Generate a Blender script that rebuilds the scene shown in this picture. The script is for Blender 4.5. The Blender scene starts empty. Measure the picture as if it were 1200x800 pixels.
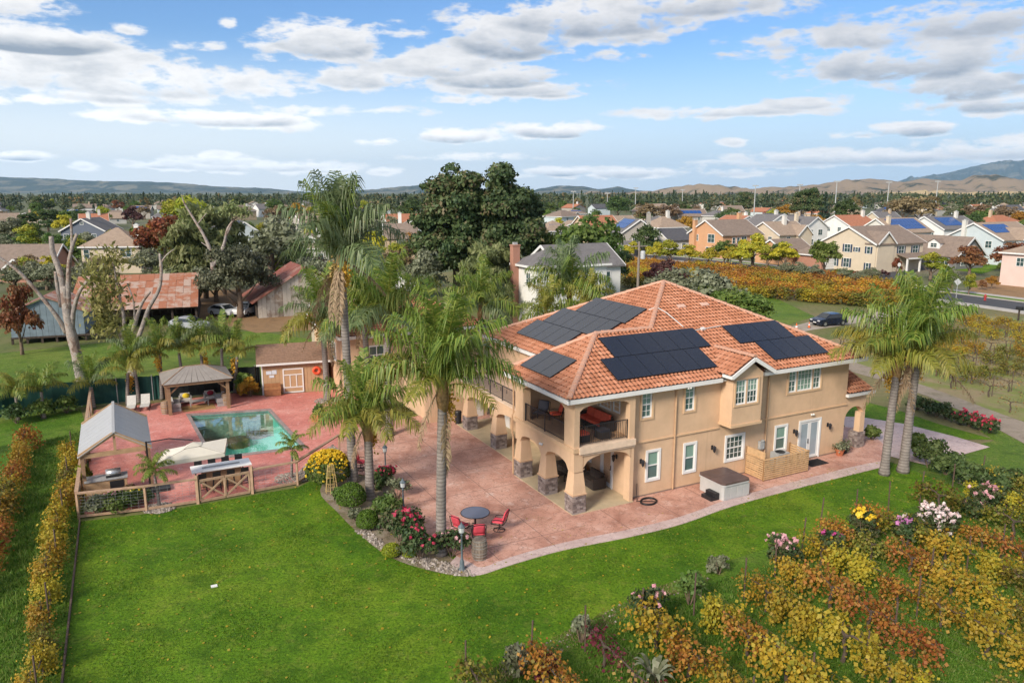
import bpy, math, random
import numpy as np
from mathutils import Vector, Matrix

# ------------------------------------------------------------------ camera, sky, sun, exposure
SC = bpy.context.scene
COL = SC.collection
FPX, HOR, CAMH = 888.0, 225.0, 15.5          # focal length in photo pixels, horizon row, drone height (m)
PITCH = math.atan((400 - HOR) / FPX)
cam_d = bpy.data.cameras.new('camera')
cam = bpy.data.objects.new('camera', cam_d)
COL.objects.link(cam)
cam.location = (0, 0, CAMH)
cam.rotation_euler = (math.pi / 2 - PITCH, 0, 0)
cam_d.sensor_width = 36.0
cam_d.lens = FPX / 1200 * 36.0
cam_d.clip_start, cam_d.clip_end = 0.5, 90000.0
SC.camera = cam

SUN_DIR = Vector((-0.52, -0.74, 0.56)).normalized()      # towards the sun
SUN_EL = math.asin(SUN_DIR.z)
SUN_AZ = math.atan2(SUN_DIR.x, SUN_DIR.y)
sun_d = bpy.data.lights.new('sun', 'SUN')
sun_d.energy = 2.2
sun_d.angle = math.radians(14.0)
sun_d.color = (1.0, 0.90, 0.76)
sun = bpy.data.objects.new('sun', sun_d)
COL.objects.link(sun)
sun.rotation_euler = SUN_DIR.to_track_quat('Z', 'Y').to_euler()
SC.view_settings.view_transform = 'Standard'
SC.view_settings.look = 'None'
SC.view_settings.gamma = 1.0
SC.view_settings.use_curve_mapping = False
SC.view_settings.exposure = 1.18
SC.cycles.max_bounces = 6
SC.cycles.diffuse_bounces = 3
SC.cycles.glossy_bounces = 3
SC.cycles.transparent_max_bounces = 12
SC.cycles.transmission_bounces = 3
SC.cycles.volume_bounces = 2
SC.cycles.caustics_reflective = False
SC.cycles.caustics_refractive = False
SKY_STRENGTH = 0.08

def nd(nt, kind, **kw):
    n = nt.nodes.new(kind)
    for k, v in kw.items():
        if k.startswith('i_'):
            n.inputs[k[2:].replace('_', ' ')].default_value = v
        elif k.startswith('n_'):
            n.inputs[int(k[2:])].default_value = v
        else:
            setattr(n, k, v)
    return n

def math_(nt, op, a, b=None, c=None, clamp=False):
    n = nt.nodes.new('ShaderNodeMath'); n.operation = op; n.use_clamp = clamp
    for i, x in enumerate((a, b, c)):
        if x is None: continue
        if isinstance(x, (int, float)): n.inputs[i].default_value = x
        else: nt.links.new(x, n.inputs[i])
    return n.outputs[0]

def smooth_(nt, x, lo, hi):
    n = nt.nodes.new('ShaderNodeMapRange'); n.interpolation_type = 'SMOOTHSTEP'
    nt.links.new(x, n.inputs[0]); n.inputs[1].default_value = lo; n.inputs[2].default_value = hi
    return n.outputs[0]

def mix_(nt, fac, a, b, mode='MIX'):
    n = nt.nodes.new('ShaderNodeMix'); n.data_type = 'RGBA'; n.blend_type = mode
    for s, x in ((0, fac), (6, a), (7, b)):
        if hasattr(x, 'node'): nt.links.new(x, n.inputs[s])
        elif isinstance(x, (int, float)): n.inputs[s].default_value = x
        else: n.inputs[s].default_value = (*x, 1) if len(x) == 3 else x
    return n.outputs[2]

def build_world():
    w = bpy.data.worlds.new('World'); SC.world = w; w.use_nodes = True
    w.cycles.sampling_method = 'MANUAL'; w.cycles.sample_map_resolution = 512
    nt = w.node_tree; nt.nodes.clear(); L = nt.links.new
    sky = nd(nt, 'ShaderNodeTexSky', sky_type='NISHITA', sun_disc=False)
    sky.sun_elevation = SUN_EL; sky.sun_rotation = SUN_AZ
    sky.air_density = 1.0; sky.dust_density = 0.6; sky.ozone_density = 1.5; sky.altitude = 0
    tc = nd(nt, 'ShaderNodeTexCoord')
    sp = nd(nt, 'ShaderNodeSeparateXYZ'); L(tc.outputs['Generated'], sp.inputs[0])
    X, Y, Z = sp.outputs
    az = math_(nt, 'ARCTAN2', X, Y)                       # 0 straight ahead, + to the right (radians)
    el = math_(nt, 'ARCSINE', Z)
    # cloud detail lives in azimuth/elevation space, flattened towards the horizon
    cb = nd(nt, 'ShaderNodeCombineXYZ')
    elc = math_(nt, 'MULTIPLY', el, 2.6)
    L(az, cb.inputs[0]); L(elc, cb.inputs[1])
    nz = nd(nt, 'ShaderNodeTexNoise', noise_dimensions='3D'); nz.inputs['Scale'].default_value = 9.0
    nz.inputs['Detail'].default_value = 9; nz.inputs['Roughness'].default_value = 0.60; nz.inputs['Distortion'].default_value = 0.35
    L(cb.outputs[0], nz.inputs['Vector'])
    ns = nd(nt, 'ShaderNodeTexNoise'); ns.inputs['Scale'].default_value = 30; ns.inputs['Detail'].default_value = 6; ns.inputs['Roughness'].default_value = .6
    L(cb.outputs[0], ns.inputs['Vector'])
    warp = math_(nt, 'SUBTRACT', nz.outputs[0], 0.5)
    fine = math_(nt, 'SUBTRACT', ns.outputs[0], 0.5)
    det = math_(nt, 'ADD', math_(nt, 'MULTIPLY', warp, 5.6), math_(nt, 'MULTIPLY', fine, 3.4))
    def A(px): return math.atan((px - 600) / FPX)
    def E(py): return math.atan((400 - py) / FPX) - PITCH
    cover = None; shade = None
    # clouds in view and some added above it: centre x, centre y, half width, half height, strength, greyness of the base
    for (px, py, hw, hh, s, gr) in CLOUDS:
        a0, e0 = A(px), E(py)
        ra = max(0.01, A(px + hw) - A(px)); re = max(0.004, E(py - hh) - E(py))
        dx = math_(nt, 'MULTIPLY', math_(nt, 'SUBTRACT', az, a0), 1 / ra)
        dy = math_(nt, 'MULTIPLY', math_(nt, 'SUBTRACT', el, e0), 1 / re)
        d2 = math_(nt, 'ADD', math_(nt, 'MULTIPLY', dx, dx), math_(nt, 'MULTIPLY', dy, dy))
        b = math_(nt, 'MULTIPLY', math_(nt, 'SUBTRACT', 1.0, d2), s)         # parabola, 0 at the rim
        b = math_(nt, 'MAXIMUM', b, -2.0)
        # underside of each cloud is greyer than its top
        u = math_(nt, 'MULTIPLY', math_(nt, 'SUBTRACT', 0.25, math_(nt, 'MULTIPLY', dy, 0.75)), gr)
        u = math_(nt, 'MULTIPLY', u, smooth_(nt, b, 0.0, 0.5))
        cover = b if cover is None else math_(nt, 'MAXIMUM', cover, b)
        shade = u if shade is None else math_(nt, 'MAXIMUM', shade, u)
    # the rest of the sky goes on with the same kind of broken cloud
    out = math_(nt, 'MAXIMUM', smooth_(nt, math_(nt, 'ABSOLUTE', az), 0.62, 0.85), smooth_(nt, el, 0.26, 0.36))
    zz = math_(nt, 'MAXIMUM', Z, 0.06)
    cp = nd(nt, 'ShaderNodeCombineXYZ'); L(math_(nt, 'DIVIDE', X, zz), cp.inputs[0]); L(math_(nt, 'DIVIDE', Y, zz), cp.inputs[1])
    npl = nd(nt, 'ShaderNodeTexNoise'); npl.inputs['Scale'].default_value = 0.8; npl.inputs['Detail'].default_value = 5
    L(cp.outputs[0], npl.inputs['Vector'])
    gen = math_(nt, 'MULTIPLY', math_(nt, 'SUBTRACT', npl.outputs[0], 0.485), 6.0)
    gen = math_(nt, 'SUBTRACT', gen, math_(nt, 'MULTIPLY', math_(nt, 'SUBTRACT', 1.0, out), 3.0))
    cover = math_(nt, 'MAXIMUM', cover, gen)
    dens = smooth_(nt, math_(nt, 'ADD', cover, det), -0.45, 0.55)
    sh = math_(nt, 'ADD', math_(nt, 'MULTIPLY', shade, 1.25), math_(nt, 'MULTIPLY', warp, 1.6), clamp=True)
    sh = math_(nt, 'ADD', sh, math_(nt, 'MULTIPLY', fine, 0.9), clamp=True)
    # clouds nearer the sun are whiter
    sunny = smooth_(nt, az, 0.55, -0.6)
    bright = mix_(nt, sunny, (4.9, 4.75, 4.7), (6.4, 6.2, 6.0))
    grey = mix_(nt, sunny, (1.5, 1.75, 2.15), (1.85, 2.1, 2.45))
    ccol = mix_(nt, sh, bright, grey)
    # the low sky: pale moist air, cool blue away from the sun
    hs = nd(nt, 'ShaderNodeHueSaturation'); L(sky.outputs[0], hs.inputs['Color']); hs.inputs['Saturation'].default_value = 1.12
    skyc = mix_(nt, 1.0, hs.outputs[0], (0.54, 0.67, 0.86), 'MULTIPLY')
    veil = math_(nt, 'MULTIPLY', smooth_(nt, el, 0.19, 0.0), 0.90)
    skyc = mix_(nt, veil, skyc, mix_(nt, sunny, (4.2, 5.1, 6.3), (7.5, 7.45, 7.4)))
    ccol = mix_(nt, smooth_(nt, el, 0.16, 0.0), ccol, mix_(nt, 1.0, ccol, (1.75, 1.72, 1.68), 'MULTIPLY'))
    fin = mix_(nt, math_(nt, 'MULTIPLY', dens, 0.93), skyc, ccol)
    bg = nd(nt, 'ShaderNodeBackground'); bg.inputs[1].default_value = SKY_STRENGTH
    L(fin, bg.inputs[0])
    o = nd(nt, 'ShaderNodeOutputWorld'); L(bg.outputs[0], o.inputs[0])

CLOUDS = [
    (241, -524, 380, 700, 1.3, .4), (900, -120, 260, 60, .8, .7), (420, -90, 200, 50, .8, .5),  # unseen, above the view; first one added for the left solar panels to reflect
    (40, 95, 190, 32, 1.0, .35), (70, 72, 100, 17, 1.1, 1.15), (30, 38, 75, 16, .8, .3), (180, 108, 150, 20, .9, .45), (260, 100, 130, 14, .8, .2), (40, 25, 60, 10, .5, .2),
    (150, 125, 110, 9, .55, .6), (330, 108, 60, 10, .7, .2), (270, 145, 110, 10, .9, .75), (80, 130, 70, 5, .5, .1), (180, 145, 60, 4, .35, .1),
    (200, 3, 34, 8, .8, .3), (392, 52, 72, 24, 1.0, .6), (345, 64, 40, 10, .7, .5), (480, 40, 40, 10, .25, .2), (180, 53, 18, 6, .6, .2), (287, 39, 7, 5, .5, .1), (250, 66, 30, 5, .4, .2), (330, 73, 24, 5, .4, .1),
    (520, 75, 70, 20, .95, .4), (430, 95, 60, 13, .9, .45), (600, 40, 80, 35, 1.1, .75), (575, 90, 80, 17, 1.0, .8), (600, 103, 85, 12, .8, .5), (690, 20, 120, 30, 1.0, .75), (800, 10, 110, 18, .75, .65), (720, 40, 50, 15, .8, .4), (640, 108, 46, 8, .7, .5), (690, 66, 36, 6, .4, .3), (560, 116, 40, 5, .4, .1),
    (533, 160, 47, 9.5, 1.1, .95), (452, 167, 22, 4, .6, .4), (650, 153, 63, 11, 1.1, .9), (585, 157, 12, 6, .4, .4), (560, 184, 50, 4, .4, .3), (380, 136, 18, 3, .4, .1), (410, 132, 60, 3.0, .25, .1),
    (880, 72, 60, 10, .65, .2), (925, 60, 100, 12, .55, .4), (1040, 88, 140, 26, .75, .8), (1120, 50, 130, 24, .6, .7), (1100, 115, 120, 22, .75, .9), (1160, 20, 90, 20, .35, .5), (1000, 62, 80, 14, .5, .6), (1140, 135, 110, 13, .8, .95), (960, 95, 60, 10, .5, .5), (1200, 95, 70, 40, .7, .9),
    (850, 134, 110, 7, .65, .55), (925, 129, 46, 7, .75, .45), (800, 136, 60, 5, .5, .4), (1055, 160, 58, 9, 1.0, 1.1), (1000, 163, 30, 3, .4, .8),
    (1000, 188, 200, 9, .8, .75), (900, 192, 100, 7, .75, .6), (1150, 182, 100, 13, .75, .55), (830, 203, 60, 6, .55, .7), (655, 201, 42, 7, 1.0, .9), (728, 203, 40, 8, 1.0, .8), (775, 202, 22, 5, .6, .5), (690, 206, 90, 3, .5, .5),
    (300, 196, 110, 8, .9, .6), (270, 190, 50, 8, .7, .5), (390, 200, 28, 4, .6, .5), (40, 190, 38, 5, .9, .9), (110, 198, 14, 2, .4, .6), (200, 197, 30, 4, .6, .6), (40, 133, 80, 5, .5, .2), (455, 201, 14, 2, .4, .4), (852, 169, 15, 3, .45, .2),
]
build_world()

# ------------------------------------------------------------------ helpers
R = math.radians
rng = np.random.default_rng(7)
random.seed(7)
_c, _s = math.cos(PITCH), math.sin(PITCH)

def G(u, v, z=0.0):
    """photo pixel -> world point on the level z"""
    x = (u - 600) / FPX; y = (400 - v) / FPX
    d = (x, _c + y * _s, -_s + y * _c); t = (z - CAMH) / d[2]
    return Vector((d[0] * t, d[1] * t, z))

def P(u, dist):
    """ground point at a bearing (photo column) and a forward distance"""
    return Vector(((u - 600) / FPX * dist * (_c + 0.0), dist, 0.0))

def HZ(v, dist):
    """height that shows at photo row v at a forward distance"""
    y = (400 - v) / FPX
    return CAMH + dist * (-_s + y * _c) / (_c + y * _s)

def inview(p, z=4.0, m=40):
    q = Vector((p[0], p[1], z - CAMH))
    zc = q.y * _c - q.z * _s
    if zc < 1: return False
    u = 600 + FPX * q.x / zc; v = 400 - FPX * (q.z * _c + q.y * _s) / zc
    return -m < u < 1200 + m and v < 800 + m * 3

class MB:
    def __init__(s): s.v = []; s.f = []; s.m = []
    def face(s, pts, mi=0):
        n = len(s.v); s.v += [tuple(p) for p in pts]; s.f.append(tuple(range(n, n + len(pts)))); s.m.append(mi); return s
    def add(s, vs, fs, mi=0):
        n = len(s.v); s.v += [tuple(p) for p in vs]; s.f += [tuple(i + n for i in f) for f in fs]; s.m += [mi] * len(fs); return s
    def box(s, c, d, rz=0.0, mi=0, ry=0.0, rx=0.0):
        M = Matrix.Translation(c) @ Matrix.Rotation(rz, 4, 'Z') @ Matrix.Rotation(ry, 4, 'Y') @ Matrix.Rotation(rx, 4, 'X')
        vs = [M @ Vector((x * d[0] / 2, y * d[1] / 2, z * d[2] / 2)) for x in (-1, 1) for y in (-1, 1) for z in (-1, 1)]
        return s.add(vs, [(0, 1, 3, 2), (4, 6, 7, 5), (0, 4, 5, 1), (2, 3, 7, 6), (0, 2, 6, 4), (1, 5, 7, 3)], mi)
    def b2(s, x0, x1, y0, y1, z0, z1, mi=0):
        return s.box(((x0 + x1) / 2, (y0 + y1) / 2, (z0 + z1) / 2), (abs(x1 - x0), abs(y1 - y0), abs(z1 - z0)), 0, mi)
    def bar(s, a, b, w, h=None, mi=0):
        a = Vector(a); b = Vector(b); h = h or w; d = b - a; L_ = d.length
        q = d.to_track_quat('X', 'Z').to_matrix().to_4x4(); M = Matrix.Translation((a + b) / 2) @ q
        vs = [M @ Vector((x * L_ / 2, y * w / 2, z * h / 2)) for x in (-1, 1) for y in (-1, 1) for z in (-1, 1)]
        return s.add(vs, [(0, 1, 3, 2), (4, 6, 7, 5), (0, 4, 5, 1), (2, 3, 7, 6), (0, 2, 6, 4), (1, 5, 7, 3)], mi)
    def tube(s, pts, rad, n=6, mi=0, caps=True):
        pts = [Vector(p) for p in pts]; k = len(pts)
        rads = rad if isinstance(rad, (list, tuple)) else [rad] * k
        base = len(s.v); up = Vector((0.13, 0.27, 1)).normalized()
        for i, p in enumerate(pts):
            t = (pts[min(i + 1, k - 1)] - pts[max(i - 1, 0)]).normalized()
            a = t.cross(up)
            if a.length < 1e-3: a = t.cross(Vector((1, 0, 0)))
            a.normalize(); b = t.cross(a)
            for j in range(n):
                w = 2 * math.pi * j / n
                s.v.append(tuple(p + (a * math.cos(w) + b * math.sin(w)) * rads[i]))
        for i in range(k - 1):
            for j in range(n):
                s.f.append((base + i * n + j, base + i * n + (j + 1) % n, base + (i + 1) * n + (j + 1) % n, base + (i + 1) * n + j)); s.m.append(mi)
        if caps:
            s.f.append(tuple(base + j for j in range(n))[::-1]); s.m.append(mi)
            s.f.append(tuple(base + (k - 1) * n + j for j in range(n))); s.m.append(mi)
        return s
    def lathe(s, prof, c=(0, 0, 0), n=16, mi=0):
        base = len(s.v)
        for (r, z) in prof:
            for j in range(n):
                w = 2 * math.pi * j / n; s.v.append((c[0] + r * math.cos(w), c[1] + r * math.sin(w), c[2] + z))
        for i in range(len(prof) - 1):
            for j in range(n):
                s.f.append((base + i * n + j, base + i * n + (j + 1) % n, base + (i + 1) * n + (j + 1) % n, base + (i + 1) * n + j)); s.m.append(mi)
        s.f.append(tuple(base + j for j in range(n))[::-1]); s.m.append(mi)
        s.f.append(tuple(base + (len(prof) - 1) * n + j for j in range(n))); s.m.append(mi)
        return s
    def ball(s, c, r, n=8, k=5, mi=0):
        r = r if isinstance(r, (tuple, list)) else (r, r, r); base = len(s.v)
        for i in range(k + 1):
            t = math.pi * i / k
            for j in range(n):
                w = 2 * math.pi * j / n
                s.v.append((c[0] + r[0] * math.sin(t) * math.cos(w), c[1] + r[1] * math.sin(t) * math.sin(w), c[2] + r[2] * math.cos(t)))
        for i in range(k):
            for j in range(n):
                s.f.append((base + i * n + j, base + (i + 1) * n + j, base + (i + 1) * n + (j + 1) % n, base + i * n + (j + 1) % n)); s.m.append(mi)
        return s
    def prism(s, poly, z0, z1, mi=0, top=None):
        n = len(poly); b = len(s.v)
        s.v += [(p[0], p[1], z0) for p in poly] + [(p[0], p[1], z1) for p in poly]
        s.f.append(tuple(range(b, b + n))[::-1]); s.m.append(mi)
        s.f.append(tuple(range(b + n, b + 2 * n))); s.m.append(mi if top is None else top)
        for i in range(n):
            j = (i + 1) % n; s.f.append((b + i, b + j, b + n + j, b + n + i)); s.m.append(mi)
        return s
    def slab(s, pts, th, mi=0):
        """a planar polygon (any tilt, listed anticlockwise from above) given a thickness downwards"""
        n = len(pts); b = len(s.v)
        s.v += [tuple(p) for p in pts] + [(p[0], p[1], p[2] - th) for p in pts]
        s.f.append(tuple(range(b, b + n))); s.m.append(mi); s.f.append(tuple(range(b + n, b + 2 * n))[::-1]); s.m.append(mi)
        for i in range(n):
            j = (i + 1) % n; s.f.append((b + i, b + n + i, b + n + j, b + j)); s.m.append(mi)
        return s
    def mesh(s, name, mats, smooth=False):
        me = bpy.data.meshes.new(name); me.from_pydata(s.v, [], s.f)
        for m in (mats if isinstance(mats, (list, tuple)) else [mats]): me.materials.append(m)
        me.polygons.foreach_set('material_index', s.m)
        if smooth: me.polygons.foreach_set('use_smooth', [True] * len(s.f))
        me.update(); return me
    def build(s, name, mats, parent=None, smooth=False, **kw):
        return link(name, s.mesh(name, mats, smooth), parent, **kw)

def tag(o, label=None, cat=None, group=None, kind=None):
    if label: o['label'] = label
    if cat: o['category'] = cat
    if group: o['group'] = group
    if kind: o['kind'] = kind
    return o

def link(name, me, parent=None, loc=None, rz=None, sc=None, **kw):
    o = bpy.data.objects.new(name, me); COL.objects.link(o)
    if parent is not None: o.parent = parent
    if loc is not None: o.location = loc
    if rz is not None: o.rotation_euler = (0, 0, rz) if isinstance(rz, (int, float)) else rz
    if sc is not None: o.scale = (sc, sc, sc) if isinstance(sc, (int, float)) else sc
    return tag(o, **kw)

def empty(name, loc, rz=0.0, label=None, cat=None, group=None, sc=None):
    return link(name, None, None, loc, rz, sc, label=label, cat=cat, group=group)

def clone(root, loc, rz=None, sc=None, label=None, group=None):
    """copy of a thing with copies of its parts and sub-parts (mesh data shared)"""
    r = root.copy(); COL.objects.link(r); r.location = loc
    if rz is not None: r.rotation_euler = (0, 0, rz)
    if sc is not None: r.scale = (sc, sc, sc) if isinstance(sc, (int, float)) else sc
    if label: r['label'] = label
    if group: r['group'] = group
    for ch in list(root.children):
        c = ch.copy(); COL.objects.link(c); c.parent = r
        for g in list(ch.children):
            d = g.copy(); COL.objects.link(d); d.parent = c
    return r

def sheet(name, pts, z, mat, label=None, kind='structure', th=0.0):
    m = MB()
    if th: m.prism([(p[0], p[1]) for p in pts], z - th, z)
    else: m.face([(p[0], p[1], z) for p in pts])
    me = m.mesh(name, mat)
    o = link(name, me, kind=kind)
    if label: o['label'] = label
    return o

def smoothline(pts, k=6):
    """Catmull-Rom through 2-D/3-D points"""
    pts = [Vector(p) for p in pts]; out = []
    for i in range(len(pts) - 1):
        p0 = pts[max(i - 1, 0)]; p1 = pts[i]; p2 = pts[i + 1]; p3 = pts[min(i + 2, len(pts) - 1)]
        for j in range(k):
            t = j / k
            out.append(0.5 * ((2 * p1) + (p2 - p0) * t + (2 * p0 - 5 * p1 + 4 * p2 - p3) * t * t + (3 * p1 - p0 - 3 * p2 + p3) * t ** 3))
    out.append(pts[-1]); return out

# ------------------------------------------------------------------ materials
def newmat(name):
    m = bpy.data.materials.new(name); m.use_nodes = True
    nt = m.node_tree; b = nt.nodes['Principled BSDF']; b.inputs['Roughness'].default_value = 0.7
    return m, nt, b

def coords(nt, space='Object', scale=(1, 1, 1)):
    tc = nt.nodes.new('ShaderNodeTexCoord'); mp = nt.nodes.new('ShaderNodeMapping'); mp.inputs['Scale'].default_value = scale
    if space == 'World':
        ge = nt.nodes.new('ShaderNodeNewGeometry'); nt.links.new(ge.outputs['Position'], mp.inputs[0])
    else: nt.links.new(tc.outputs[space], mp.inputs[0])
    return mp.outputs[0]

def noise_(nt, vec, scale, detail=4, rough=.55, dist=0.0):
    n = nt.nodes.new('ShaderNodeTexNoise'); n.inputs['Scale'].default_value = scale; n.inputs['Detail'].default_value = detail
    n.inputs['Roughness'].default_value = rough; n.inputs['Distortion'].default_value = dist
    nt.links.new(vec, n.inputs['Vector']); return n.outputs[0]

def ramp_(nt, fac, stops):
    r = nt.nodes.new('ShaderNodeValToRGB'); e = r.color_ramp.elements
    while len(e) < len(stops): e.new(0.5)
    for i, (p, c) in enumerate(stops): e[i].position = p; e[i].color = (*c, 1)
    nt.links.new(fac, r.inputs[0]); return r.outputs[0]

def bump_(nt, b, h, strength=.3, dist=.02):
    n = nt.nodes.new('ShaderNodeBump'); n.inputs['Strength'].default_value = strength; n.inputs['Distance'].default_value = dist
    nt.links.new(h, n.inputs['Height']); nt.links.new(n.outputs[0], b.inputs['Normal'])

_mc = {}
def plain(name, col, rough=.7, metal=0.0, var=.12, scale=6.0, spec=.4, bump=0.0, space='Object', emit=None):
    """paint, cloth, metal, stucco: one colour with a little uneven wear"""
    if name in _mc: return _mc[name]
    m, nt, b = newmat(name); v = coords(nt, space)
    n = noise_(nt, v, scale, 5, .6)
    lo = tuple(c * (1 - var) for c in col); hi = tuple(min(1, c * (1 + var)) for c in col)
    nt.links.new(ramp_(nt, n, [(.3, lo), (.7, hi)]), b.inputs['Base Color'])
    b.inputs['Roughness'].default_value = rough; b.inputs['Metallic'].default_value = metal
    b.inputs['Specular IOR Level'].default_value = spec
    if bump: bump_(nt, b, noise_(nt, v, scale * 6, 4), bump, .01)
    if emit: b.inputs['Emission Color'].default_value = (*emit, 1); b.inputs['Emission Strength'].default_value = 1
    _mc[name] = m; return m

def blotch(name, stops, scale, space='World', rough=.85, detail=8, fine=0, finecol=None, bump=.3, bdist=.03, dist=.3, nrough=.6):
    """ground-like material: several colours driven by noise, with a finer speckle"""
    if name in _mc: return _mc[name]
    m, nt, b = newmat(name); v = coords(nt, space)
    n = noise_(nt, v, scale, detail, nrough, dist)
    c = ramp_(nt, n, stops)
    if fine:
        f = noise_(nt, v, fine, 3, .7)
        c = mix_(nt, math_(nt, 'MULTIPLY', smooth_(nt, f, .48, .72), .7), c, finecol)
        bump_(nt, b, f, bump, bdist)
    nt.links.new(c, b.inputs['Base Color']); b.inputs['Roughness'].default_value = rough
    b.inputs['Specular IOR Level'].default_value = .2
    _mc[name] = m; return m

def leafmat(name, cols, trans=.3, spread=1.0, rough=.55):
    """foliage: colour picked leaf by leaf from the mesh attribute rnd, light passing through the blade"""
    if name in _mc: return _mc[name]
    m, nt, b = newmat(name)
    at = nt.nodes.new('ShaderNodeAttribute'); at.attribute_name = 'rnd'
    oi = nt.nodes.new('ShaderNodeObjectInfo')
    k = len(cols)
    c = ramp_(nt, at.outputs['Fac'], [((i + .5) / k, cols[i]) for i in range(k)])
    hs = nt.nodes.new('ShaderNodeHueSaturation')
    nt.links.new(math_(nt, 'ADD', .485, math_(nt, 'MULTIPLY', oi.outputs['Random'], .03 * spread)), hs.inputs['Hue'])
    nt.links.new(math_(nt, 'ADD', 1 - .15 * spread, math_(nt, 'MULTIPLY', oi.outputs['Random'], .3 * spread)), hs.inputs['Value'])
    nt.links.new(c, hs.inputs['Color']); c = hs.outputs[0]
    nt.links.new(c, b.inputs['Base Color']); b.inputs['Roughness'].default_value = rough; b.inputs['Specular IOR Level'].default_value = .3
    if trans:
        t = nt.nodes.new('ShaderNodeBsdfTranslucent'); nt.links.new(c, t.inputs[0])
        mx = nt.nodes.new('ShaderNodeMixShader'); mx.inputs[0].default_value = trans
        nt.links.new(b.outputs[0], mx.inputs[1]); nt.links.new(t.outputs[0], mx.inputs[2])
        nt.links.new(mx.outputs[0], nt.nodes['Material Output'].inputs[0])
    _mc[name] = m; return m

def quadmesh(name, V, mat, rnd=None, nv=4):
    """V: (N*nv,3) loose polygons -> mesh, with a per-face attribute rnd"""
    V = np.asarray(V, np.float32).reshape(-1, 3); n = len(V) // nv
    me = bpy.data.meshes.new(name)
    me.vertices.add(n * nv); me.vertices.foreach_set('co', V.ravel())
    me.loops.add(n * nv); me.loops.foreach_set('vertex_index', np.arange(n * nv, dtype=np.int32))
    me.polygons.add(n); me.polygons.foreach_set('loop_start', np.arange(0, n * nv, nv, dtype=np.int32))
    try: me.polygons.foreach_set('loop_total', np.full(n, nv, np.int32))
    except Exception: pass
    for m in (mat if isinstance(mat, (list, tuple)) else [mat]): me.materials.append(m)
    if rnd is None: rnd = rng.random(n)
    a = me.attributes.new('rnd', 'FLOAT', 'FACE'); a.data.foreach_set('value', np.asarray(rnd, np.float32))
    me.update(calc_edges=True); return me

def unit(a): return a / (np.linalg.norm(a, axis=-1, keepdims=True) + 1e-9)

def leaves(C, N, size, aspect=1.6, jitter=.7, droop=0.0, fold=.0):
    """leaf quads at centres C facing roughly N"""
    n = len(C); N = unit(N + rng.normal(0, jitter, (n, 3)))
    t = rng.normal(0, 1, (n, 3)); t[:, 2] -= droop
    a = unit(t - N * (t * N).sum(1, keepdims=True)); b = np.cross(N, a)
    s = (np.asarray(size) * rng.uniform(.5, 1.4, n))[:, None]
    la = a * s * aspect / 2; lb = b * s / 2
    V = np.stack([C - la, C + lb - la * .1, C + la, C - lb - la * .1], 1)
    return V.reshape(-1, 3)

def blobs(n, rx, ry, rz, br, shape=1.0):
    """centres and radii of the clumps that make a crown"""
    d = unit(rng.normal(0, 1, (n, 3))); d[:, 2] = np.abs(d[:, 2]) * 1.6 - .65
    r = rng.uniform(.35, .95, n)[:, None]
    c = d * r * np.array([rx, ry, rz])
    return c, br * rng.uniform(.65, 1.25, n)

def crown_pts(bc, bro, n, flat=.8):
    """points on the shells of the clumps"""
    w = bro ** 2; k = rng.choice(len(bc), n, p=w / w.sum())
    d = unit(rng.normal(0, 1, (n, 3))); d[:, 2] = np.where(d[:, 2] < -.3, -d[:, 2] * .6, d[:, 2])
    rr = bro[k][:, None] * rng.uniform(.55, 1.03, n)[:, None]
    return bc[k] + d * rr * np.array([1, 1, flat]), d, k

# ------------------------------------------------------------------ ground, lawns, paving, road, hills
M_field = blotch('field', [(.25, (.07, .10, .025)), (.45, (.12, .145, .04)), (.6, (.19, .16, .075)), (.8, (.10, .13, .035))], .05, fine=2.2, finecol=(.06, .075, .03), dist=.5)
M_town = blotch('town_ground', [(.3, (.16, .15, .12)), (.5, (.10, .12, .05)), (.7, (.20, .17, .12))], .02, fine=.6, finecol=(.07, .09, .035))

def grass_mat(name, dark, mid, light, scale=.16, dry=(.16, .17, .05), dryamt=.5):
    m, nt, b = newmat(name); v = coords(nt, 'World')
    n1 = noise_(nt, v, scale, 6, .6, .6)
    c = ramp_(nt, n1, [(.28, dark), (.5, mid), (.72, light)])
    n2 = noise_(nt, v, 1.3, 6, .7, .2)
    c = mix_(nt, math_(nt, 'MULTIPLY', smooth_(nt, n2, .5, .75), dryamt), c, dry)
    n3 = noise_(nt, v, 9, 5, .75)
    c = mix_(nt, math_(nt, 'MULTIPLY', smooth_(nt, n3, .56, .3), .85), c, tuple(x * .38 for x in dark))
    n5 = noise_(nt, v, .75, 5, .6, .4)
    c = mix_(nt, math_(nt, 'MULTIPLY', smooth_(nt, n5, .55, .28), .65), c, tuple(x * .6 for x in dark))
    n6 = noise_(nt, v, .42, 6, .65, .5)
    c = mix_(nt, math_(nt, 'MULTIPLY', smooth_(nt, n6, .64, .74), .6), c, (.20, .16, .06))
    n4 = noise_(nt, v, 3.5, 5, .75)
    c = mix_(nt, math_(nt, 'MULTIPLY', smooth_(nt, n4, .52, .72), .45), c, tuple(min(1, x * 1.5) for x in light))
    nt.links.new(c, b.inputs['Base Color']); b.inputs['Roughness'].default_value = .8; b.inputs['Specular IOR Level'].default_value = .15
    bump_(nt, b, math_(nt, 'ADD', n3, n4), .9, .08)
    return m
M_lawn = grass_mat('lawn_grass', (.052, .14, .007), (.115, .23, .010), (.205, .29, .02), .22, (.26, .27, .05), .65)
M_rough = grass_mat('rough_grass', (.055, .14, .012), (.105, .205, .018), (.18, .25, .04), .3, (.25, .23, .08), .5)
M_meadow = grass_mat('meadow_grass', (.075, .15, .018), (.13, .21, .025), (.21, .25, .05), .09, (.27, .24, .09), .6)

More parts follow.
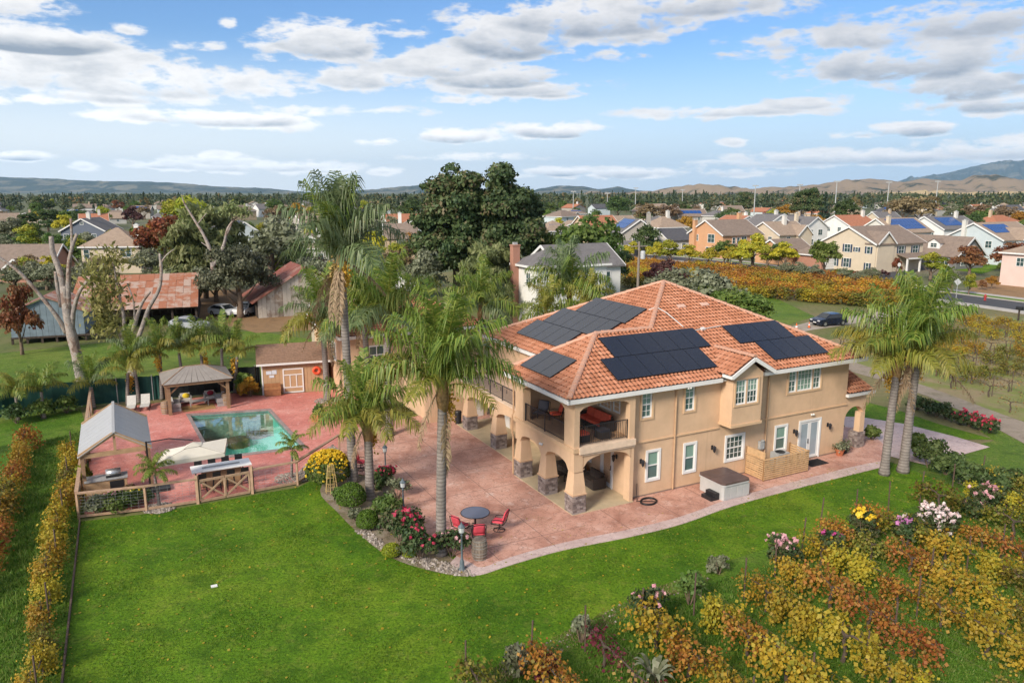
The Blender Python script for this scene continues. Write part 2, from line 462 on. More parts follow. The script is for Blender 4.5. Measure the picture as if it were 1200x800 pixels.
big = MB(); n_ = 64
pa = [G(222, 487), G(315, 481), G(355, 524), G(250, 537)]          # the pool's corners
pc = sum(pa, Vector()) / 4
hole = [pc + (p - pc) * 1.03 for p in pa]
def ringfill(mb, out, hole, z):
    """fill a polygon round a four-sided hole: one strip per side of the hole"""
    k = len(out)
    def near(h): return min(range(k), key=lambda i: -((out[i] - pc).normalized().dot((h - pc).normalized())))
    idx = [near(h) for h in hole]
    for a in range(4):
        i, j = idx[a], idx[(a + 1) % 4]; step = []
        d = 1 if ((j - i) % k) <= ((i - j) % k) else -1
        q = i
        while True:
            step.append(out[q])
            if q == j: break
            q = (q + d) % k
        mb.face([(p.x, p.y, z) for p in step + [hole[(a + 1) % 4], hole[a]]])
ringfill(big, [Vector((26000 * math.cos(2 * math.pi * i / n_), 26000 * math.sin(2 * math.pi * i / n_), 0)) for i in range(n_)], hole, 0)
big.build('ground', M_town, kind='structure')
fld = MB()
ringfill(fld, [Vector((x, y, 0)) for x, y in [(-75, 10), (-20, 4), (30, 4), (75, 10), (85, 60), (90, 104), (55, 118), (12, 175), (-8, 160), (-20, 135), (-42, 120), (-62, 108), (-110, 118), (-125, 90), (-130, 60), (-100, 30)]], hole, .004)
fld.build('fields', M_field, kind='structure')
sheet('meadow', [G(-60, 520), G(90, 478), G(205, 462), G(300, 452), G(392, 447), G(395, 402), G(300, 388), G(215, 392), G(-60, 420)], .008, M_meadow)
M_leaflitter = blotch('orchard_soil', [(.3, (.20, .13, .07)), (.5, (.27, .17, .09)), (.7, (.15, .10, .06)), (.85, (.14, .15, .06))], .5, fine=5, finecol=(.30, .15, .05))
sheet('orchard_floor', [G(205, 366), G(300, 390), G(400, 385), G(420, 352), G(330, 338), G(200, 342)], .012, M_leaflitter)

# the lawn in front of the house
lawn_edge = [G(60, 830), G(82, 700), G(95, 611), G(172, 602), G(264, 586), G(349, 571), G(400, 545), G(430, 560), G(520, 600), G(600, 600), G(700, 620), G(900, 560), G(1040, 540),
             G(1075, 553), G(1120, 572), G(1085, 590), G(1040, 602), G(960, 622), G(860, 655), G(760, 692), G(690, 728), G(620, 764), G(545, 800), G(500, 832)]
sheet('lawn', lawn_edge, .016, M_lawn)
sheet('vineyard_ground', [G(500, 835), G(545, 800), G(620, 764), G(690, 728), G(760, 692), G(860, 655), G(960, 622), G(1040, 602), G(1085, 590), G(1125, 572), G(1290, 575), G(1290, 900), G(900, 1100), G(500, 900)], .012, M_rough)
sheet('side_grass', [G(-160, 830), G(60, 830), G(82, 700), G(95, 611), G(101, 500), G(95, 480), G(20, 492), G(-90, 520)], .012, M_rough)
M_mulch = blotch('mulch', [(.3, (.13, .12, .06)), (.45, (.22, .17, .12)), (.6, (.30, .25, .19)), (.75, (.12, .15, .05))], 1.2, fine=12, finecol=(.10, .075, .05), bump=.8)

# stamped concrete
def concrete(name, c0, c1, c2, sc=1.0, pale=(.52, .44, .42), palef=.45, seams=True):
    m, nt, b = newmat(name); v = coords(nt, 'World')
    n = noise_(nt, v, .55 * sc, 7, .62, .5)
    c = ramp_(nt, n, [(.3, c0), (.5, c1), (.68, c2)])
    n2 = noise_(nt, v, 2.1, 6, .7, .8)
    c = mix_(nt, math_(nt, 'MULTIPLY', smooth_(nt, n2, .53, .75), palef), c, pale)
    vo = nt.nodes.new('ShaderNodeTexVoronoi'); vo.feature = 'DISTANCE_TO_EDGE'; vo.inputs['Scale'].default_value = 1.9
    dv = nt.nodes.new('ShaderNodeVectorMath'); dv.operation = 'ADD'
    nt.links.new(v, dv.inputs[0]); 
    nn = nt.nodes.new('ShaderNodeTexNoise'); nn.inputs['Scale'].default_value = 2.5; nt.links.new(v, nn.inputs['Vector'])
    nt.links.new(nn.outputs[1], dv.inputs[1]); nt.links.new(dv.outputs[0], vo.inputs['Vector'])
    e = smooth_(nt, vo.outputs['Distance'], .0, .05)
    c = mix_(nt, math_(nt, 'MULTIPLY', math_(nt, 'SUBTRACT', 1.0, e), .6), c, tuple(x * .55 for x in c0))
    n3 = noise_(nt, v, 14, 4, .7)
    c = mix_(nt, math_(nt, 'MULTIPLY', smooth_(nt, n3, .5, .75), .3), c, tuple(x * .6 for x in c0))
    nt.links.new(c, b.inputs['Base Color'])
    b.inputs['Roughness'].default_value = .55; b.inputs['Specular IOR Level'].default_value = .35
    bump_(nt, b, math_(nt, 'ADD', math_(nt, 'MULTIPLY', e, .6), n3), .35, .02)
    return m
M_patio = concrete('stamped_concrete', (.35, .165, .12), (.54, .295, .225), (.63, .385, .31), 1.0, (.70, .54, .48), .75)
M_border = concrete('border_concrete', (.46, .33, .31), (.54, .41, .38), (.60, .47, .44), 1.4, (.70, .60, .58), .6)
M_deck = concrete('pool_deck_concrete', (.50, .15, .125), (.62, .225, .185), (.68, .305, .255), .6, (.76, .53, .49), .75)
M_slab = plain('porch_concrete', (.47, .38, .25), .7, var=.14, scale=1.5, bump=.1)

outer = smoothline([G(527, 661), G(545, 670), G(562, 674), G(600, 662), G(660, 645), G(740, 629), G(800, 614), G(860, 593), G(940, 571), G(1000, 556), G(1040, 546)], 6)
inner = smoothline([G(535, 652), G(552, 660), G(566, 665), G(603, 652), G(662, 636), G(741, 620), G(800, 605), G(859, 584), G(938, 563), G(996, 548), G(1036, 540)], 6)
sheet('patio_border', [tuple(p) for p in outer] + [tuple(p) for p in reversed(inner)], .045, M_border, th=.06)
sheet('patio', [tuple(p) for p in inner] + [G(1043, 530), G(1020, 505), G(985, 500), G(900, 480), G(700, 470), G(560, 470), G(480, 490), G(400, 505), G(395, 545), G(418, 556), G(455, 560), G(470, 590), G(500, 625)], .05, M_patio, th=.06)
sheet('driveway', [G(990, 500), G(1035, 533), G(1085, 545), G(1160, 524), G(1120, 512), G(1060, 497), G(1010, 489), G(985, 488)], .030, M_border)
sheet('rock_bed', [tuple(p) for p in smoothline([G(395, 545), G(375, 575), G(395, 600), G(420, 625), G(455, 652), G(500, 668), G(548, 676), G(545, 666), G(530, 655), G(500, 628), G(470, 592), G(455, 562), G(418, 557), G(395, 545)], 4)][:-1], .035, M_mulch)

# pool deck with the pool cut out of it
deck_out = [G(99, 604), G(172, 596), G(233, 588), G(264, 581), G(296, 575), G(349, 565), G(398, 530), G(440, 505), G(415, 452), G(383, 458), G(307, 464), G(270, 461), G(180, 473), G(110, 481)]
mdk = MB()
hole = [pc + (p - pc) * 1.07 for p in pa]
ringfill(mdk, deck_out, hole, .04)
mdk.build('pool_deck', M_deck, kind='structure')
cop = MB(); ins = [pc + (p - pc) * .98 for p in pa]
for i in range(4):
    j = (i + 1) % 4
    cop.slab([(hole[i].x, hole[i].y, .07), (ins[i].x, ins[i].y, .07), (ins[j].x, ins[j].y, .07), (hole[j].x, hole[j].y, .07)], .25)
M_coping = concrete('coping_stone', (.22, .16, .15), (.30, .235, .22), (.37, .30, .29), 2, (.42, .36, .35), .4)
cop.build('pool_coping', M_coping, kind='structure')
bas = MB()
for i in range(4):
    j = (i + 1) % 4
    bas.face([(ins[i].x, ins[i].y, .0), (ins[j].x, ins[j].y, .0), (ins[j].x, ins[j].y, -1.5), (ins[i].x, ins[i].y, -1.5)])
bas.face([(p.x, p.y, -1.5) for p in ins])
M_plaster = blotch('pool_plaster', [(.3, (.10, .58, .46)), (.5, (.14, .66, .54)), (.7, (.2, .70, .60))], .8, fine=6, finecol=(.08, .45, .38))
bas.build('pool_basin', M_plaster, kind='structure')
# raised tile ledge along the far side of the pool
far0, far1 = ins[0], ins[1]; inn = (ins[3] - ins[0]).normalized()
led = MB(); led.prism([tuple(far0)[:2], tuple(far1)[:2], tuple(far1 + inn * 1.3)[:2], tuple(far0 + inn * 1.3)[:2]], -1.5, -.22)
led.build('pool_ledge', plain('ledge_stone', (.36, .34, .26), .6, var=.4, scale=5), kind='structure')
spots = MB()
for (u, v, a) in ((243, 518, .75), (279, 514, .75), (301, 503, .75)):
    q = G(u, v, -1.0); spots.lathe([(a, 0), (a, .5)], (q.x, q.y, -1.5), 14)
spots.build('pool_seats', plain('pool_seat_stone', (.16, .10, .06), .7), kind='structure')
mw, ntw, bw = newmat('pool_water')
ntw.nodes.remove(bw)
tr = ntw.nodes.new('ShaderNodeBsdfTransparent'); tr.inputs[0].default_value = (.74, .98, .94, 1)
gl = ntw.nodes.new('ShaderNodeBsdfGlossy'); gl.inputs['Roughness'].default_value = .03
fr = ntw.nodes.new('ShaderNodeFresnel'); fr.inputs[0].default_value = 1.33
bp = ntw.nodes.new('ShaderNodeBump'); bp.inputs['Strength'].default_value = .12; bp.inputs['Distance'].default_value = .05
ntw.links.new(noise_(ntw, coords(ntw, 'World'), 1.6, 3), bp.inputs['Height'])
ntw.links.new(bp.outputs[0], gl.inputs['Normal']); ntw.links.new(bp.outputs[0], fr.inputs['Normal'])
mxs = ntw.nodes.new('ShaderNodeMixShader'); ntw.links.new(math_(ntw, 'MULTIPLY', fr.outputs[0], 0.5, clamp=True), mxs.inputs[0]); ntw.links.new(tr.outputs[0], mxs.inputs[1]); ntw.links.new(gl.outputs[0], mxs.inputs[2])
ntw.links.new(mxs.outputs[0], ntw.nodes['Material Output'].inputs[0])
sheet('pool_water', ins, -.06, mw)

# gravel track with the parked car, the street and its pavements
M_gravel = blotch('gravel_track', [(.3, (.30, .25, .20)), (.5, (.37, .32, .265)), (.7, (.25, .20, .14))], .25, fine=6, finecol=(.42, .37, .31))
trk = smoothline([G(905, 396), G(950, 387), G(990, 381), G(1055, 369), G(1110, 360)], 5)
trk2 = smoothline([G(915, 386), G(955, 376), G(1000, 370), G(1050, 362), G(1090, 356)], 5)
sheet('gravel_track', [tuple(p) for p in trk] + [tuple(p) for p in reversed(trk2)], .016, M_gravel)
M_dirt = blotch('dirt_path', [(.3, (.20, .16, .12)), (.5, (.28, .23, .18)), (.7, (.16, .14, .08))], .5, fine=5, finecol=(.33, .28, .22))
d1 = smoothline([G(985, 432), G(1040, 448), G(1090, 466), G(1150, 493), G(1230, 536)], 5)
d2 = smoothline([G(1000, 424), G(1066, 446), G(1114, 463), G(1176, 486), G(1260, 515)], 5)
M_rf = blotch('vineyard_field', [(.3, (.10, .17, .03)), (.45, (.17, .20, .05)), (.6, (.27, .21, .12)), (.8, (.13, .18, .04))], .22, fine=3, finecol=(.20, .15, .09))
sheet('right_field', [G(990, 395), G(930, 405), G(985, 425), G(1066, 446), G(1114, 463), G(1176, 486), G(1290, 522), G(1290, 378), G(1200, 372), G(1110, 368), G(1060, 380)], .010, M_rf)
sheet('garden_edge_grass', [G(1040, 546), G(1165, 516), G(1090, 466), G(1150, 493), G(1230, 536), G(1290, 575), G(1120, 574)], .008, M_meadow)
sheet('dirt_path', [tuple(p) for p in d1] + [tuple(p) for p in reversed(d2)], .020, M_dirt)
sheet('far_lawn', [G(960, 500), G(1010, 470), G(1050, 480), G(1100, 497), G(1165, 515), G(1130, 515), G(1050, 496)], .024, M_lawn)
sheet('track_verge', [G(760, 392), G(890, 400), G(915, 383), G(955, 371), G(900, 345), G(850, 345), G(790, 352)], .012, M_meadow)
M_asphalt = blotch('asphalt', [(.3, (.055, .057, .062)), (.6, (.075, .077, .083)), (.8, (.06, .06, .065))], .2, fine=8, finecol=(.10, .10, .105))
M_pave = plain('pavement_concrete', (.40, .37, .33), .8, var=.1, scale=.6, space='World')
rc = [G(640, 286), G(700, 297), G(780, 302), G(860, 311), G(940, 326), G(1010, 334), G(1090, 345), G(1200, 360), G(1290, 373)]
rc = smoothline(rc, 5)
def offs(line, d):
    out = []
    for i, p in enumerate(line):
        t = (line[min(i + 1, len(line) - 1)] - line[max(i - 1, 0)]); t.z = 0; t.normalize()
        out.append(p + Vector((-t.y, t.x, 0)) * d)
    return out
def ribbon(name, line, a, b, z, mat, th=0.0):
    l0, l1 = offs(line, a), offs(line, b); m = MB()
    for i in range(len(line) - 1):
        q = [l0[i], l0[i + 1], l1[i + 1], l1[i]]
        m.face([(p.x, p.y, z) for p in q])
    if th:
        for l in (l0, l1):
            for i in range(len(line) - 1): m.face([(l[i].x, l[i].y, z), (l[i + 1].x, l[i + 1].y, z), (l[i + 1].x, l[i + 1].y, z - th), (l[i].x, l[i].y, z - th)])
    return m.build(name, mat, kind='structure')
ribbon('road', rc, -4.2, 4.2, .016, M_asphalt)
ribbon('kerb', rc, 4.2, 4.5, .15, M_pave, .15)
ribbon('kerb', rc, -4.5, -4.2, .15, M_pave, .15)
ribbon('grass_verge', rc, 4.5, 6.2, .14, M_lawn, .1)
ribbon('pavement', rc, 6.2, 8.2, .145, M_pave, .1)
ribbon('pavement', rc, -6.3, -4.5, .145, M_pave, .1)
side = smoothline([G(1020, 330), G(1060, 316), G(1130, 309), G(1250, 306)], 5)
ribbon('side_road', side, -3, 3, .022, M_asphalt)
sheet('front_garden', [G(1135, 346), G(1210, 356), G(1290, 362), G(1290, 330), G(1190, 322), G(1140, 330)], .12, M_leaflitter)
sheet('front_lawn', [G(1092, 312), G(1150, 321), G(1180, 312), G(1120, 305)], .03, M_lawn)

# hills: each range is a ridge line with spurs running down towards the valley
def hill(name, prof, dist, depth, mat, spurs, amp, foot=0.0, seed=1):
    """prof: (photo column, photo row) of the crest"""
    us = np.linspace(prof[0][0], prof[-1][0], 260); vs = np.interp(us, [p[0] for p in prof], [p[1] for p in prof])
    r2 = np.random.default_rng(seed)
    ph = r2.uniform(0, 6.28, 12); fr = np.array([1, 1.5, 2.1, 2.9, 3.7, 4.6, 5.9, 7.3, 9.1, 11.5, 14, 17]) * spurs
    t = np.linspace(0, 1, len(us))
    def nz(off):
        return sum(np.sin(2 * np.pi * fr[i] * (t + off * .6 / (1 + i)) + ph[i] + off * 2.2 * (i + 1) ** .5) / (1 + .75 * i) for i in range(12))
    rows = 44; V = []
    for k in range(rows):
        s = k / (rows - 1) * 1.5
        D = dist + depth * (s - 1)
        crest = np.array([HZ(v, dist) for v in vs])
        base = crest * (math.sin(min(s, 1) * math.pi / 2) ** 1.3 if s <= 1 else max(0, 1 - ((s - 1) / .5) ** 2))
        n = nz(s * .55)
        h = base + (amp * n * (math.sin(math.pi * min(s, 1)) ** .8 if s < 1 else 0)) + (0.03 * amp * nz(.3) if .9 < s < 1.1 else 0)
        h = np.maximum(h, -2 if s == 0 else 0)
        for u, z in zip(us, h): V.append(((u - 600) / FPX * D * 1.0, D, z - 3))
    n = len(us); m = MB(); m.v = V
    m.f = [(k * n + i, k * n + i + 1, (k + 1) * n + i + 1, (k + 1) * n + i) for k in range(rows - 1) for i in range(n - 1)]
    m.m = [0] * len(m.f)
    return m.build(name, mat, smooth=True, kind='structure')
def hillmat(name, grass, tree, bias, sc):
    m, nt, b = newmat(name); v = coords(nt, 'World')
    n = noise_(nt, v, sc, 8, .68, .4)
    nt.links.new(mix_(nt, smooth_(nt, n, bias - .05, bias + .05), grass, tree), b.inputs['Base Color'])
    b.inputs['Roughness'].default_value = .95; b.inputs['Specular IOR Level'].default_value = .05
    return m
H_blue = hillmat('far_hill_cover', (.17, .15, .10), (.035, .045, .03), .46, .0022)
H_gold = hillmat('golden_hill_grass', (.27, .20, .13), (.05, .055, .035), .56, .004)
H_pale = hillmat('pale_hill_grass', (.45, .34, .18), (.10, .10, .06), .63, .006)
hill('far_hills', [(-160, 202), (-60, 207), (0, 207), (60, 209), (120, 212), (180, 213), (250, 218), (320, 221), (370, 226), (420, 224), (470, 220), (500, 217), (560, 222), (610, 228), (632, 221), (650, 218.5), (682, 218), (700, 222), (722, 219), (745, 224), (775, 229)], 13000, 2600, H_blue, 6, 16, seed=3)
hill('golden_hills', [(650, 235), (690, 228), (740, 226), (775, 222), (800, 221), (830, 218.5), (850, 219), (880, 222), (910, 220), (935, 218), (960, 215), (985, 211.5), (1010, 209), (1030, 211), (1048, 213), (1070, 209.5), (1090, 211), (1115, 213), (1130, 209), (1145, 206), (1165, 209), (1200, 211), (1260, 208), (1330, 214)], 6200, 1500, H_gold, 4, 17, seed=8)
hill('blue_mountain', [(1010, 226), (1050, 213), (1075, 207), (1100, 202), (1138, 192.5), (1169, 188.5), (1200, 188), (1240, 192), (1330, 205)], 21000, 3500, H_blue, 3, 70, seed=5)
hill('pale_hills', [(960, 236), (1000, 229), (1040, 225), (1080, 224), (1120, 227), (1160, 225), (1200, 223), (1260, 224), (1330, 230)], 4200, 700, H_pale, 4, 8, seed=11)

# ------------------------------------------------------------------ the main house (its own axes: x along the long garden wall, y along the porch front)
HO = Vector((2.952, 34.573, 0.0)); HA = R(27.55)
HM = Matrix.Translation(HO) @ Matrix.Rotation(HA, 4, 'Z')
def HW(x, y, z=0.0): return HM @ Vector((x, y, z))
house = empty('house', HO, HA, label='large tan stucco two storey house with orange tile roof and solar panels', cat='house')

M_stucco = plain('tan_stucco', (.62, .425, .275), .9, var=.09, scale=1.1, spec=.15, bump=.25)
M_stucco2 = plain('tan_stucco_trim', (.60, .41, .255), .9, var=.06, scale=2, spec=.15, bump=.2)
M_ledge = plain('worn_ledge_stucco', (.68, .52, .39), .9, var=.14, scale=2.5, spec=.15, bump=.3)
_nt = M_stucco.node_tree; _b = _nt.nodes['Principled BSDF']; _lk = _b.inputs['Base Color'].links[0].from_socket
_st = noise_(_nt, coords(_nt, 'Object', (2.2, 2.2, .18)), 1.6, 6, .65); _bl = noise_(_nt, coords(_nt, 'Object'), .35, 5, .6)
_cc = mix_(_nt, math_(_nt, 'MULTIPLY', smooth_(_nt, _st, .54, .72), .30), _lk, (.40, .27, .175))
_cc = mix_(_nt, math_(_nt, 'MULTIPLY', smooth_(_nt, _bl, .52, .7), .28), _cc, (.68, .49, .33))
_nt.links.new(_cc, _b.inputs['Base Color'])
M_white = plain('white_paint', (.74, .73, .71), .45, var=.04, scale=3)
M_tile, nt_, b_ = newmat('roof_tile')
_at = nt_.nodes.new('ShaderNodeAttribute'); _at.attribute_name = 'rnd'
_c0 = ramp_(nt_, _at.outputs['Fac'], [(0, (.34, .135, .075)), (.3, (.42, .175, .095)), (.6, (.47, .20, .115)), (1, (.53, .26, .16))])
_n = noise_(nt_, coords(nt_, 'World'), 1.1, 6, .65)
_c0 = mix_(nt_, math_(nt_, 'MULTIPLY', smooth_(nt_, _n, .5, .75), .2), _c0, (.32, .16, .10))
nt_.links.new(_c0, b_.inputs['Base Color']); b_.inputs['Roughness'].default_value = .75; b_.inputs['Specular IOR Level'].default_value = .2
M_cap = plain('ridge_cap_clay', (.52, .29, .20), .8, var=.22, scale=3)
M_under = plain('roof_underlay', (.10, .045, .03), .9)
M_iron = plain('dark_iron', (.035, .035, .042), .45, metal=.3)
def glassmat(name, col, stripes=0, rough=.06, col2=None):
    m, nt, b = newmat(name)
    if stripes:
        v = coords(nt, 'Object'); w = nt.nodes.new('ShaderNodeTexWave'); w.bands_direction = 'Z'; w.inputs['Scale'].default_value = stripes
        nt.links.new(v, w.inputs['Vector'])
        n = noise_(nt, v, 1.2, 2)
        c = mix_(nt, w.outputs[1], col, col2)
        nt.links.new(mix_(nt, math_(nt, 'MULTIPLY', n, .5), c, tuple(x * .4 for x in col)), b.inputs['Base Color'])
    else:
        n = noise_(nt, coords(nt, 'Object'), .9, 2)
        nt.links.new(ramp_(nt, n, [(.3, tuple(x * .6 for x in col)), (.7, tuple(x * 1.3 for x in col))]), b.inputs['Base Color'])
    b.inputs['Roughness'].default_value = rough; b.inputs['Specular IOR Level'].default_value = .6
    return m
M_blind = glassmat('glass_with_blind', (.16, .30, .24), 8, .08, (.34, .47, .40))
M_glass = glassmat('dark_glass', (.045, .085, .085))
M_glass2 = glassmat('glass_with_dark_blind', (.07, .14, .13), 8, .08, (.14, .22, .20))  # lower panes: same slatted blind in darker tones
M_pvglass = None

def wallgrid(mb, x0, x1, z0, z1, y, holes, reveal=.1, mi=0):
    """outer skin of a wall facing -y with rectangular openings and their reveals"""
    xs = sorted({x0, x1, *[h[0] for h in holes], *[h[1] for h in holes]}); zs = sorted({z0, z1, *[h[2] for h in holes], *[h[3] for h in holes]})
    for a, b in zip(xs, xs[1:]):
        for c, d in zip(zs, zs[1:]):
            mx, mz = (a + b) / 2, (c + d) / 2
            if any(h[0] < mx < h[1] and h[2] < mz < h[3] for h in holes): continue
            mb.face([(a, y, c), (b, y, c), (b, y, d), (a, y, d)], mi)
    for (a, b, c, d) in holes:
        r = y + reveal
        mb.face([(a, y, c), (a, r, c), (b, r, c), (b, y, c)], mi); mb.face([(a, y, d), (b, y, d), (b, r, d), (a, r, d)], mi)
        mb.face([(a, y, c), (a, y, d), (a, r, d), (a, r, c)], mi); mb.face([(b, y, c), (b, r, c), (b, r, d), (b, y, d)], mi)
    return mb

def window(parent, x, y, z, w, h, rz=0.0, trim=.10, fr=.05, style='hung', mats=None, tmat=None, proud=.03, glass=None, cols=1, rows=1, name='window'):
    """x,y,z: bottom centre on the wall plane; faces local -y; a thing's part with its own panes and sashes"""
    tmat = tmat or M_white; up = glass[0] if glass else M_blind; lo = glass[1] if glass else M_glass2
    f = MB()
    if trim:
        for (a, b, c, d) in ((-w / 2, w / 2, 0, trim), (-w / 2, w / 2, h - trim, h), (-w / 2, -w / 2 + trim, trim, h - trim), (w / 2 - trim, w / 2, trim, h - trim)):
            f.b2(a, b, -proud, .06, c, d)
    o = link(name, f.mesh(name, tmat), parent, (x, y, z), rz)
    iw, ih = w - 2 * trim, h - 2 * trim
    s = MB()
    for (a, b, c, d) in ((-iw / 2, iw / 2, trim, trim + fr), (-iw / 2, iw / 2, h - trim - fr, h - trim), (-iw / 2, -iw / 2 + fr, trim + fr, h - trim - fr), (iw / 2 - fr, iw / 2, trim + fr, h - trim - fr)):
        s.b2(a, b, -proud * .3, .05, c, d)
    if style in ('hung', 'grid'): s.b2(-iw / 2 + fr, iw / 2 - fr, -proud * .3, .05, h / 2 - .03, h / 2 + .03)
    if cols > 1 or rows > 1:
        for i in range(1, cols): s.b2(-iw / 2 + iw * i / cols - .012, -iw / 2 + iw * i / cols + .012, .0, .04, trim + fr, h - trim - fr)
        for i in range(1, rows): s.b2(-iw / 2 + fr, iw / 2 - fr, .004, .036, trim + ih * i / rows - .012, trim + ih * i / rows + .012)
    s.build('sash', M_white, o)
    ranges = [(trim + fr, h / 2 - .03, lo), (h / 2 + .03, h - trim - fr, up)] if style in ('hung', 'grid') else [(trim + fr, h - trim - fr, up)]
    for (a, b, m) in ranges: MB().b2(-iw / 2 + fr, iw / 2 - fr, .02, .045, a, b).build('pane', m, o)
    return o

# --- long garden wall
hl = [(4.62, 5.58, .78, 2.5), (7.08, 8.0, .78, 2.5), (9.98, 11.43, .93, 2.48), (13.7, 14.72, .9, 2.5), (15.63, 17.47, .06, 2.5)]
hu = [(4.27, 4.92, 4.25, 5.62), (7.06, 7.70, 4.25, 5.62), (14.55, 15.17, 4.3, 5.64), (15.27, 16.45, 4.3, 5.64), (16.54, 17.14, 4.3, 5.64)]
w = MB(); wallgrid(w, 3.45, 19.5, 0, 5.75, .4, hl + hu, .12)
w.build('garden_wall', M_stucco, house)
w = MB()
w.b2(3.62, 19.5, .55, 16.6, 0, 5.75)                      # body of the house behind the facade
w.face([(19.5, .4, 0), (19.5, .56, 0), (19.5, .56, 5.75), (19.5, .4, 5.75)])
w.build('wall', M_stucco, house)
w = MB(); w.b2(3.5, 9.45, .33, .42, 2.97, 3.04); w.b2(11.62, 19.55, .33, .42, 2.97, 3.04); w.build('belt_course', M_stucco2, house)
w = MB(); w.b2(3.45, 19.5, .37, .41, 0, .12); w.build('wall_base', plain('footing', (.25, .18, .14), .9), house)
for (a, b, c, d) in hl[:2] + hl[3:4]: window(house, (a + b) / 2, .41, c, b - a, d - c, trim=.13, proud=.06)
a, b, c, d = hl[2]; window(house, (a + b) / 2, .41, c, b - a, d - c, trim=.13, proud=.06, style='grid', cols=4, rows=4, glass=(M_glass, M_glass))
def stuccotrim(x0, x1, z0, z1, y=.4, t=.11):
    m = MB()
    m.b2(x0 - t, x1 + t, y - .05, y + .01, z0 - t, z0); m.b2(x0 - t, x1 + t, y - .05, y + .01, z1, z1 + t * .5)
    m.b2(x0 - t, x0, y - .05, y + .01, z0, z1); m.b2(x1, x1 + t, y - .05, y + .01, z0, z1)
    return m.build('window_surround', M_stucco2, house)
for (a, b, c, d) in hu:
    big_ = b - a > 1
    window(house, (a + b) / 2, .44, c, b - a, d - c, trim=0.02, fr=.06, proud=.02, style='fixed' if big_ else 'hung', cols=4 if big_ else 2, rows=4 if big_ else 4)
for (a, b, c, d) in (hu[0], hu[1], (14.55, 17.14, 4.3, 5.64)): stuccotrim(a, b, c, d)

# french door with a fixed side panel
def leaf_door(parent, x, y, z, w, h, rz=0.0, frame=.12, leaves_=2, glass=None, name='door'):
    m = MB()
    for (a, b, c, d) in ((-w / 2, w / 2, h - frame, h), (-w / 2, -w / 2 + frame, 0, h - frame), (w / 2 - frame, w / 2, 0, h - frame)): m.b2(a, b, -.05, .06, c, d)
    o = link(name, m.mesh(name, M_white), parent, (x, y, z), rz)
    lw = (w - 2 * frame) / leaves_
    for i in range(leaves_):
        x0 = -w / 2 + frame + lw * i; x1 = x0 + lw; s = MB(); st = .13
        for (a, b, c, d) in ((x0 + .005, x1 - .005, .0, .22), (x0 + .005, x1 - .005, h - frame - st, h - frame - .004), (x0 + .005, x0 + st, .22, h - frame - st), (x1 - st, x1 - .005, .22, h - frame - st)): s.b2(a, b, .0, .05, c, d)
        s.build('door_leaf', M_white, o)
        MB().b2(x0 + st, x1 - st, .015, .035, .22, h - frame - st).build('pane', glass or M_blindw, o)
    k = MB(); k.tube([(-w / 2 + frame + lw - .07, -.06, 1.02), (-w / 2 + frame + lw - .17, -.06, 1.02)], .016); k.tube([(-w / 2 + frame + lw - .07, -.06, 1.02), (-w / 2 + frame + lw - .07, .0, 1.02)], .02); k.tube([(-w / 2 + frame + lw - .07, -.015, 1.0), (-w / 2 + frame + lw - .07, -.015, 1.24)], .03)
    k.build('handle', M_iron, o)
    return o
M_blindw = glassmat('glass_with_pale_blind', (.30, .37, .42), 10, .08, (.48, .54, .58))
leaf_door(house, 16.55, .41, .06, 1.84, 2.44, leaves_=2)

# --- bay projecting over the hot tub side, with its own little gable
bay = MB()
wallgrid(bay, 9.5, 11.6, 3.32, 6.05, -.5, [(9.68, 10.42, 4.45, 5.8), (10.52, 11.26, 4.45, 5.8)], .1)
bay.face([(9.5, -.5, 6.05), (11.6, -.5, 6.05), (10.62, -.5, 6.78)])
bay.face([(9.5, .4, 3.32), (9.5, -.5, 3.32), (9.5, -.5, 6.05), (9.5, .4, 6.05)]); bay.face([(11.6, -.5, 3.32), (11.6, .4, 3.32), (11.6, .4, 6.05), (11.6, -.5, 6.05)])
bay.face([(9.5, -.5, 3.32), (9.5, .4, 3.1), (11.6, .4, 3.1), (11.6, -.5, 3.32)])
bay.b2(9.6, 11.5, -.38, .5, 3.4, 6.0)
bay.build('bay', M_stucco, house)
MB().b2(9.44, 11.66, -.56, .40, 3.22, 3.36).build('bay_ledge', M_stucco2, house)
for (a, b) in ((9.68, 10.42), (10.52, 11.26)): window(house, (a + b) / 2, -.46, 4.45, b - a, 1.35, trim=.02, fr=.055, proud=.02, cols=3, rows=4, glass=(M_blind, M_glass))
stuccotrim(9.68, 11.26, 4.45, 5.8, -.5, .1)

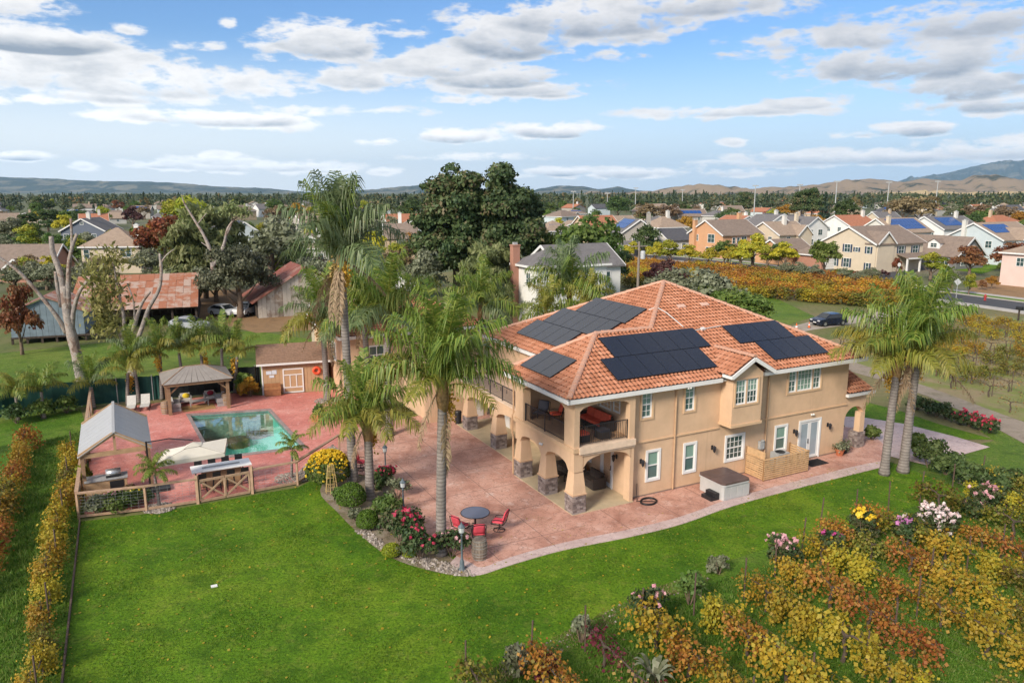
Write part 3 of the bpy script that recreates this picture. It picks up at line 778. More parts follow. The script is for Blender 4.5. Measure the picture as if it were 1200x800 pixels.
# --- two storey porch bay at the corner
def archwall(mb, p0, p1, th, zs, zc, zt, seg=14, mi=0, inner=None):
    """wall strip from p0 to p1 (xy) of thickness th to the left, arch springing at zs, crown zc, top zt"""
    p0 = Vector((*p0, 0)); p1 = Vector((*p1, 0)); d = p1 - p0; n = Vector((-d.y, d.x, 0)).normalized() * th
    zz = [zs + (zc - zs) * math.sqrt(max(0, 1 - (2 * i / seg - 1) ** 2)) for i in range(seg + 1)]
    for i in range(seg):
        a = p0 + d * (i / seg); b = p0 + d * ((i + 1) / seg)
        mb.face([(a.x, a.y, zz[i]), (b.x, b.y, zz[i + 1]), (b.x, b.y, zt), (a.x, a.y, zt)], mi)
        a2, b2_ = a + n, b + n
        mb.face([(a2.x, a2.y, zt), (b2_.x, b2_.y, zt), (b2_.x, b2_.y, zz[i + 1]), (a2.x, a2.y, zz[i])], mi)
        mb.face([(a.x, a.y, zz[i]), (a2.x, a2.y, zz[i]), (b2_.x, b2_.y, zz[i + 1]), (b.x, b.y, zz[i + 1])], mi)
        mb.face([(a.x, a.y, zt), (b.x, b.y, zt), (b2_.x, b2_.y, zt), (a2.x, a2.y, zt)], mi)
    for q in (p0, p1): mb.face([(q.x, q.y, zs), (q.x, q.y, zt), ((q + n).x, (q + n).y, zt), ((q + n).x, (q + n).y, zs)], mi)
m = MB()
T = .42
# lower arches, garden side first, then the porch front
archwall(m, (.62, .06), (3.45, .06), T, 2.38, 2.92, 3.2)
archwall(m, (.06, 2.78), (.06, .62), T, 2.25, 2.66, 3.2)
archwall(m, (.06, 5.52), (.06, 3.34), T, 2.25, 2.66, 3.2)
for (y0, y1) in ((.06, .62), (2.78, 3.34), (5.52, 6.08)): m.b2(.06, .06 + T + .1, y0, y1, 2.2, 3.2)
m.b2(3.40, 3.62, .06, .56, 0, 3.3)
m.b2(.16, 3.62, .16, 6.0, 3.12, 3.36)                     # balcony floor slab
m.build('porch_arcade', M_stucco, house)
m = MB(); m.b2(-.03, .62, -.04, 6.14, 3.2, 3.42); m.build('balcony_beam', M_stucco2, house)
m = MB(); m.b2(.3, 3.6, -.1, .5, 3.12, 3.43); m.b2(.5, 3.6, -.02, .3, 3.0, 3.12); m.build('balcony_ledge', M_ledge, house)
m = MB(); m.b2(.63, 3.62, .5, 5.98, 3.362, 3.385); m.build('balcony_floor', plain('balcony_tile', (.50, .33, .20), .6, var=.15, scale=3), house)
# upper posts and headers
m = MB()
m.b2(.06, .36, .06, .98, 3.42, 5.75); m.b2(.36, .98, .06, .5, 5.3, 5.75) if False else None
m.b2(.06, .50, 5.18, 6.10, 3.42, 5.75); m.b2(3.30, 3.62, .06, .42, 3.42, 5.75)
archwall(m, (.36, .06), (3.30, .06), .34, 5.22, 5.52, 5.75)
archwall(m, (.06, 5.18), (.06, .98), .34, 5.2, 5.50, 5.75)
m.b2(.4, 3.62, 5.75, 6.08, 3.36, 5.75)
m.build('balcony_posts', M_stucco, house)
m = MB(); m.b2(.1, 3.7, .1, 6.1, 5.74, 5.8); m.build('balcony_ceiling', M_stucco2, house)
# tapered columns on stone bases
M_stone, nt_, b_ = newmat('ledge_stone_veneer')
_at = nt_.nodes.new('ShaderNodeAttribute'); _at.attribute_name = 'rnd'
_v = coords(nt_, 'World')
_c0 = ramp_(nt_, _at.outputs['Fac'], [(0, (.11, .085, .08)), (.3, (.20, .155, .14)), (.55, (.29, .235, .215)), (.8, (.36, .31, .29)), (1, (.17, .12, .11))])
_c0 = mix_(nt_, math_(nt_, 'MULTIPLY', noise_(nt_, _v, 18, 4), .5), _c0, (.20, .16, .15))
nt_.links.new(_c0, b_.inputs['Base Color']); b_.inputs['Roughness'].default_value = .9
def boxes_mesh(name, boxes, mat):
    """many small boxes, each with its own shade"""
    V = []; r = []
    for (x0, x1, y0, y1, z0, z1) in boxes:
        c = [(x, y, z) for x in (x0, x1) for y in (y0, y1) for z in (z0, z1)]; k = rng.random()
        for f in ((0, 1, 3, 2), (4, 6, 7, 5), (0, 4, 5, 1), (2, 3, 7, 6), (0, 2, 6, 4), (1, 5, 7, 3)):
            V += [c[i] for i in f]; r.append(k)
    return quadmesh(name, V, mat, r)
def stone_base(w, h):
    bx = []
    z = 0.0; hw = w / 2 - .03
    while z < h - .04:
        dz = min(rng.uniform(.07, .13), h - z)
        for side in range(4):
            t = -hw
            while t < hw - .01:
                l = min(rng.uniform(.13, .34), hw - t); e = rng.uniform(.0, .035); g_ = .008
                a, b, c, d = t + g_, t + l - g_, -hw - e, -hw + .05
                q = {0: (a, b, c, d), 1: (-c, -d, a, b), 2: (a, b, -c, -d), 3: (c, d, a, b)}[side]
                bx.append((min(q[:2]), max(q[:2]), min(q[2:]), max(q[2:]), z + g_ * .6, z + dz - g_ * .6)); t += l
        z += dz
    bx.append((-hw + .02, hw - .02, -hw + .02, hw - .02, 0, h))
    return boxes_mesh('stone_base', bx, M_stone)
def taper(mb, w0, w1, z0, z1, mi=0):
    vs = [(x * w0 / 2, y * w0 / 2, z0) for x, y in ((-1, -1), (1, -1), (1, 1), (-1, 1))] + [(x * w1 / 2, y * w1 / 2, z1) for x, y in ((-1, -1), (1, -1), (1, 1), (-1, 1))]
    mb.add(vs, [(3, 2, 1, 0), (4, 5, 6, 7), (0, 1, 5, 4), (1, 2, 6, 5), (2, 3, 7, 6), (3, 0, 4, 7)], mi)
colm = MB(); taper(colm, .80, .84, .95, 1.03); taper(colm, .74, .50, 1.03, 2.24); taper(colm, .56, .62, 2.18, 2.26)
colme = colm.mesh('column', M_stucco); stme = stone_base(.80, .96)
for (x, y) in ((.38, .38), (.38, 3.06), (.38, 5.76), (1.28, 10.6), (1.28, 14.85)):
    c = link('column', colme, house, (x, y, .05)); link('stone_base', stme, c, kind='stuff')

# porch slab
m = MB(); m.prism([(-.02, -.02), (3.62, -.02), (3.62, 6.05), (-.02, 6.05)], .0, .085); m.prism([(.88, 6.05), (3.62, 6.05), (3.62, 16.4), (.88, 16.4)], .0, .085)
m.build('porch_slab', M_slab, house)
leaf_door(house, 3.605, 2.36, .09, 1.15, 2.25, -math.pi / 2, leaves_=1, glass=M_glass)
window(house, 3.61, 4.6, .9, 1.5, 1.3, -math.pi / 2, trim=.1, style='fixed', glass=(M_glass, M_glass))
for (a, b, z0, z1, cc) in ((3.33, 3.9, 4.32, 4.9, 1), (2.1, 3.15, 4.3, 5.05, 3), (1.32, 1.93, 4.34, 5.2, 1)): window(house, 3.61, (a + b) / 2, z0, b - a, z1 - z0, -math.pi / 2, trim=.06, fr=.03, style='fixed', glass=(M_glass, M_glass), cols=cc, rows=3)
# deck over the long porch
m = MB()
archwall(m, (.95, 10.30), (.95, 6.1), T, 2.15, 2.62, 2.75); archwall(m, (.95, 14.55), (.95, 10.9), T, 2.15, 2.62, 2.75); archwall(m, (.95, 16.4), (.95, 15.15), T, 2.15, 2.3, 2.75)
for (y0, y1) in ((10.3, 10.9), (14.55, 15.15)): m.b2(.95, 1.37, y0, y1, 2.15, 2.75)
m.b2(.95, 1.37, 6.08, 16.4, 2.75, 3.25); m.b2(1.37, 3.64, 6.08, 16.4, 3.0, 3.18)
m.build('deck_arcade', M_stucco, house)
m = MB(); m.b2(.88, 1.42, 6.12, 16.4, 3.252, 3.32); m.build('deck_coping', M_ledge, house)
m = MB(); m.b2(1.42, 3.63, 6.1, 16.4, 3.19, 3.26); m.build('deck_floor', plain('deck_tile', (.58, .43, .32), .7, var=.1, scale=2), house)
m = MB(); m.b2(3.58, 3.63, 13.6, 15.6, .09, 2.2); m.build('garage_door', M_white, house)

# railings
balm = MB().b2(-.009, .009, -.009, .009, 0, .86).mesh('baluster', M_iron)
def railing(p0, p1, z, h=.98, step=.105, posts=(0, 1), hang=False):
    p0 = Vector((*p0, z)); p1 = Vector((*p1, z)); d = p1 - p0; n = int(d.length / step)
    m = MB(); up = Vector((0, 0, 1))
    m.bar(p0 + up * h, p1 + up * h, .05, .035); m.bar(p0 + up * .1, p1 + up * .1, .03, .025)
    for t in posts: m.bar(p0 + d * t, p0 + d * t + up * h, .045)
    o = m.build('railing', M_iron, house)
    for i in range(1, n): link('baluster', balm, o, p0 + d * (i / n) + up * .11)
    if hang:
        k = MB()
        for i in range(2, n, 8): q = p0 + d * (i / n); k.bar(q + up * .55, q + up * .8, .06, .02)
        k.build('ornament', M_iron, o)
    return o
railing((.42, .22), (3.28, .22), 3.42)
railing((.18, 5.16), (.18, 1.0), 3.42, posts=(0, .5, 1))
for k in range(6): railing((1.05, 6.3 + 1.66 * k), (1.05, 6.3 + 1.66 * (k + 1)), 3.32, .92, hang=True, posts=(0, 1) if k == 0 else (1,))

# --- roof planes, tiles, ridge caps
PZ = .473
AP = (11.85, 8.45, 5.9 + PZ * 8.45); FA = (4.0, 4.3, 5.9 + PZ * 4.3); FB = (7.70, 4.3, 5.9 + PZ * 4.3)
rf = MB()
rf.face([(-.3, 0, 5.9), (20.3, 0, 5.9), AP, FB, FA])
rf.face([(-.3, 6.8, 5.9), (-.3, 0, 5.9), FA]); rf.face([(3.4, 6.8, 5.95), (-.3, 6.8, 5.9), FA, FB, (5.2, 6.8, 6.75)])
rf.face([(3.4, 16.9, 5.9), (3.4, 4.3, 5.9), FB, AP]); rf.face([(20.3, 0, 5.9), (20.3, 16.9, 5.9), AP]); rf.face([(20.3, 16.9, 5.9), (3.4, 16.9, 5.9), AP])
rf.build('roof_deck', M_under, house)
TW, TL = .25, .33
def inpoly(pu, ps, poly):
    ins = np.zeros(len(pu), bool); n = len(poly)
    for i in range(n):
        x1, y1 = poly[i]; x2, y2 = poly[(i + 1) % n]
        c = ((y1 > ps) != (y2 > ps)) & (pu < (x2 - x1) * (ps - y1) / (y2 - y1 + 1e-12) + x1); ins ^= c
    return ins
def tiles(o, U, S, poly, parent, mat=None, tw=TW, tl=TL, name='roof_tiles'):
    """S-shaped clay tiles over the polygon poly given in (along eave, up slope) coordinates"""
    o = np.array(o, float); U = np.array(U, float); U /= np.linalg.norm(U); S = np.array(S, float); S /= np.linalg.norm(S); N = np.cross(U, S)
    if N[2] < 0: N = -N
    us = [p[0] for p in poly]; ss = [p[1] for p in poly]
    gu, gs = np.meshgrid(np.arange(min(us), max(us), tw), np.arange(min(ss) - .08, max(ss), tl)); gu = gu.ravel(); gs = gs.ravel()
    ok = inpoly(gu + tw / 2, gs + tl * .45, poly); gu, gs = gu[ok], gs[ok]; n = len(gu)
    pr = [(0, .03), (.05, .075), (.11, .095), (.17, .075), (.225, .035), (.30, .03)]
    js = rng.uniform(-.015, .015, n); jh = rng.uniform(0, .014, n); k = rng.random(n)
    k = np.clip(k * .8 + .1 + .1 * np.sin(gu * 1.3 + gs * .9), 0, 1)
    def pt(u, s, h): return o + (gu + u)[:, None] * U + (gs + s + js)[:, None] * S + (h + jh)[:, None] * N
    Q = []
    f = tw / .30
    for (u0, h0), (u1, h1) in zip(pr, pr[1:]):
        Q.append(np.stack([pt(u0 * f, 0, h0 + .055), pt(u1 * f, 0, h1 + .055), pt(u1 * f, tl + .03, h1), pt(u0 * f, tl + .03, h0)], 1))
    V = np.stack(Q, 1).reshape(-1, 3)
    return link(name, quadmesh(name, V, mat or M_tile, np.repeat(k, 5)), parent, kind='stuff')
sl = math.sqrt(1 + PZ * PZ)
# garden face (main and front section share this plane)
def yS(y): return y * sl
tiles((0, 0, 5.9), (1, 0, 0), (0, 1, PZ), [(-.3, 0), (20.3, 0), (AP[0], yS(AP[1])), (FB[0], yS(FB[1])), (FA[0], yS(FA[1]))], house)
tiles((-.3, 6.8, 5.9), (0, -1, 0), (1, 0, PZ), [(0, 0), (6.8, 0), (6.8 - 4.3, 4.3 * sl)], house)
tiles((3.4, 16.9, 5.9), (0, -1, 0), (1, 0, PZ), [(0, 0), (12.6, 0), (12.6, 4.3 * sl), (8.45, 8.45 * sl)], house)
tiles((3.4, 6.8, 5.92), (-1, 0, 0), (0, -1, (FA[2] - 5.9) / 2.5), [(-3.8, 0), (3.7, 0), (-.6, 3.1), (-4.3, 3.1)], house)
tiles((20.3, 0, 5.9), (0, 1, 0), (-1, 0, PZ), [(0, 0), (16.9, 0), (8.45, 8.45 * sl)], house)
capm = MB()
for i in range(6):
    a0, a1 = math.pi * i / 6, math.pi * (i + 1) / 6
    capm.face([(0, -.16 * math.cos(a0), .14 * math.sin(a0)), (0, -.16 * math.cos(a1), .14 * math.sin(a1)), (.46, -.125 * math.cos(a1), .11 * math.sin(a1)), (.46, -.125 * math.cos(a0), .11 * math.sin(a0))])
capm.face([(0, -.16 * math.cos(math.pi * i / 6), .14 * math.sin(math.pi * i / 6)) for i in range(7)])
capm.face([(.46, -.125 * math.cos(math.pi * i / 6), .11 * math.sin(math.pi * i / 6)) for i in range(7)][::-1])
capme = capm.mesh('ridge_cap', M_cap)
def caps(a, b, lift=.07):
    a = Vector(a); b = Vector(b); d = (b - a); n = max(1, int(d.length / .40)); q = d.to_track_quat('X', 'Z')
    for i in range(n):
        o = link('ridge_cap', capme, house, a + d * (i / n) + Vector((0, 0, lift + .012 * (i % 2)))); o.rotation_mode = 'QUATERNION'; o.rotation_quaternion = q
caps((-.3, 0, 5.9), FA); caps(FA, FB); caps(FB, AP); caps((20.3, 0, 5.9), AP); caps((3.4, 16.9, 5.9), AP); caps((-.3, 6.8, 5.9), FA)
# gutters / fascia
m = MB()
m.b2(-.42, 9.1, -.16, -.02, 5.70, 5.90); m.b2(12.1, 20.42, -.16, -.02, 5.70, 5.90)
m.b2(-.44, -.30, -.16, 6.9, 5.70, 5.90); m.b2(3.26, 3.40, 6.9, 17.0, 5.70, 5.90); m.b2(-.30, 3.26, 6.8, 6.94, 5.72, 5.9)
m.b2(20.3, 20.44, -.02, 17, 5.70, 5.90)
m.build('gutter', M_white, house)
m = MB(); m.b2(-.30, 20.3, -.02, .4, 5.70, 5.76); m.b2(-.30, .1, .4, 6.8, 5.70, 5.76); m.b2(3.4, 3.62, 6.8, 16.9, 5.70, 5.76); m.build('eave_soffit', M_white, house)
# bay gable roof
GX, GY = 10.62, -.82
m = MB(); zl, zr = 6.15, 6.98
for sx in (-1, 1):
    xo = GX + sx * 1.48
    m.slab([(GX, GY, zr), (GX, 2.3, zr), (xo, 2.3 if False else .55, zl), (xo, GY, zl)] if sx > 0 else [(xo, GY, zl), (xo, .55, zl), (GX, 2.3, zr), (GX, GY, zr)], .08)
m.build('bay_roof_deck', M_under, house)
gs = math.hypot(1.48, zr - zl)
tiles((GX - 1.48, 2.3, zl), (0, -1, 0), (1.48, 0, zr - zl), [(1.75, 0), (3.12, 0), (3.12, gs), (0, gs)], house)
tiles((GX + 1.48, GY, zl), (0, 1, 0), (-1.48, 0, zr - zl), [(0, 0), (1.37, 0), (3.12, gs), (0, gs)], house)
caps((GX, GY, zr), (GX, 2.2, zr), .06)
m = MB()
for sx in (-1, 1): m.bar((GX + sx * .0, GY - .02, zr - .06), (GX + sx * 1.52, GY - .02, zl - .08), .06, .2)
m.bar((GX - 1.5, GY, zl - .09), (GX - 1.5, -.1, zl - .09), .1, .16); m.bar((GX + 1.5, GY, zl - .09), (GX + 1.5, -.1, zl - .09), .1, .16)
m.build('bargeboard', M_white, house)
# roof vents and conduit
vm = plain('vent_tile', (.62, .40, .31), .8)
for (x, y) in ((11.0, 5.85), (11.3, 5.85), (12.8, 5.83), (13.1, 5.83)): MB().box((x, y, 5.9 + PZ * y + .13), (.24, .3, .09), 0, 0, 0, math.atan(PZ)).build('roof_vent', vm, house)
m = MB(); m.tube([(10.1, 3.6, 5.9 + PZ * 3.6 + .16), (12.4, 3.75, 5.9 + PZ * 3.75 + .16)], .03); m.tube([(9.0, 6.2, 8.68), (9.35, 5.95, 8.86), (9.6, 5.3, 8.6), (9.8, 4.0, 7.95)], .03); m.box((10.9, 3.6, 5.9 + PZ * 3.6 + .2), (.25, .2, .12), 0, 0, 0, math.atan(PZ))
m.build('conduit', plain('conduit_grey', (.6, .57, .54), .5), house)

# solar panels, one by one
mpv, ntp, bp_ = newmat('solar_cells')
_v = coords(ntp, 'Object')
_br = ntp.nodes.new('ShaderNodeTexBrick'); _br.offset = 0; _br.inputs['Scale'].default_value = 1; _br.inputs['Brick Width'].default_value = .16; _br.inputs['Row Height'].default_value = .16; _br.inputs['Mortar Size'].default_value = .006
ntp.links.new(_v, _br.inputs['Vector']); _br.inputs['Color1'].default_value = (.003, .006, .015, 1); _br.inputs['Color2'].default_value = (.004, .007, .018, 1); _br.inputs['Mortar'].default_value = (.006, .009, .018, 1)
ntp.links.new(_br.outputs[0], bp_.inputs['Base Color']); bp_.inputs['Roughness'].default_value = .16; bp_.inputs['Specular IOR Level'].default_value = .8
bump_(ntp, bp_, noise_(ntp, _v, 40, 3), .03, .002)
M_pv = mpv; M_pvf = plain('panel_frame', (.02, .022, .03), .4, metal=.5)
pm = MB(); pm.b2(-.525, .525, -.86, .86, -.02, .02, 0); pm.b2(-.535, .535, -.872, -.86, -.025, .024, 1); pm.b2(-.535, .535, .86, .872, -.025, .024, 1); pm.b2(-.535, -.525, -.86, .86, -.025, .024, 1); pm.b2(.525, .535, -.86, .86, -.025, .024, 1)
pvme = pm.mesh('solar_panel', [M_pv, M_pvf])
th = math.atan(PZ)
def panel_right(x, y): link('solar_panel', pvme, house, (x, y, 5.9 + PZ * y + .2), (th, 0, 0))
def panel_left(x, y, x0): link('solar_panel', pvme, house, (x, y, 5.9 + PZ * (x - x0) + .2), (th, 0, -math.pi / 2))
ys1, ys2 = .60 + .76, .62 + .76 + 1.58
for i in range(6): panel_right(3.40 + 1.08 * i, ys1); panel_right(4.34 + 1.08 * i, ys2)
for i in range(4): panel_right(13.98 + 1.08 * i, 1.28); panel_right(12.92 + 1.08 * i, 2.88)
for i in range(3): panel_left(1.0, 3.2 + 1.045 * i, -.3)
for i in range(5): panel_left(8.18, 6.86 + 1.075 * i, 3.4)
for i in range(6): panel_left(6.58, 7.2 + 1.075 * i, 3.4)
for i in range(5): panel_left(4.98, 8.95 + 1.075 * i, 3.4)

# wall lamps, downspouts, flood lamps
def sconce(x, y, z, rz=0.0):
    m = MB(); m.b2(-.06, .06, -.03, 0, -.12, .12); m.tube([(0, -.02, .06), (0, -.16, .1), (0, -.2, .02)], .015, 5); m.lathe([(.02, .2), (.10, .13), (.115, .11), (.09, .10), (.07, -.1), (.05, -.14), (.015, -.2)], (0, -.2, -.06), 8)
    o = link('wall_lamp', m.mesh('wall_lamp', M_iron), house, (x, y, z), rz)
    MB().lathe([(.082, .03), (.065, -.09)], (0, -.2, -.03), 8).build('lamp_glass', plain('lamp_glass', (.45, .45, .42), .2), o)
for (x, z) in ((4.31, 1.98), (9.08, 1.96), (15.25, 1.95), (18.04, 1.94)): sconce(x, .4, z)
sconce(3.6, 1.5, 2.0, -math.pi / 2)
M_drain = plain('downspout_paint', (.50, .32, .19), .6)
for x in (6.42, 12.95): 
    m = MB(); m.tube([(x, .32, .1), (x, .32, 5.6), (x, .0, 5.75)], .045, 6); m.build('downspout', M_drain, house)
m = MB(); m.tube([(-.02, 6.2, .1), (-.02, 6.2, 2.3), (-.08, 6.2, 2.45), (-.08, 6.2, 3.5), (.0, 6.2, 3.65), (.0, 6.2, 5.3), (-.3, 6.3, 5.72)], .05, 6); m.build('downspout', M_drain, house)
M_lampw = plain('floodlight_white', (.7, .69, .66), .5)
for (x, y, z, rz) in ((16.6, .4, 2.76, 0), (.06, 3.1, 2.75, -math.pi / 2), (.95, 10.6, 2.6, -math.pi / 2), (6.9, .0, 5.62, 0)):
    m = MB(); m.lathe([(.06, 0), (.06, .05)], (0, 0, 0), 8); m.ball((-.08, -.1, .02), .065, 8, 5); m.ball((.08, -.1, .02), .065, 8, 5); m.tube([(-.08, -.1, .02), (0, 0, .03), (.08, -.1, .02)], .02, 5)
    link('floodlight', m.mesh('floodlight', M_lampw, True), house, (x, y, z), rz)
# covered entry at the far end: arch, stone foot, little tiled roof
m = MB(); archwall(m, (19.5, .42), (21.3, .42), .4, 1.9, 2.75, 3.55); m.b2(20.95, 21.35, .42, .82, .9, 2.3); m.b2(19.5, 19.62, .5, 4.0, 2.4, 3.55); m.build('entry_arch', M_stucco, house)
l_ = link('stone_base', stone_base(.72, 1.0), house, (21.1, .7, .04), kind='stuff')
m = MB(); m.b2(19.3, 21.7, .1, .3, 3.5, 3.66); m.build('entry_gutter', M_white, house)
m = MB(); m.slab([(19.5, .25, 3.66), (21.7, .25, 3.66), (21.7, 2.5, 4.6), (19.5, 2.5, 4.6)], .1); m.build('entry_roof_deck', M_under, house)
tiles((19.5, .25, 3.68), (1, 0, 0), (0, 2.25, .94), [(0, 0), (2.2, 0), (2.2, 2.4), (0, 2.4)], house)

# ------------------------------------------------------------------ plants: builders
M_bark = plain('bark', (.17, .12, .085), .95, var=.35, scale=4, bump=.6)
M_palmbark = plain('palm_bark', (.235, .205, .185), .95, var=.28, scale=3.5, bump=.6)
_nt = M_palmbark.node_tree; _b = _nt.nodes['Principled BSDF']; _lk = _b.inputs['Base Color'].links[0].from_socket
_w = _nt.nodes.new('ShaderNodeTexWave'); _w.bands_direction = 'Z'; _w.inputs['Scale'].default_value = 1.9; _w.inputs['Distortion'].default_value = 2.2; _w.inputs['Detail'].default_value = 3; _nt.links.new(coords(_nt, 'Object'), _w.inputs['Vector'])
_nt.links.new(mix_(_nt, math_(_nt, 'MULTIPLY', smooth_(_nt, _w.outputs[1], .45, .9), .55), _lk, (.10, .08, .07)), _b.inputs['Base Color'])
M_deadwood = blotch('bare_pale_bark', [(.3, (.12, .085, .07)), (.42, (.27, .19, .155)), (.5, (.40, .35, .31)), (.6, (.24, .21, .195)), (.72, (.44, .40, .365))], 1.1, fine=7, finecol=(.22, .17, .14), bump=.8, bdist=.06, dist=1.2)
L_palm = leafmat('palm_leaflet', [(.075, .145, .020), (.14, .23, .034), (.22, .29, .05), (.33, .35, .075)], .35, .6, .4)
L_palmy = leafmat('palm_leaflet_yellow', [(.16, .20, .03), (.26, .27, .04), (.34, .31, .06), (.20, .22, .05)], .35, .6, .45)
L_palmd = leafmat('palm_leaflet_dead', [(.30, .22, .13), (.40, .30, .18), (.24, .17, .10)], .2, .5, .7)
L_palmg = leafmat('palm_leaflet_grey_green', [(.09, .145, .055), (.145, .205, .085), (.21, .265, .12), (.07, .12, .04)], .35, .6, .4)
M_rachis = plain('palm_rachis', (.20, .20, .07), .6)
M_seed = plain('palm_fruit', (.62, .36, .04), .7, var=.3, scale=14)
M_seedb = plain('palm_fruit_stalk', (.34, .24, .08), .9, var=.35, scale=14)
M_boot = plain('palm_boot_fibre', (.30, .18, .08), .95, var=.4, scale=9, bump=.5)

def frond_mesh(name, L=3.3, e0=60, bend=95, nl=52, ll=.62, mat=None, droop=1.0, twist=0.0, plume=1.0, seed=0):
    """one feather palm leaf starting at the origin, heading +x; e0 = start elevation, bend = how far the rib curves over (degrees)"""
    r = np.random.default_rng(seed); V = []; K = []
    n = 16; p = np.zeros(3); rib = [p.copy()]; dirs = []
    for i in range(n):
        t = i / n; a = R(e0 - bend * (t ** 1.35)); d = np.array([math.cos(a), math.sin(twist * t) * .35, math.sin(a)]); d /= np.linalg.norm(d)
        p = p + d * L / n; rib.append(p.copy()); dirs.append(d)
    dirs.append(dirs[-1]); rib = np.array(rib); dirs = np.array(dirs)
    # rib as a flat tapering strip (two crossed)
    for i in range(n):
        w0 = .035 * (1 - i / n) + .006; w1 = .035 * (1 - (i + 1) / n) + .006
        for ax in (np.array([0, 1, 0]), np.array([-dirs[i][2], 0, dirs[i][0]])):
            V += [rib[i] - ax * w0, rib[i] + ax * w0, rib[i + 1] + ax * w1, rib[i + 1] - ax * w1]; K.append(.85)
    for i in range(nl * 2):
        t = .13 + .87 * ((i // 2 + r.uniform(-.3, .3)) / nl); t = min(max(t, .1), .995)
        f = t * n; k = int(f); q = rib[k] + (rib[min(k + 1, n)] - rib[k]) * (f - k); d = dirs[k]
        side = 1 if i % 2 else -1
        up = np.array([-d[2], 0, d[0]]); lat = np.array([0, side, 0.0])
        l = ll * (.55 + .75 * math.sin(math.pi * min(1, t * .95 + .08)) ** .8) * r.uniform(.8, 1.12)
        a = r.uniform(-.5, .75) * plume
        v0 = lat * math.cos(a) + up * math.sin(a) + d * r.uniform(.35, .8); v0 /= np.linalg.norm(v0)
        w = np.cross(v0, up); w /= np.linalg.norm(w) + 1e-6; wd = .027 * r.uniform(.8, 1.3)
        m1 = q + v0 * l * .45; m1[2] -= .06 * droop * l
        v1 = v0 * .55 + np.array([0, 0, -1.0]) * droop * r.uniform(.5, 1.1); v1 /= np.linalg.norm(v1); m2 = m1 + v1 * l * .55
        kk = np.clip(r.normal(.5, .22), 0, 1)
        V += [q - w * wd * .6, q + w * wd * .6, m1 + w * wd, m1 - w * wd]; K.append(kk)
        V += [m1 - w * wd, m1 + w * wd, m2 + w * wd * .25, m2 - w * wd * .25]; K.append(kk)
    return quadmesh(name, np.array(V), mat, K)

FR = {}
FR_SEED = {'g': 1, 'y': 2, 'd': 3, 's': 4, 'gg': 5}
for key, mat, L, ll, dr in (('g', L_palm, 3.3, .84, 1.35), ('y', L_palmy, 3.1, .72, 1.4), ('d', L_palmd, 2.9, .40, 1.5), ('gg', L_palmg, 3.3, .90, 1.5), ('s', L_palm, 1.7, .36, .9)):
    FR[key] = [frond_mesh('frond', L, e0, bd, 54 if L > 2 else 34, ll, mat, dr, tw, 1, seed=FR_SEED[key] * 10 + i)
               for i, (e0, bd, tw) in enumerate([(88, 38, .3), (76, 82, -.4), (60, 104, .5), (42, 104, -.3), (22, 92, .4), (0, 70, -.5)])]

FR['dead'] = [frond_mesh('dead_frond', 2.9, e0, 30, 40, .34, L_palmd, 1.6, tw, 1, seed=70 + i) for i, (e0, tw) in enumerate([(-48, .2), (-58, -.2), (-30, .3), (-84, .1)])]

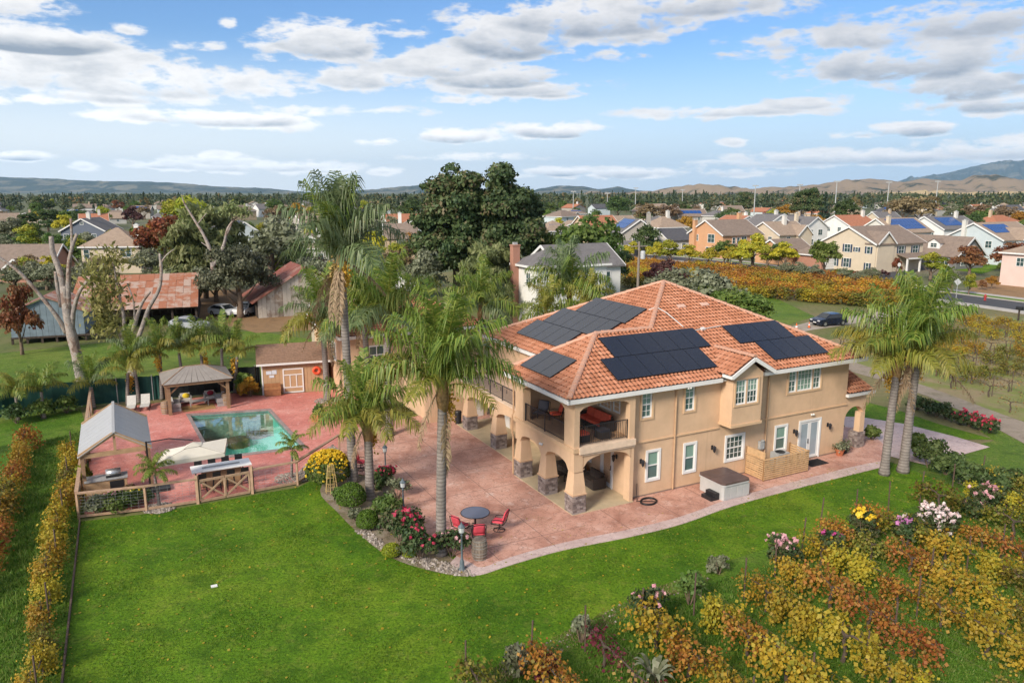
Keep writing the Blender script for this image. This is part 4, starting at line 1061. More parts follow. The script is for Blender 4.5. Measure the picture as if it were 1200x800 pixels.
def palm(base, h, lean, n, mix, label, sc=1.0, r0=.26, r1=.17, seeds=1, dead=1, spin=0.0, group=None, bark=None, boots=True, kinds=(0, 1, 2, 3, 4), smallf=False, name='palm_tree', extra=(), drape=0):
    """queen palm: ringed tapering trunk, leaf boots, arching feather fronds, fruit stalks"""
    root = empty(name, (base[0], base[1], 0.0), 0, label, 'palm tree', group)
    top = Vector((lean[0], lean[1], h)); pts = []; rad = []
    k = max(8, int(h / .22))
    for i in range(k + 1):
        t = i / k; pts.append(Vector((lean[0] * t ** 1.4, lean[1] * t ** 1.4, h * t)))
        rad.append((r0 * (1 + .35 * max(0, 1 - t * 9)) * (1 - t) + r1 * t) * (1 + (.035 if i % 2 else -.02)))
    MB().tube(pts, rad, 9).build('trunk', bark or M_palmbark, root, smooth=True)
    if boots:
        m = MB()
        m.tube([top - Vector((0, 0, .9)), top - Vector((0, 0, .3)), top + Vector((0, 0, .35)), top + Vector((0, 0, .9))], [r1 * 1.05, r1 * 1.5, r1 * 1.25, r1 * .4], 9)
        m.build('leaf_boots', M_boot, root, smooth=True)
    for i in range(n):
        a = spin + i * 2.39996 + random.uniform(-.25, .25)
        t = i / max(1, n - 1)
        kind = kinds[min(len(kinds) - 1, int(t * len(kinds)))]
        key = mix[min(len(mix) - 1, int(t * len(mix)))]
        link('frond', FR[key][kind], root, top + Vector((math.cos(a) * r1 * .6, math.sin(a) * r1 * .6, .45 - t * .35)), (random.uniform(-.15, .15), random.uniform(-.12, .12), a), sc * random.uniform(.88, 1.1))
    for (a, kind, key, s) in extra:
        link('frond', FR[key][kind], root, top + Vector((math.cos(a) * r1 * .6, math.sin(a) * r1 * .6, .2)), (0, 0, a), s)
    for i in range(dead):
        a = spin + 1.1 + i * 2.2
        d = link('dead_frond', FR['dead'][i % 3], root, top + Vector((math.cos(a) * r1, math.sin(a) * r1, .05)), (0, 0, a), sc * random.uniform(.75, 1.0))
    if drape:
        d = link('dead_frond', FR['dead'][3], root, top + Vector((math.cos(drape) * r1, math.sin(drape) * r1, -1.0)), (0, 0, drape), 1.0)
    for i in range(seeds):
        a = spin + .5 + i * 1.9
        V = []; c = top + Vector((math.cos(a) * (r1 + .18), math.sin(a) * (r1 + .18), -.15))
        nn = 260; q = rng.normal(0, 1, (nn, 3)) * np.array([.13, .13, .36]) + np.array([0, 0, -.55])
        link('fruit_cluster', quadmesh('fruit_cluster', leaves(q, q + .01, .11, 1.3, 1), M_seed if i % 2 == 0 else M_seedb), root, c, kind='stuff')
        MB().tube([top, c + Vector((0, 0, .1)), c + Vector((0, 0, -.6))], [.035, .03, .015], 5).build('fruit_stalk', M_seedb, root)
    return root

def branches(m, h, spread, n, r0, rng_=random, lean=(0, 0), start=.35):
    top = []
    k = 6
    tp = [Vector((lean[0] * t + .04 * h * math.sin(3 * t + n) * t, lean[1] * t, h * .62 * t)) for t in [i / k for i in range(k + 1)]]
    m.tube(tp, [r0 * (1.25 - .75 * i / k) for i in range(k + 1)], 7)
    for i in range(n):
        t = start + (1 - start) * i / n; b = tp[min(k, int(t * k))]; a = i * 2.4 + rng_.uniform(-.4, .4)
        e = Vector((math.cos(a) * spread * rng_.uniform(.5, .9), math.sin(a) * spread * rng_.uniform(.5, .9), h * rng_.uniform(.62, .9)))
        mid = b.lerp(e, .5) + Vector((0, 0, -.04 * h)); m.tube([b, mid, e], [r0 * .42, r0 * .27, r0 * .08], 5)

def crown_mesh(name, rx, ry, rz, z0, nb, br, n, size, mat, flat=.8, asp=1.5, jit=.7, droop=0.0, core=True, shape='round'):
    bc, bro = blobs(nb, rx, ry, rz, br)
    if shape == 'cone':
        t = rng.random(nb) ** 1.3; a = rng.random(nb) * 6.283
        bc = np.stack([np.cos(a) * rx * (1 - t) * .75, np.sin(a) * ry * (1 - t) * .75, (t * 2 - 1) * rz], 1); bro = br * (1.15 - t * .8)
    if shape == 'weep':
        bc[:, 2] *= .8
    C, N, k = crown_pts(bc, bro, n, flat)
    C[:, 2] += z0
    shade = rng.random(nb)[k] * .45 + rng.random(n) * .55
    V = leaves(C, N, size, asp, jit, droop)
    return quadmesh(name, V, mat, shade)

def treekind(key, h, rx, rz, mat, nb, br, n, size, bark=None, trunkr=.22, flat=.8, shape='round', droop=0.0, asp=1.5, ntr=5, z0=None):
    if shape == 'round' and z0 is None and h < 12: rz = max(rz, .43 * h)
    z0 = h - rz * .95 if z0 is None else z0
    n = int(n * 2.0); size *= .70
    tm = MB(); branches(tm, max(h * .75, z0), rx * .7, ntr, trunkr)
    return dict(trunk=tm.mesh('trunk', bark or M_bark, True), crown=crown_mesh('crown', rx, rx, rz, z0, nb, br, n, size, mat, flat, asp, .7, droop, shape=shape), h=h, rx=rx)

def tree(k, loc, s, label, group=None, rz=None, name='tree', cat='tree', sxy=1.0):
    rz = random.uniform(0, 6.28) if rz is None else rz
    root = empty(name, (loc[0], loc[1], 0.0), rz, label, cat, group, sc=(s * sxy, s * sxy, s))
    link('trunk', k['trunk'], root); link('crown', k['crown'], root)
    return root

# leaf colours
G_dark = leafmat('leaf_dark_green', [(.038, .068, .022), (.06, .10, .03), (.09, .14, .04), (.13, .175, .058)], .28)
G_euc = leafmat('leaf_eucalyptus', [(.025, .055, .022), (.042, .08, .028), (.07, .115, .04), (.11, .15, .055), (.17, .14, .07)], .2, .3)
G_mid = leafmat('leaf_mid_green', [(.06, .11, .024), (.095, .155, .032), (.135, .195, .045), (.185, .235, .06)], .35)
G_fresh = leafmat('leaf_fresh_green', [(.07, .12, .02), (.11, .17, .03), (.16, .22, .045), (.21, .25, .06)], .3)
G_olive = leafmat('leaf_olive', [(.10, .115, .06), (.155, .17, .095), (.21, .225, .135), (.27, .28, .19)], .25)
G_oak = leafmat('leaf_oak', [(.045, .05, .03), (.07, .075, .042), (.10, .10, .058), (.14, .13, .08)], .15)
G_willow = leafmat('leaf_willow', [(.12, .15, .05), (.175, .21, .075), (.235, .265, .105), (.29, .30, .13)], .35)
G_yellow = leafmat('leaf_yellow', [(.34, .29, .02), (.52, .44, .03), (.62, .52, .06), (.44, .42, .05), (.27, .32, .04)], .4)
G_lime = leafmat('leaf_lime', [(.16, .21, .02), (.25, .30, .03), (.36, .36, .04), (.42, .38, .05)], .35)
G_orange = leafmat('leaf_orange', [(.24, .12, .02), (.36, .18, .025), (.46, .25, .04), (.30, .20, .04)], .3)
G_red = leafmat('leaf_red', [(.12, .025, .018), (.20, .045, .025), (.27, .08, .035), (.16, .06, .03), (.12, .09, .03)], .3)
G_purple = leafmat('leaf_plum', [(.045, .015, .02), (.075, .025, .03), (.11, .045, .04), (.06, .03, .03)], .2)
G_rust = leafmat('leaf_rust', [(.17, .06, .025), (.25, .10, .04), (.30, .16, .06), (.14, .08, .04)], .3)
G_brown = leafmat('leaf_brown', [(.15, .10, .05), (.21, .15, .08), (.27, .20, .11)], .2)
G_conif = leafmat('leaf_conifer', [(.02, .042, .028), (.034, .062, .036), (.05, .08, .045)], .1)
TK = {}
TK['mid'] = treekind('mid', 7, 3.2, 2.6, G_mid, 26, 1.25, 1700, .42)
TK['dark'] = treekind('dark', 8, 3.6, 3.0, G_dark, 26, 1.4, 1700, .45)
TK['fresh'] = treekind('fresh', 6, 2.6, 2.2, G_fresh, 22, 1.05, 1500, .36)
TK['olive'] = treekind('olive', 4.2, 2.2, 1.7, G_olive, 20, .95, 1500, .28)
TK['yellow'] = treekind('yellow', 5.5, 2.2, 1.9, G_yellow, 20, .85, 1500, .32)
TK['lime'] = treekind('lime', 5.5, 2.3, 1.9, G_lime, 20, .9, 1500, .32)
TK['orange'] = treekind('orange', 6, 2.5, 2.2, G_orange, 22, 1.0, 1500, .36)
TK['red'] = treekind('red', 6, 2.7, 2.2, G_red, 22, 1.05, 1600, .36)
TK['rust'] = treekind('rust', 5.5, 2.6, 2.0, G_rust, 22, 1.0, 1600, .34)
TK['plum'] = treekind('plum', 4.5, 2.3, 1.8, G_purple, 20, .9, 1500, .3)
TK['brown'] = treekind('brown', 6.5, 2.8, 2.4, G_brown, 22, 1.05, 1100, .36)
TK['willow'] = treekind('willow', 8.5, 3.3, 3.4, G_willow, 30, 1.2, 2300, .40, droop=1.5, asp=2.6)
TK['conifer'] = treekind('conifer', 12, 2.3, 5.6, G_conif, 40, 1.3, 1500, .6, shape='cone', trunkr=.2)
TK['pine'] = treekind('pine', 9, 4.2, 2.3, G_dark, 26, 1.4, 1800, .5, flat=.6)
TK['euc'] = treekind('euc', 16, 5.0, 6.2, G_euc, 46, 1.9, 4200, .6, trunkr=.45, droop=.6)

def bush(loc, r, h, mat, label, n=700, size=.14, group=None, flowers=None, name='shrub', cat='shrub', nb=14, tight=False, stems=True, fsize=.10, fn=26, kind=None):
    root = empty(name, (loc[0], loc[1], 0.0), random.uniform(0, 6.28), label, cat, group)
    if tight:
        d = unit(rng.normal(0, 1, (n, 3))); d[:, 2] = np.abs(d[:, 2]) * 1.3 - .3; d = unit(d)
        C = d * np.array([r, r, h * .6]) * rng.uniform(.94, 1.0, n)[:, None] + np.array([0, 0, h * .42]); N = d
        k = rng.random(n)
    else:
        bc, bro = blobs(nb, r * .75, r * .75, h * .42, r * .42); C, N, kk = crown_pts(bc, bro, n, .9); C[:, 2] += h * .52; k = rng.random(nb)[kk] * .5 + rng.random(n) * .5
    C[:, 2] = np.maximum(C[:, 2], .03)
    link('foliage', quadmesh('foliage', leaves(C, N, size, 1.5, .7), mat, k), root)
    if stems:
        m = MB()
        for i in range(5):
            a = i * 1.26; m.tube([(0.05 * math.cos(a), .05 * math.sin(a), 0), (r * .3 * math.cos(a), r * .3 * math.sin(a), h * .45), (r * .5 * math.cos(a), r * .5 * math.sin(a), h * .8)], [.03, .02, .008], 4)
        m.build('stems', M_bark, root)
    if flowers:
        top = C[np.argsort(C[:, 2] + rng.normal(0, .25 * h, n))[-fn:]]
        off = unit(top - np.array([0, 0, h * .4])) * .08
        V = []
        for p in top + off:
            s = fsize * rng.uniform(.7, 1.2)
            q = p + rng.normal(0, s * .25, (7, 3)); V.append(leaves(q, unit(q - p + np.array([0, 0, .02])), s, 1.0, .5))
        link('flowers', quadmesh('flowers', np.concatenate(V), flowers), root, kind='stuff')
    return root
F_pink = leafmat('petal_pink', [(.72, .34, .36), (.80, .45, .45), (.78, .52, .50)], .3, .2)
F_white = leafmat('petal_blush_white', [(.80, .68, .64), (.86, .78, .74), (.80, .60, .58)], .3, .2)
F_yellow = leafmat('petal_yellow', [(.80, .62, .03), (.85, .70, .08), (.75, .52, .02)], .3, .2)
F_mag = leafmat('petal_magenta', [(.50, .05, .18), (.62, .12, .30), (.42, .03, .12)], .3, .2)
F_red = leafmat('petal_red', [(.50, .03, .05), (.60, .06, .07), (.65, .10, .12)], .3, .2)
F_mauve = leafmat('petal_mauve', [(.62, .22, .48), (.70, .32, .56)], .3, .2)
G_rose = leafmat('rose_leaf', [(.025, .05, .018), (.045, .075, .025), (.065, .095, .03), (.10, .085, .04)], .2)
G_box = leafmat('clipped_leaf', [(.05, .10, .012), (.08, .15, .016), (.11, .19, .02)], .2)
G_boxy = leafmat('bright_clipped_leaf', [(.17, .24, .012), (.24, .32, .02), (.30, .36, .03)], .25)

# vines: gnarled trunk, two arms along the wire, leaves hanging from canes
def vine_mesh(seed, mat, n, size=.105, spread=1.05, top=1.4, canes=12):
    r = np.random.default_rng(seed); C = []; N = []
    for i in range(canes):
        x = r.uniform(-.9, .9) * spread; y0 = r.normal(0, .1); hh = r.uniform(.35, .8); k = n // canes
        t = r.random(k) ** .7; a = r.uniform(0, 6.28)
        px = x + np.cos(a) * .4 * t + r.normal(0, .15, k); py = y0 + np.sin(a) * .5 * t + r.normal(0, .16, k); pz = .72 + hh * .8 * np.sin(t * 2.6) - .75 * t * t + r.normal(0, .15, k)
        C.append(np.stack([px, py, np.clip(pz, .2, top)], 1)); N.append(np.stack([np.cos(a) * np.ones(k), np.sin(a) * np.ones(k), np.ones(k) * .8], 1))
    C = np.concatenate(C); N = np.concatenate(N)
    return quadmesh('foliage', leaves(C, N, size, 1.15, .8), mat, np.clip(r.normal(.5, .26, len(C)), 0, 1))
def vine_trunk():
    m = MB(); m.tube([(0, 0, 0), (.05, .02, .35), (-.03, 0, .65), (.02, 0, .85)], [.07, .055, .05, .05], 6)
    for s in (-1, 1): m.tube([(.02, 0, .8), (s * .25, .02, .92), (s * .9, .0, .95)], [.045, .035, .015], 5)
    for i in range(6): x = -.75 + .3 * i; m.tube([(x, 0, .93), (x + .04, .06 * (-1) ** i, 1.2)], [.012, .006], 4)
    return m.mesh('trunk', plain('vine_bark', (.085, .062, .048), .95, var=.3, scale=10))
V_tr = [vine_trunk() for _ in range(2)]
V_gold = leafmat('vine_leaf_gold', [(.30, .17, .018), (.40, .24, .022), (.47, .31, .035), (.32, .25, .03), (.20, .20, .03)], .35)
V_lemon = leafmat('vine_leaf_lemon', [(.36, .27, .02), (.46, .35, .03), (.42, .34, .04), (.26, .26, .03)], .35)
V_rust = leafmat('vine_leaf_rust', [(.22, .07, .02), (.34, .12, .03), (.42, .18, .035), (.40, .24, .04), (.20, .15, .03)], .35)
V_green = leafmat('vine_leaf_turning', [(.09, .12, .02), (.16, .16, .025), (.24, .20, .03), (.13, .09, .03)], .3)
V_wine = leafmat('vine_leaf_wine', [(.14, .02, .03), (.22, .04, .05), (.12, .05, .03)], .3)
V_brown = leafmat('vine_leaf_dry', [(.16, .09, .04), (.24, .14, .05), (.34, .22, .06)], .2)
V_orange = leafmat('vine_leaf_orange', [(.36, .10, .02), (.50, .19, .03), (.60, .30, .04), (.56, .36, .05), (.30, .24, .04)], .4)
VM = {k: [vine_mesh(sd + i, m, n) for i in range(3)] for k, m, n, sd in (('gold', V_gold, 950, 10), ('lemon', V_lemon, 1050, 20), ('rust', V_rust, 800, 30), ('green', V_green, 1050, 40), ('wine', V_wine, 330, 50), ('bare', V_brown, 60, 60), ('orange', V_orange, 800, 80))}
VN = {'gold': 'orange-gold', 'lemon': 'lemon yellow', 'rust': 'rusty orange', 'green': 'half green', 'wine': 'wine red', 'bare': 'nearly bare', 'orange': 'bright orange'}
def vine(p, k, rz, where, s=1.0, group='grapevines'):
    root = empty('grapevine', (p[0], p[1], 0.0), rz + random.choice((0, math.pi)), None, 'grapevine', group, sc=s * random.uniform(.9, 1.12))
    root['label'] = f'{VN[k]} grapevine{where}'
    link('trunk', random.choice(V_tr), root); link('foliage', random.choice(VM[k]), root)
    return root

# ------------------------------------------------------------------ palms round the house
EX = Vector((math.cos(HA), math.sin(HA), 0)); EY = Vector((-math.sin(HA), math.cos(HA), 0))
FULL = (0, 0, 1, 1, 2, 2, 3, 3)
palm(G(517, 650), 7.35, (.18, .1), 19, ('g', 'g', 'g', 'g', 'g'), 'tall front palm with smooth grey trunk in the rock bed beside the patio table', 1.22, .23, .19, 1, 2, 0.4, kinds=(0, 0, 0, 0, 0, 1, 1, 1, 2), drape=5.2,
     extra=((.15, 3, 'g', 1.15), (.5, 2, 'g', 1.3), (3.3, 3, 'y', 1.1), (-.6, 4, 'y', .9), (2.9, 2, 'y', 1.1), (4.4, 3, 'y', 1.0)))
palm(G(414, 565), 11.9, (-.25, .5), 22, ('gg', 'gg', 'g', 'gg', 'gg'), 'tallest palm, weeping grey green crown above all the other palms', 1.30, .25, .19, 3, 5, 1.2, kinds=(0, 0, 0, 0, 1, 1, 2, 3))
palm(G(384, 469), 6.0, (-.2, .3), 20, ('g', 'gg', 'y'), 'palm on the pool deck in front of the small tan shed', 1.2, .24, .18, 1, 2, 2.2)
palm(P(447, 47), 7.4, (.1, 0), 20, ('g', 'g', 'g', 'gg'), 'dark green palm in front of the tan guest house', 1.4, .25, .18, 1, 1, .1)
palm(P(425, 52), 7.0, (-.3, .1), 20, ('g', 'g', 'gg'), 'dense green palm behind the tallest palm', 1.3, .25, .18, 1, 1, .9)
palm(G(434, 585), 3.9, (0, .1), 24, ('g', 'g', 'g', 'y', 'y'), 'short leafy palm with bright green fronds between clipped shrubs', 1.02, .24, .2, 1, 2, .6, kinds=(0, 0, 1, 2, 3, 3))
palm(G(1036, 556), 6.2, (.25, .2), 15, ('g', 'g', 'y', 'y'), 'palm with yellowing fronds, left of the pair at the lawn end', 1.22, .24, .18, 1, 2, 2.0, kinds=(0, 1, 2, 3, 3))
palm(G(1058, 553), 6.7, (.3, .25), 18, ('g', 'g', 'g', 'y'), 'palm with taller greener crown, right of the pair at the lawn end', 1.36, .27, .18, 1, 3, .3, kinds=(0, 0, 1, 2, 3))
palm(P(668, 63), 7.2, (.1, .2), 20, ('gg', 'g', 'g'), 'full palm behind the main roof in front of the white house', 1.4, .25, .18, 0, 0, .5)
palm(P(641, 60), 5.6, (0, 0), 16, ('y', 'g', 'y'), 'small yellow green palm at the left edge of the white house', .95, .2, .16, 0, 0, 1.5)
palm(P(692, 61), 6.0, (0, 0), 16, ('y', 'y', 'g'), 'small bright yellow palm just behind the roof ridge', .95, .2, .16, 0, 0, 2.5)
palm(P(560, 60), 6.2, (.1, 0), 16, ('g', 'g', 'gg'), 'green palm behind the tiled guest house roof', 1.2, .2, .16, 0, 0, 3.1)
small = [((110, 478), 1.7, 'low bright green palm at the fence corner'), ((150, 474), 2.6, 'young palm left of the dead tree stump by the green fence'), ((163, 472), 3.4, 'young palm behind the loungers'), ((190, 468), 3.9, 'young palm behind the left corner of the gazebo'),
         ((216, 464), 3.7, 'young palm behind the gazebo roof'), ((240, 462), 3.6, 'young palm behind the middle of the gazebo'), ((262, 461), 3.9, 'young palm behind the right corner of the gazebo'), ((276, 460), 3.1, 'young palm between gazebo and tan shed')]
for i, ((u, v), h, lb) in enumerate(small):
    palm(G(u, v), h * .92, (random.uniform(-.3, .3), .1), 10, ('g', 'g', 'y') if i % 2 == 1 else ('g', 'gg', 'y'), lb, .78 if h > 2 else .7, .15, .10, 1 if i % 2 else 0, 0, i * 1.3, 'young palms along the green fence', boots=False, kinds=(0, 1, 2, 3))
palm(G(187, 594), 1.7, (-.1, 0), 14, ('s',), 'tiny palm growing inside the wooden fence by the umbrella base', .62, .08, .06, 0, 0, .7, boots=False, kinds=(1, 2, 3, 4))
palm(G(342, 560), 1.5, (.1, 0), 14, ('s',), 'tiny palm in a round pebble bed right of the gate', .62, .08, .06, 0, 0, 1.7, boots=False, kinds=(1, 2, 3, 4))

# ------------------------------------------------------------------ rock bed planting
bush(G(386, 566), 1.2, 1.75, G_mid, 'big round bush covered in yellow flowers beside the fence', 2200, .12, flowers=F_yellow, fn=420, fsize=.10, tight=True)
bush(G(412, 594), .74, 1.25, G_box, 'larger clipped round green shrub', 3600, .065, tight=True)
bush(G(431, 620), .52, .95, G_box, 'smaller clipped round green shrub at the lawn edge', 2800, .06, tight=True)
bush(G(459, 651), .42, .55, G_boxy, 'low bright lime clipped shrub at the lawn edge', 1800, .055, tight=True)
bush(G(480, 652), .30, .5, G_boxy, 'little lime shrub among the stones', 500, .08, tight=True)
bush(G(468, 634), 1.25, 1.6, G_rose, 'large rose bush with red flowers in the rock bed', 1700, .12, flowers=F_red, fn=26, fsize=.14)
bush(G(451, 606), .95, 1.3, G_mid, 'leafy grey green shrub by the palm trunk', 1000, .12)
bush(G(493, 655), 1.0, 1.4, G_rose, 'reddish rose bush left of the front palm trunk', 1300, .11, flowers=F_red, fn=16, fsize=.12)
bush(G(530, 652), .95, 1.25, G_rose, 'rose bush right of the front palm trunk', 1100, .11, flowers=F_pink, fn=14, fsize=.12)
bush(G(417, 610), .5, .55, G_olive, 'low grey shrub between the clipped balls', 500, .1)
bush(G(452, 566), .8, 1.0, G_rose, 'rose bush with red blooms beside the lamp post', 1100, .12, flowers=F_red, fn=34, fsize=.13)
bush(G(466, 584), .9, 1.1, G_olive, 'wispy bare stemmed shrub near the patio', 650, .1)
bush(G(398, 590), .5, .9, G_mid, 'green shrub behind the wooden trellis', 700, .11)
bush(G(440, 575), .6, .9, G_dark, 'dark green shrub behind the short palm', 800, .12)
# pebbles
def pebbles(name, poly, n, smin, smax, mat, z=.03, parent=None):
    xs = [p[0] for p in poly]; ys = [p[1] for p in poly]; V = []; r = []; k = 0
    X = rng.uniform(min(xs), max(xs), n * 3); Y = rng.uniform(min(ys), max(ys), n * 3); ok = inpoly(X, Y, [(p[0], p[1]) for p in poly]); X, Y = X[ok][:n], Y[ok][:n]
    for x, y in zip(X, Y):
        s = rng.uniform(smin, smax); a = rng.uniform(0, 6.28); ring = []
        for j in range(5): w = a + j * 1.2566; ring.append((x + math.cos(w) * s * rng.uniform(.7, 1.2), y + math.sin(w) * s * rng.uniform(.7, 1.2), z))
        t = (x + rng.normal(0, s * .2), y + rng.normal(0, s * .2), z + s * .8); q = rng.random()
        for j in range(5): V += [ring[j], ring[(j + 1) % 5], t]; r.append(q)
    return link(name, quadmesh(name, np.array(V), mat, r, nv=3), parent, kind='stuff')
M_peb, nt_, b_ = newmat('pebbles')
_at = nt_.nodes.new('ShaderNodeAttribute'); _at.attribute_name = 'rnd'
nt_.links.new(ramp_(nt_, _at.outputs['Fac'], [(0, (.13, .11, .09)), (.4, (.23, .19, .16)), (.7, (.33, .28, .24)), (1, (.43, .38, .33))]), b_.inputs['Base Color'])
bed = [G(505, 655), G(545, 664), G(560, 676), G(530, 674), G(500, 667), G(470, 655), G(440, 640), G(415, 622), G(430, 620), G(455, 640)]
pebbles('pebbles', [tuple(p) for p in bed], 900, .04, .12, M_peb)
for (u, v, r_) in ((187, 596, .8), (342, 561, 1.0), (384, 470, 1.0)):
    c = G(u, v); pebbles('pebble_bed', [(c.x + r_ * math.cos(a), c.y + r_ * .9 * math.sin(a)) for a in [i * .52 for i in range(12)]], 420, .03, .08, M_peb, .045)
c0 = [G(398, 528), G(380, 540), G(352, 566), G(345, 560), G(365, 538), G(390, 522)]; pebbles('pebble_strip', [tuple(p) for p in c0], 700, .04, .09, M_peb, .045)
# obelisk trellis
M_bamboo = plain('bamboo', (.46, .33, .14), .7, var=.2)
t = empty('garden_trellis', G(389, 577), 0, 'tan bamboo obelisk trellis standing on the lawn edge beside the yellow bush', 'trellis')
for i in range(8):
    a = i * math.pi / 4; MB().bar((.33 * math.cos(a), .33 * math.sin(a), 0), (.16 * math.cos(a), .16 * math.sin(a), 1.55), .025).build('upright', M_bamboo, t)
for z in (.2, .55, .9, 1.25, 1.5):
    r_ = .33 - .17 * z / 1.55; MB().tube([(r_ * math.cos(i * .5236), r_ * math.sin(i * .5236), z) for i in range(13)], .012, 4).build('hoop', M_bamboo, t)
# lamp posts
M_verd = plain('weathered_lamp_paint', (.10, .13, .15), .55, var=.25, scale=8)
def lamppost(p, h, label):
    o = empty('garden_lamp', p, 0, label, 'lamp post', 'garden lamp posts')
    MB().lathe([(.15, 0), (.16, .06), (.11, .12), (.09, .4), (.06, .5), (.045, .55), (.035, h - .4), (.06, h - .38), (.03, h - .3)], n=10).build('post', M_verd, o, smooth=True)
    hd = MB().lathe([(.05, h - .3), (.10, h - .26), (.105, h - .25), (.125, h - .02), (.16, h), (.05, h + .12), (.02, h + .2), (.0, h + .22)], n=8).build('lantern', M_verd, o)
    MB().lathe([(.112, h - .235), (.132, h - .03)], n=8).build('lantern_glass', plain('lantern_glass', (.5, .52, .52), .15), hd)
lamppost(G(541.5, 668), 1.95, 'grey lamp post at the front tip of the rock bed')
lamppost(G(473, 602), 1.65, 'grey lamp post between the rose bush and the patio')
lamppost(G(452, 556), 1.6, 'dark lamp post at the back of the rock bed')

# control joints sawn in the stamped concrete
M_joint = plain('joint_dark', (.20, .125, .10), .9)  # one even dark brown for the joint strips
pp_ = [tuple(p)[:2] for p in inner] + [tuple(G(*q))[:2] for q in ((1043, 530), (1020, 505), (985, 500), (900, 480), (700, 470), (560, 470), (480, 490), (400, 505), (395, 545), (418, 556), (455, 560), (470, 590), (500, 625))]
def joint(a, b):
    m = MB(); n = 60; a = Vector(a); b = Vector(b); ok = []
    for i in range(n):
        q = HW(*(a.lerp(b, (i + .5) / n))); ok.append(inpoly(np.array([q.x]), np.array([q.y]), pp_)[0])
    for i in range(n):
        if ok[i]: p, q = HW(*a.lerp(b, i / n)), HW(*a.lerp(b, (i + 1) / n)); m.bar((p.x, p.y, .049), (q.x, q.y, .049), .028, .006)
    if m.v: m.build('control_joint', M_joint, kind='structure')
for k in range(7): joint((-11, -1.2 + 3.1 * k, 0), (-.05 if k < 3 else .85, -1.2 + 3.1 * k, 0))
for x in (-8.2, -5.2, -2.4): joint((x, -6, 0), (x, 18, 0))
for x in (1.6, 4.6, 7.2, 10.9, 14.2, 17.5): joint((x, -6, 0), (x, .36, 0))

# ------------------------------------------------------------------ patio furniture
M_red = plain('coral_cushion', (.62, .07, .10), .85, var=.12, scale=5)
M_redo = plain('orange_red_cushion', (.66, .11, .06), .85, var=.12, scale=5)
M_bronze = plain('dark_bronze_metal', (.045, .04, .042), .4, metal=.6)
M_wick = plain('dark_wicker', (.045, .035, .03), .8, var=.3, scale=30, bump=.4)
def padded_chair(p, rz, label, cush=M_red, wide=.60, group='red cushioned patio chairs', swivel=True, z=0.05):
    o = empty('patio_chair', (p[0], p[1], z), rz, label, 'chair', group)
    m = MB(); w = wide / 2
    for s in (-1, 1):
        m.tube([(s * w, .28, .42), (s * w, .30, .62), (s * w, .0, .64), (s * w, -.26, .58), (s * w, -.30, .42)], .018, 5)
        m.tube([(s * w, .26, .42), (s * w, .42, .98)], .018, 5)
    m.tube([(-w, .42, .98), (-w * .5, .44, 1.02), (w * .5, .44, 1.02), (w, .42, .98)], .018, 5); m.bar((-w, -.28, .40), (w, -.28, .40), .03); m.bar((-w, .27, .40), (w, .27, .40), .03)
    for s in (-1, 1): m.bar((s * w, -.28, .40), (s * w, .27, .40), .03)
    if swivel:
        m.tube([(0, 0, .1), (0, 0, .4)], .03, 6); m.tube([(.27 * math.cos(i * .5236), .27 * math.sin(i * .5236), .03) for i in range(13)], .018, 4); m.bar((-.27, 0, .08), (.27, 0, .08), .03); m.bar((0, -.27, .08), (0, .27, .08), .03)
    else:
        for sx in (-1, 1):
            for sy in (-1, 1): m.bar((sx * w, sy * .27, 0), (sx * w, sy * .27, .42), .03)
    m.build('frame', M_bronze, o)
    def cushion(a, b, c, d, e, f, rx=0): return MB().box((0, 0, 0), (b - a, d - c, f - e), 0).mesh('cushion', cush)
    def pad(name, loc, dim, rx):
        k = MB(); sx, sy, sz = dim[0] / 2, dim[1] / 2, dim[2] / 2; gx = 6
        vs = []; fs = []
        for sgn in (-1, 1):
            for i in range(gx + 1):
                for j in range(gx + 1):
                    a, b = -1 + 2 * i / gx, -1 + 2 * j / gx; e = (1 - a ** 4) * (1 - b ** 4)
                    vs.append((a * sx * (1 - .05 * b * b), b * sy * (1 - .05 * a * a), sgn * sz * (.35 + .65 * e ** .5)))
            b0 = 0 if sgn < 0 else (gx + 1) ** 2
            for i in range(gx):
                for j in range(gx):
                    q = (b0 + i * (gx + 1) + j, b0 + (i + 1) * (gx + 1) + j, b0 + (i + 1) * (gx + 1) + j + 1, b0 + i * (gx + 1) + j + 1); fs.append(q if sgn > 0 else q[::-1])
        n1 = (gx + 1) ** 2
        edge = [i * (gx + 1) for i in range(gx + 1)] + [gx * (gx + 1) + j for j in range(1, gx + 1)] + [i * (gx + 1) + gx for i in range(gx - 1, -1, -1)] + [j for j in range(gx - 1, 0, -1)]
        for a, b in zip(edge, edge[1:] + edge[:1]): fs.append((a, b, b + n1, a + n1))
        k.add(vs, fs); ob = k.build(name, cush, o, smooth=True); ob.location = loc; ob.rotation_euler = (rx, 0, 0)
    pad('seat_cushion', (0, -.02, .48), (wide - .06, .56, .13), 0); pad('back_cushion', (0, .31, .78), (wide - .08, .54, .13), R(72))
    return o
tc_ = G(557, 617, .05)
t = empty('patio_table', (tc_.x, tc_.y, .05), 0, 'round dark glass topped patio table on the stamped concrete', 'table')
mg, ntg, bg_ = newmat('smoked_table_glass'); bg_.inputs['Base Color'].default_value = (.09, .10, .15, 1); bg_.inputs['Roughness'].default_value = .12
MB().lathe([(.66, .70), (.67, .715), (.66, .73)], n=32).build('table_top', mg, t)
m = MB(); m.tube([(.68 * math.cos(i * .19635), .68 * math.sin(i * .19635), .715) for i in range(33)], .02, 5)
m.tube([(0, 0, .03), (0, 0, .70)], .05, 8)
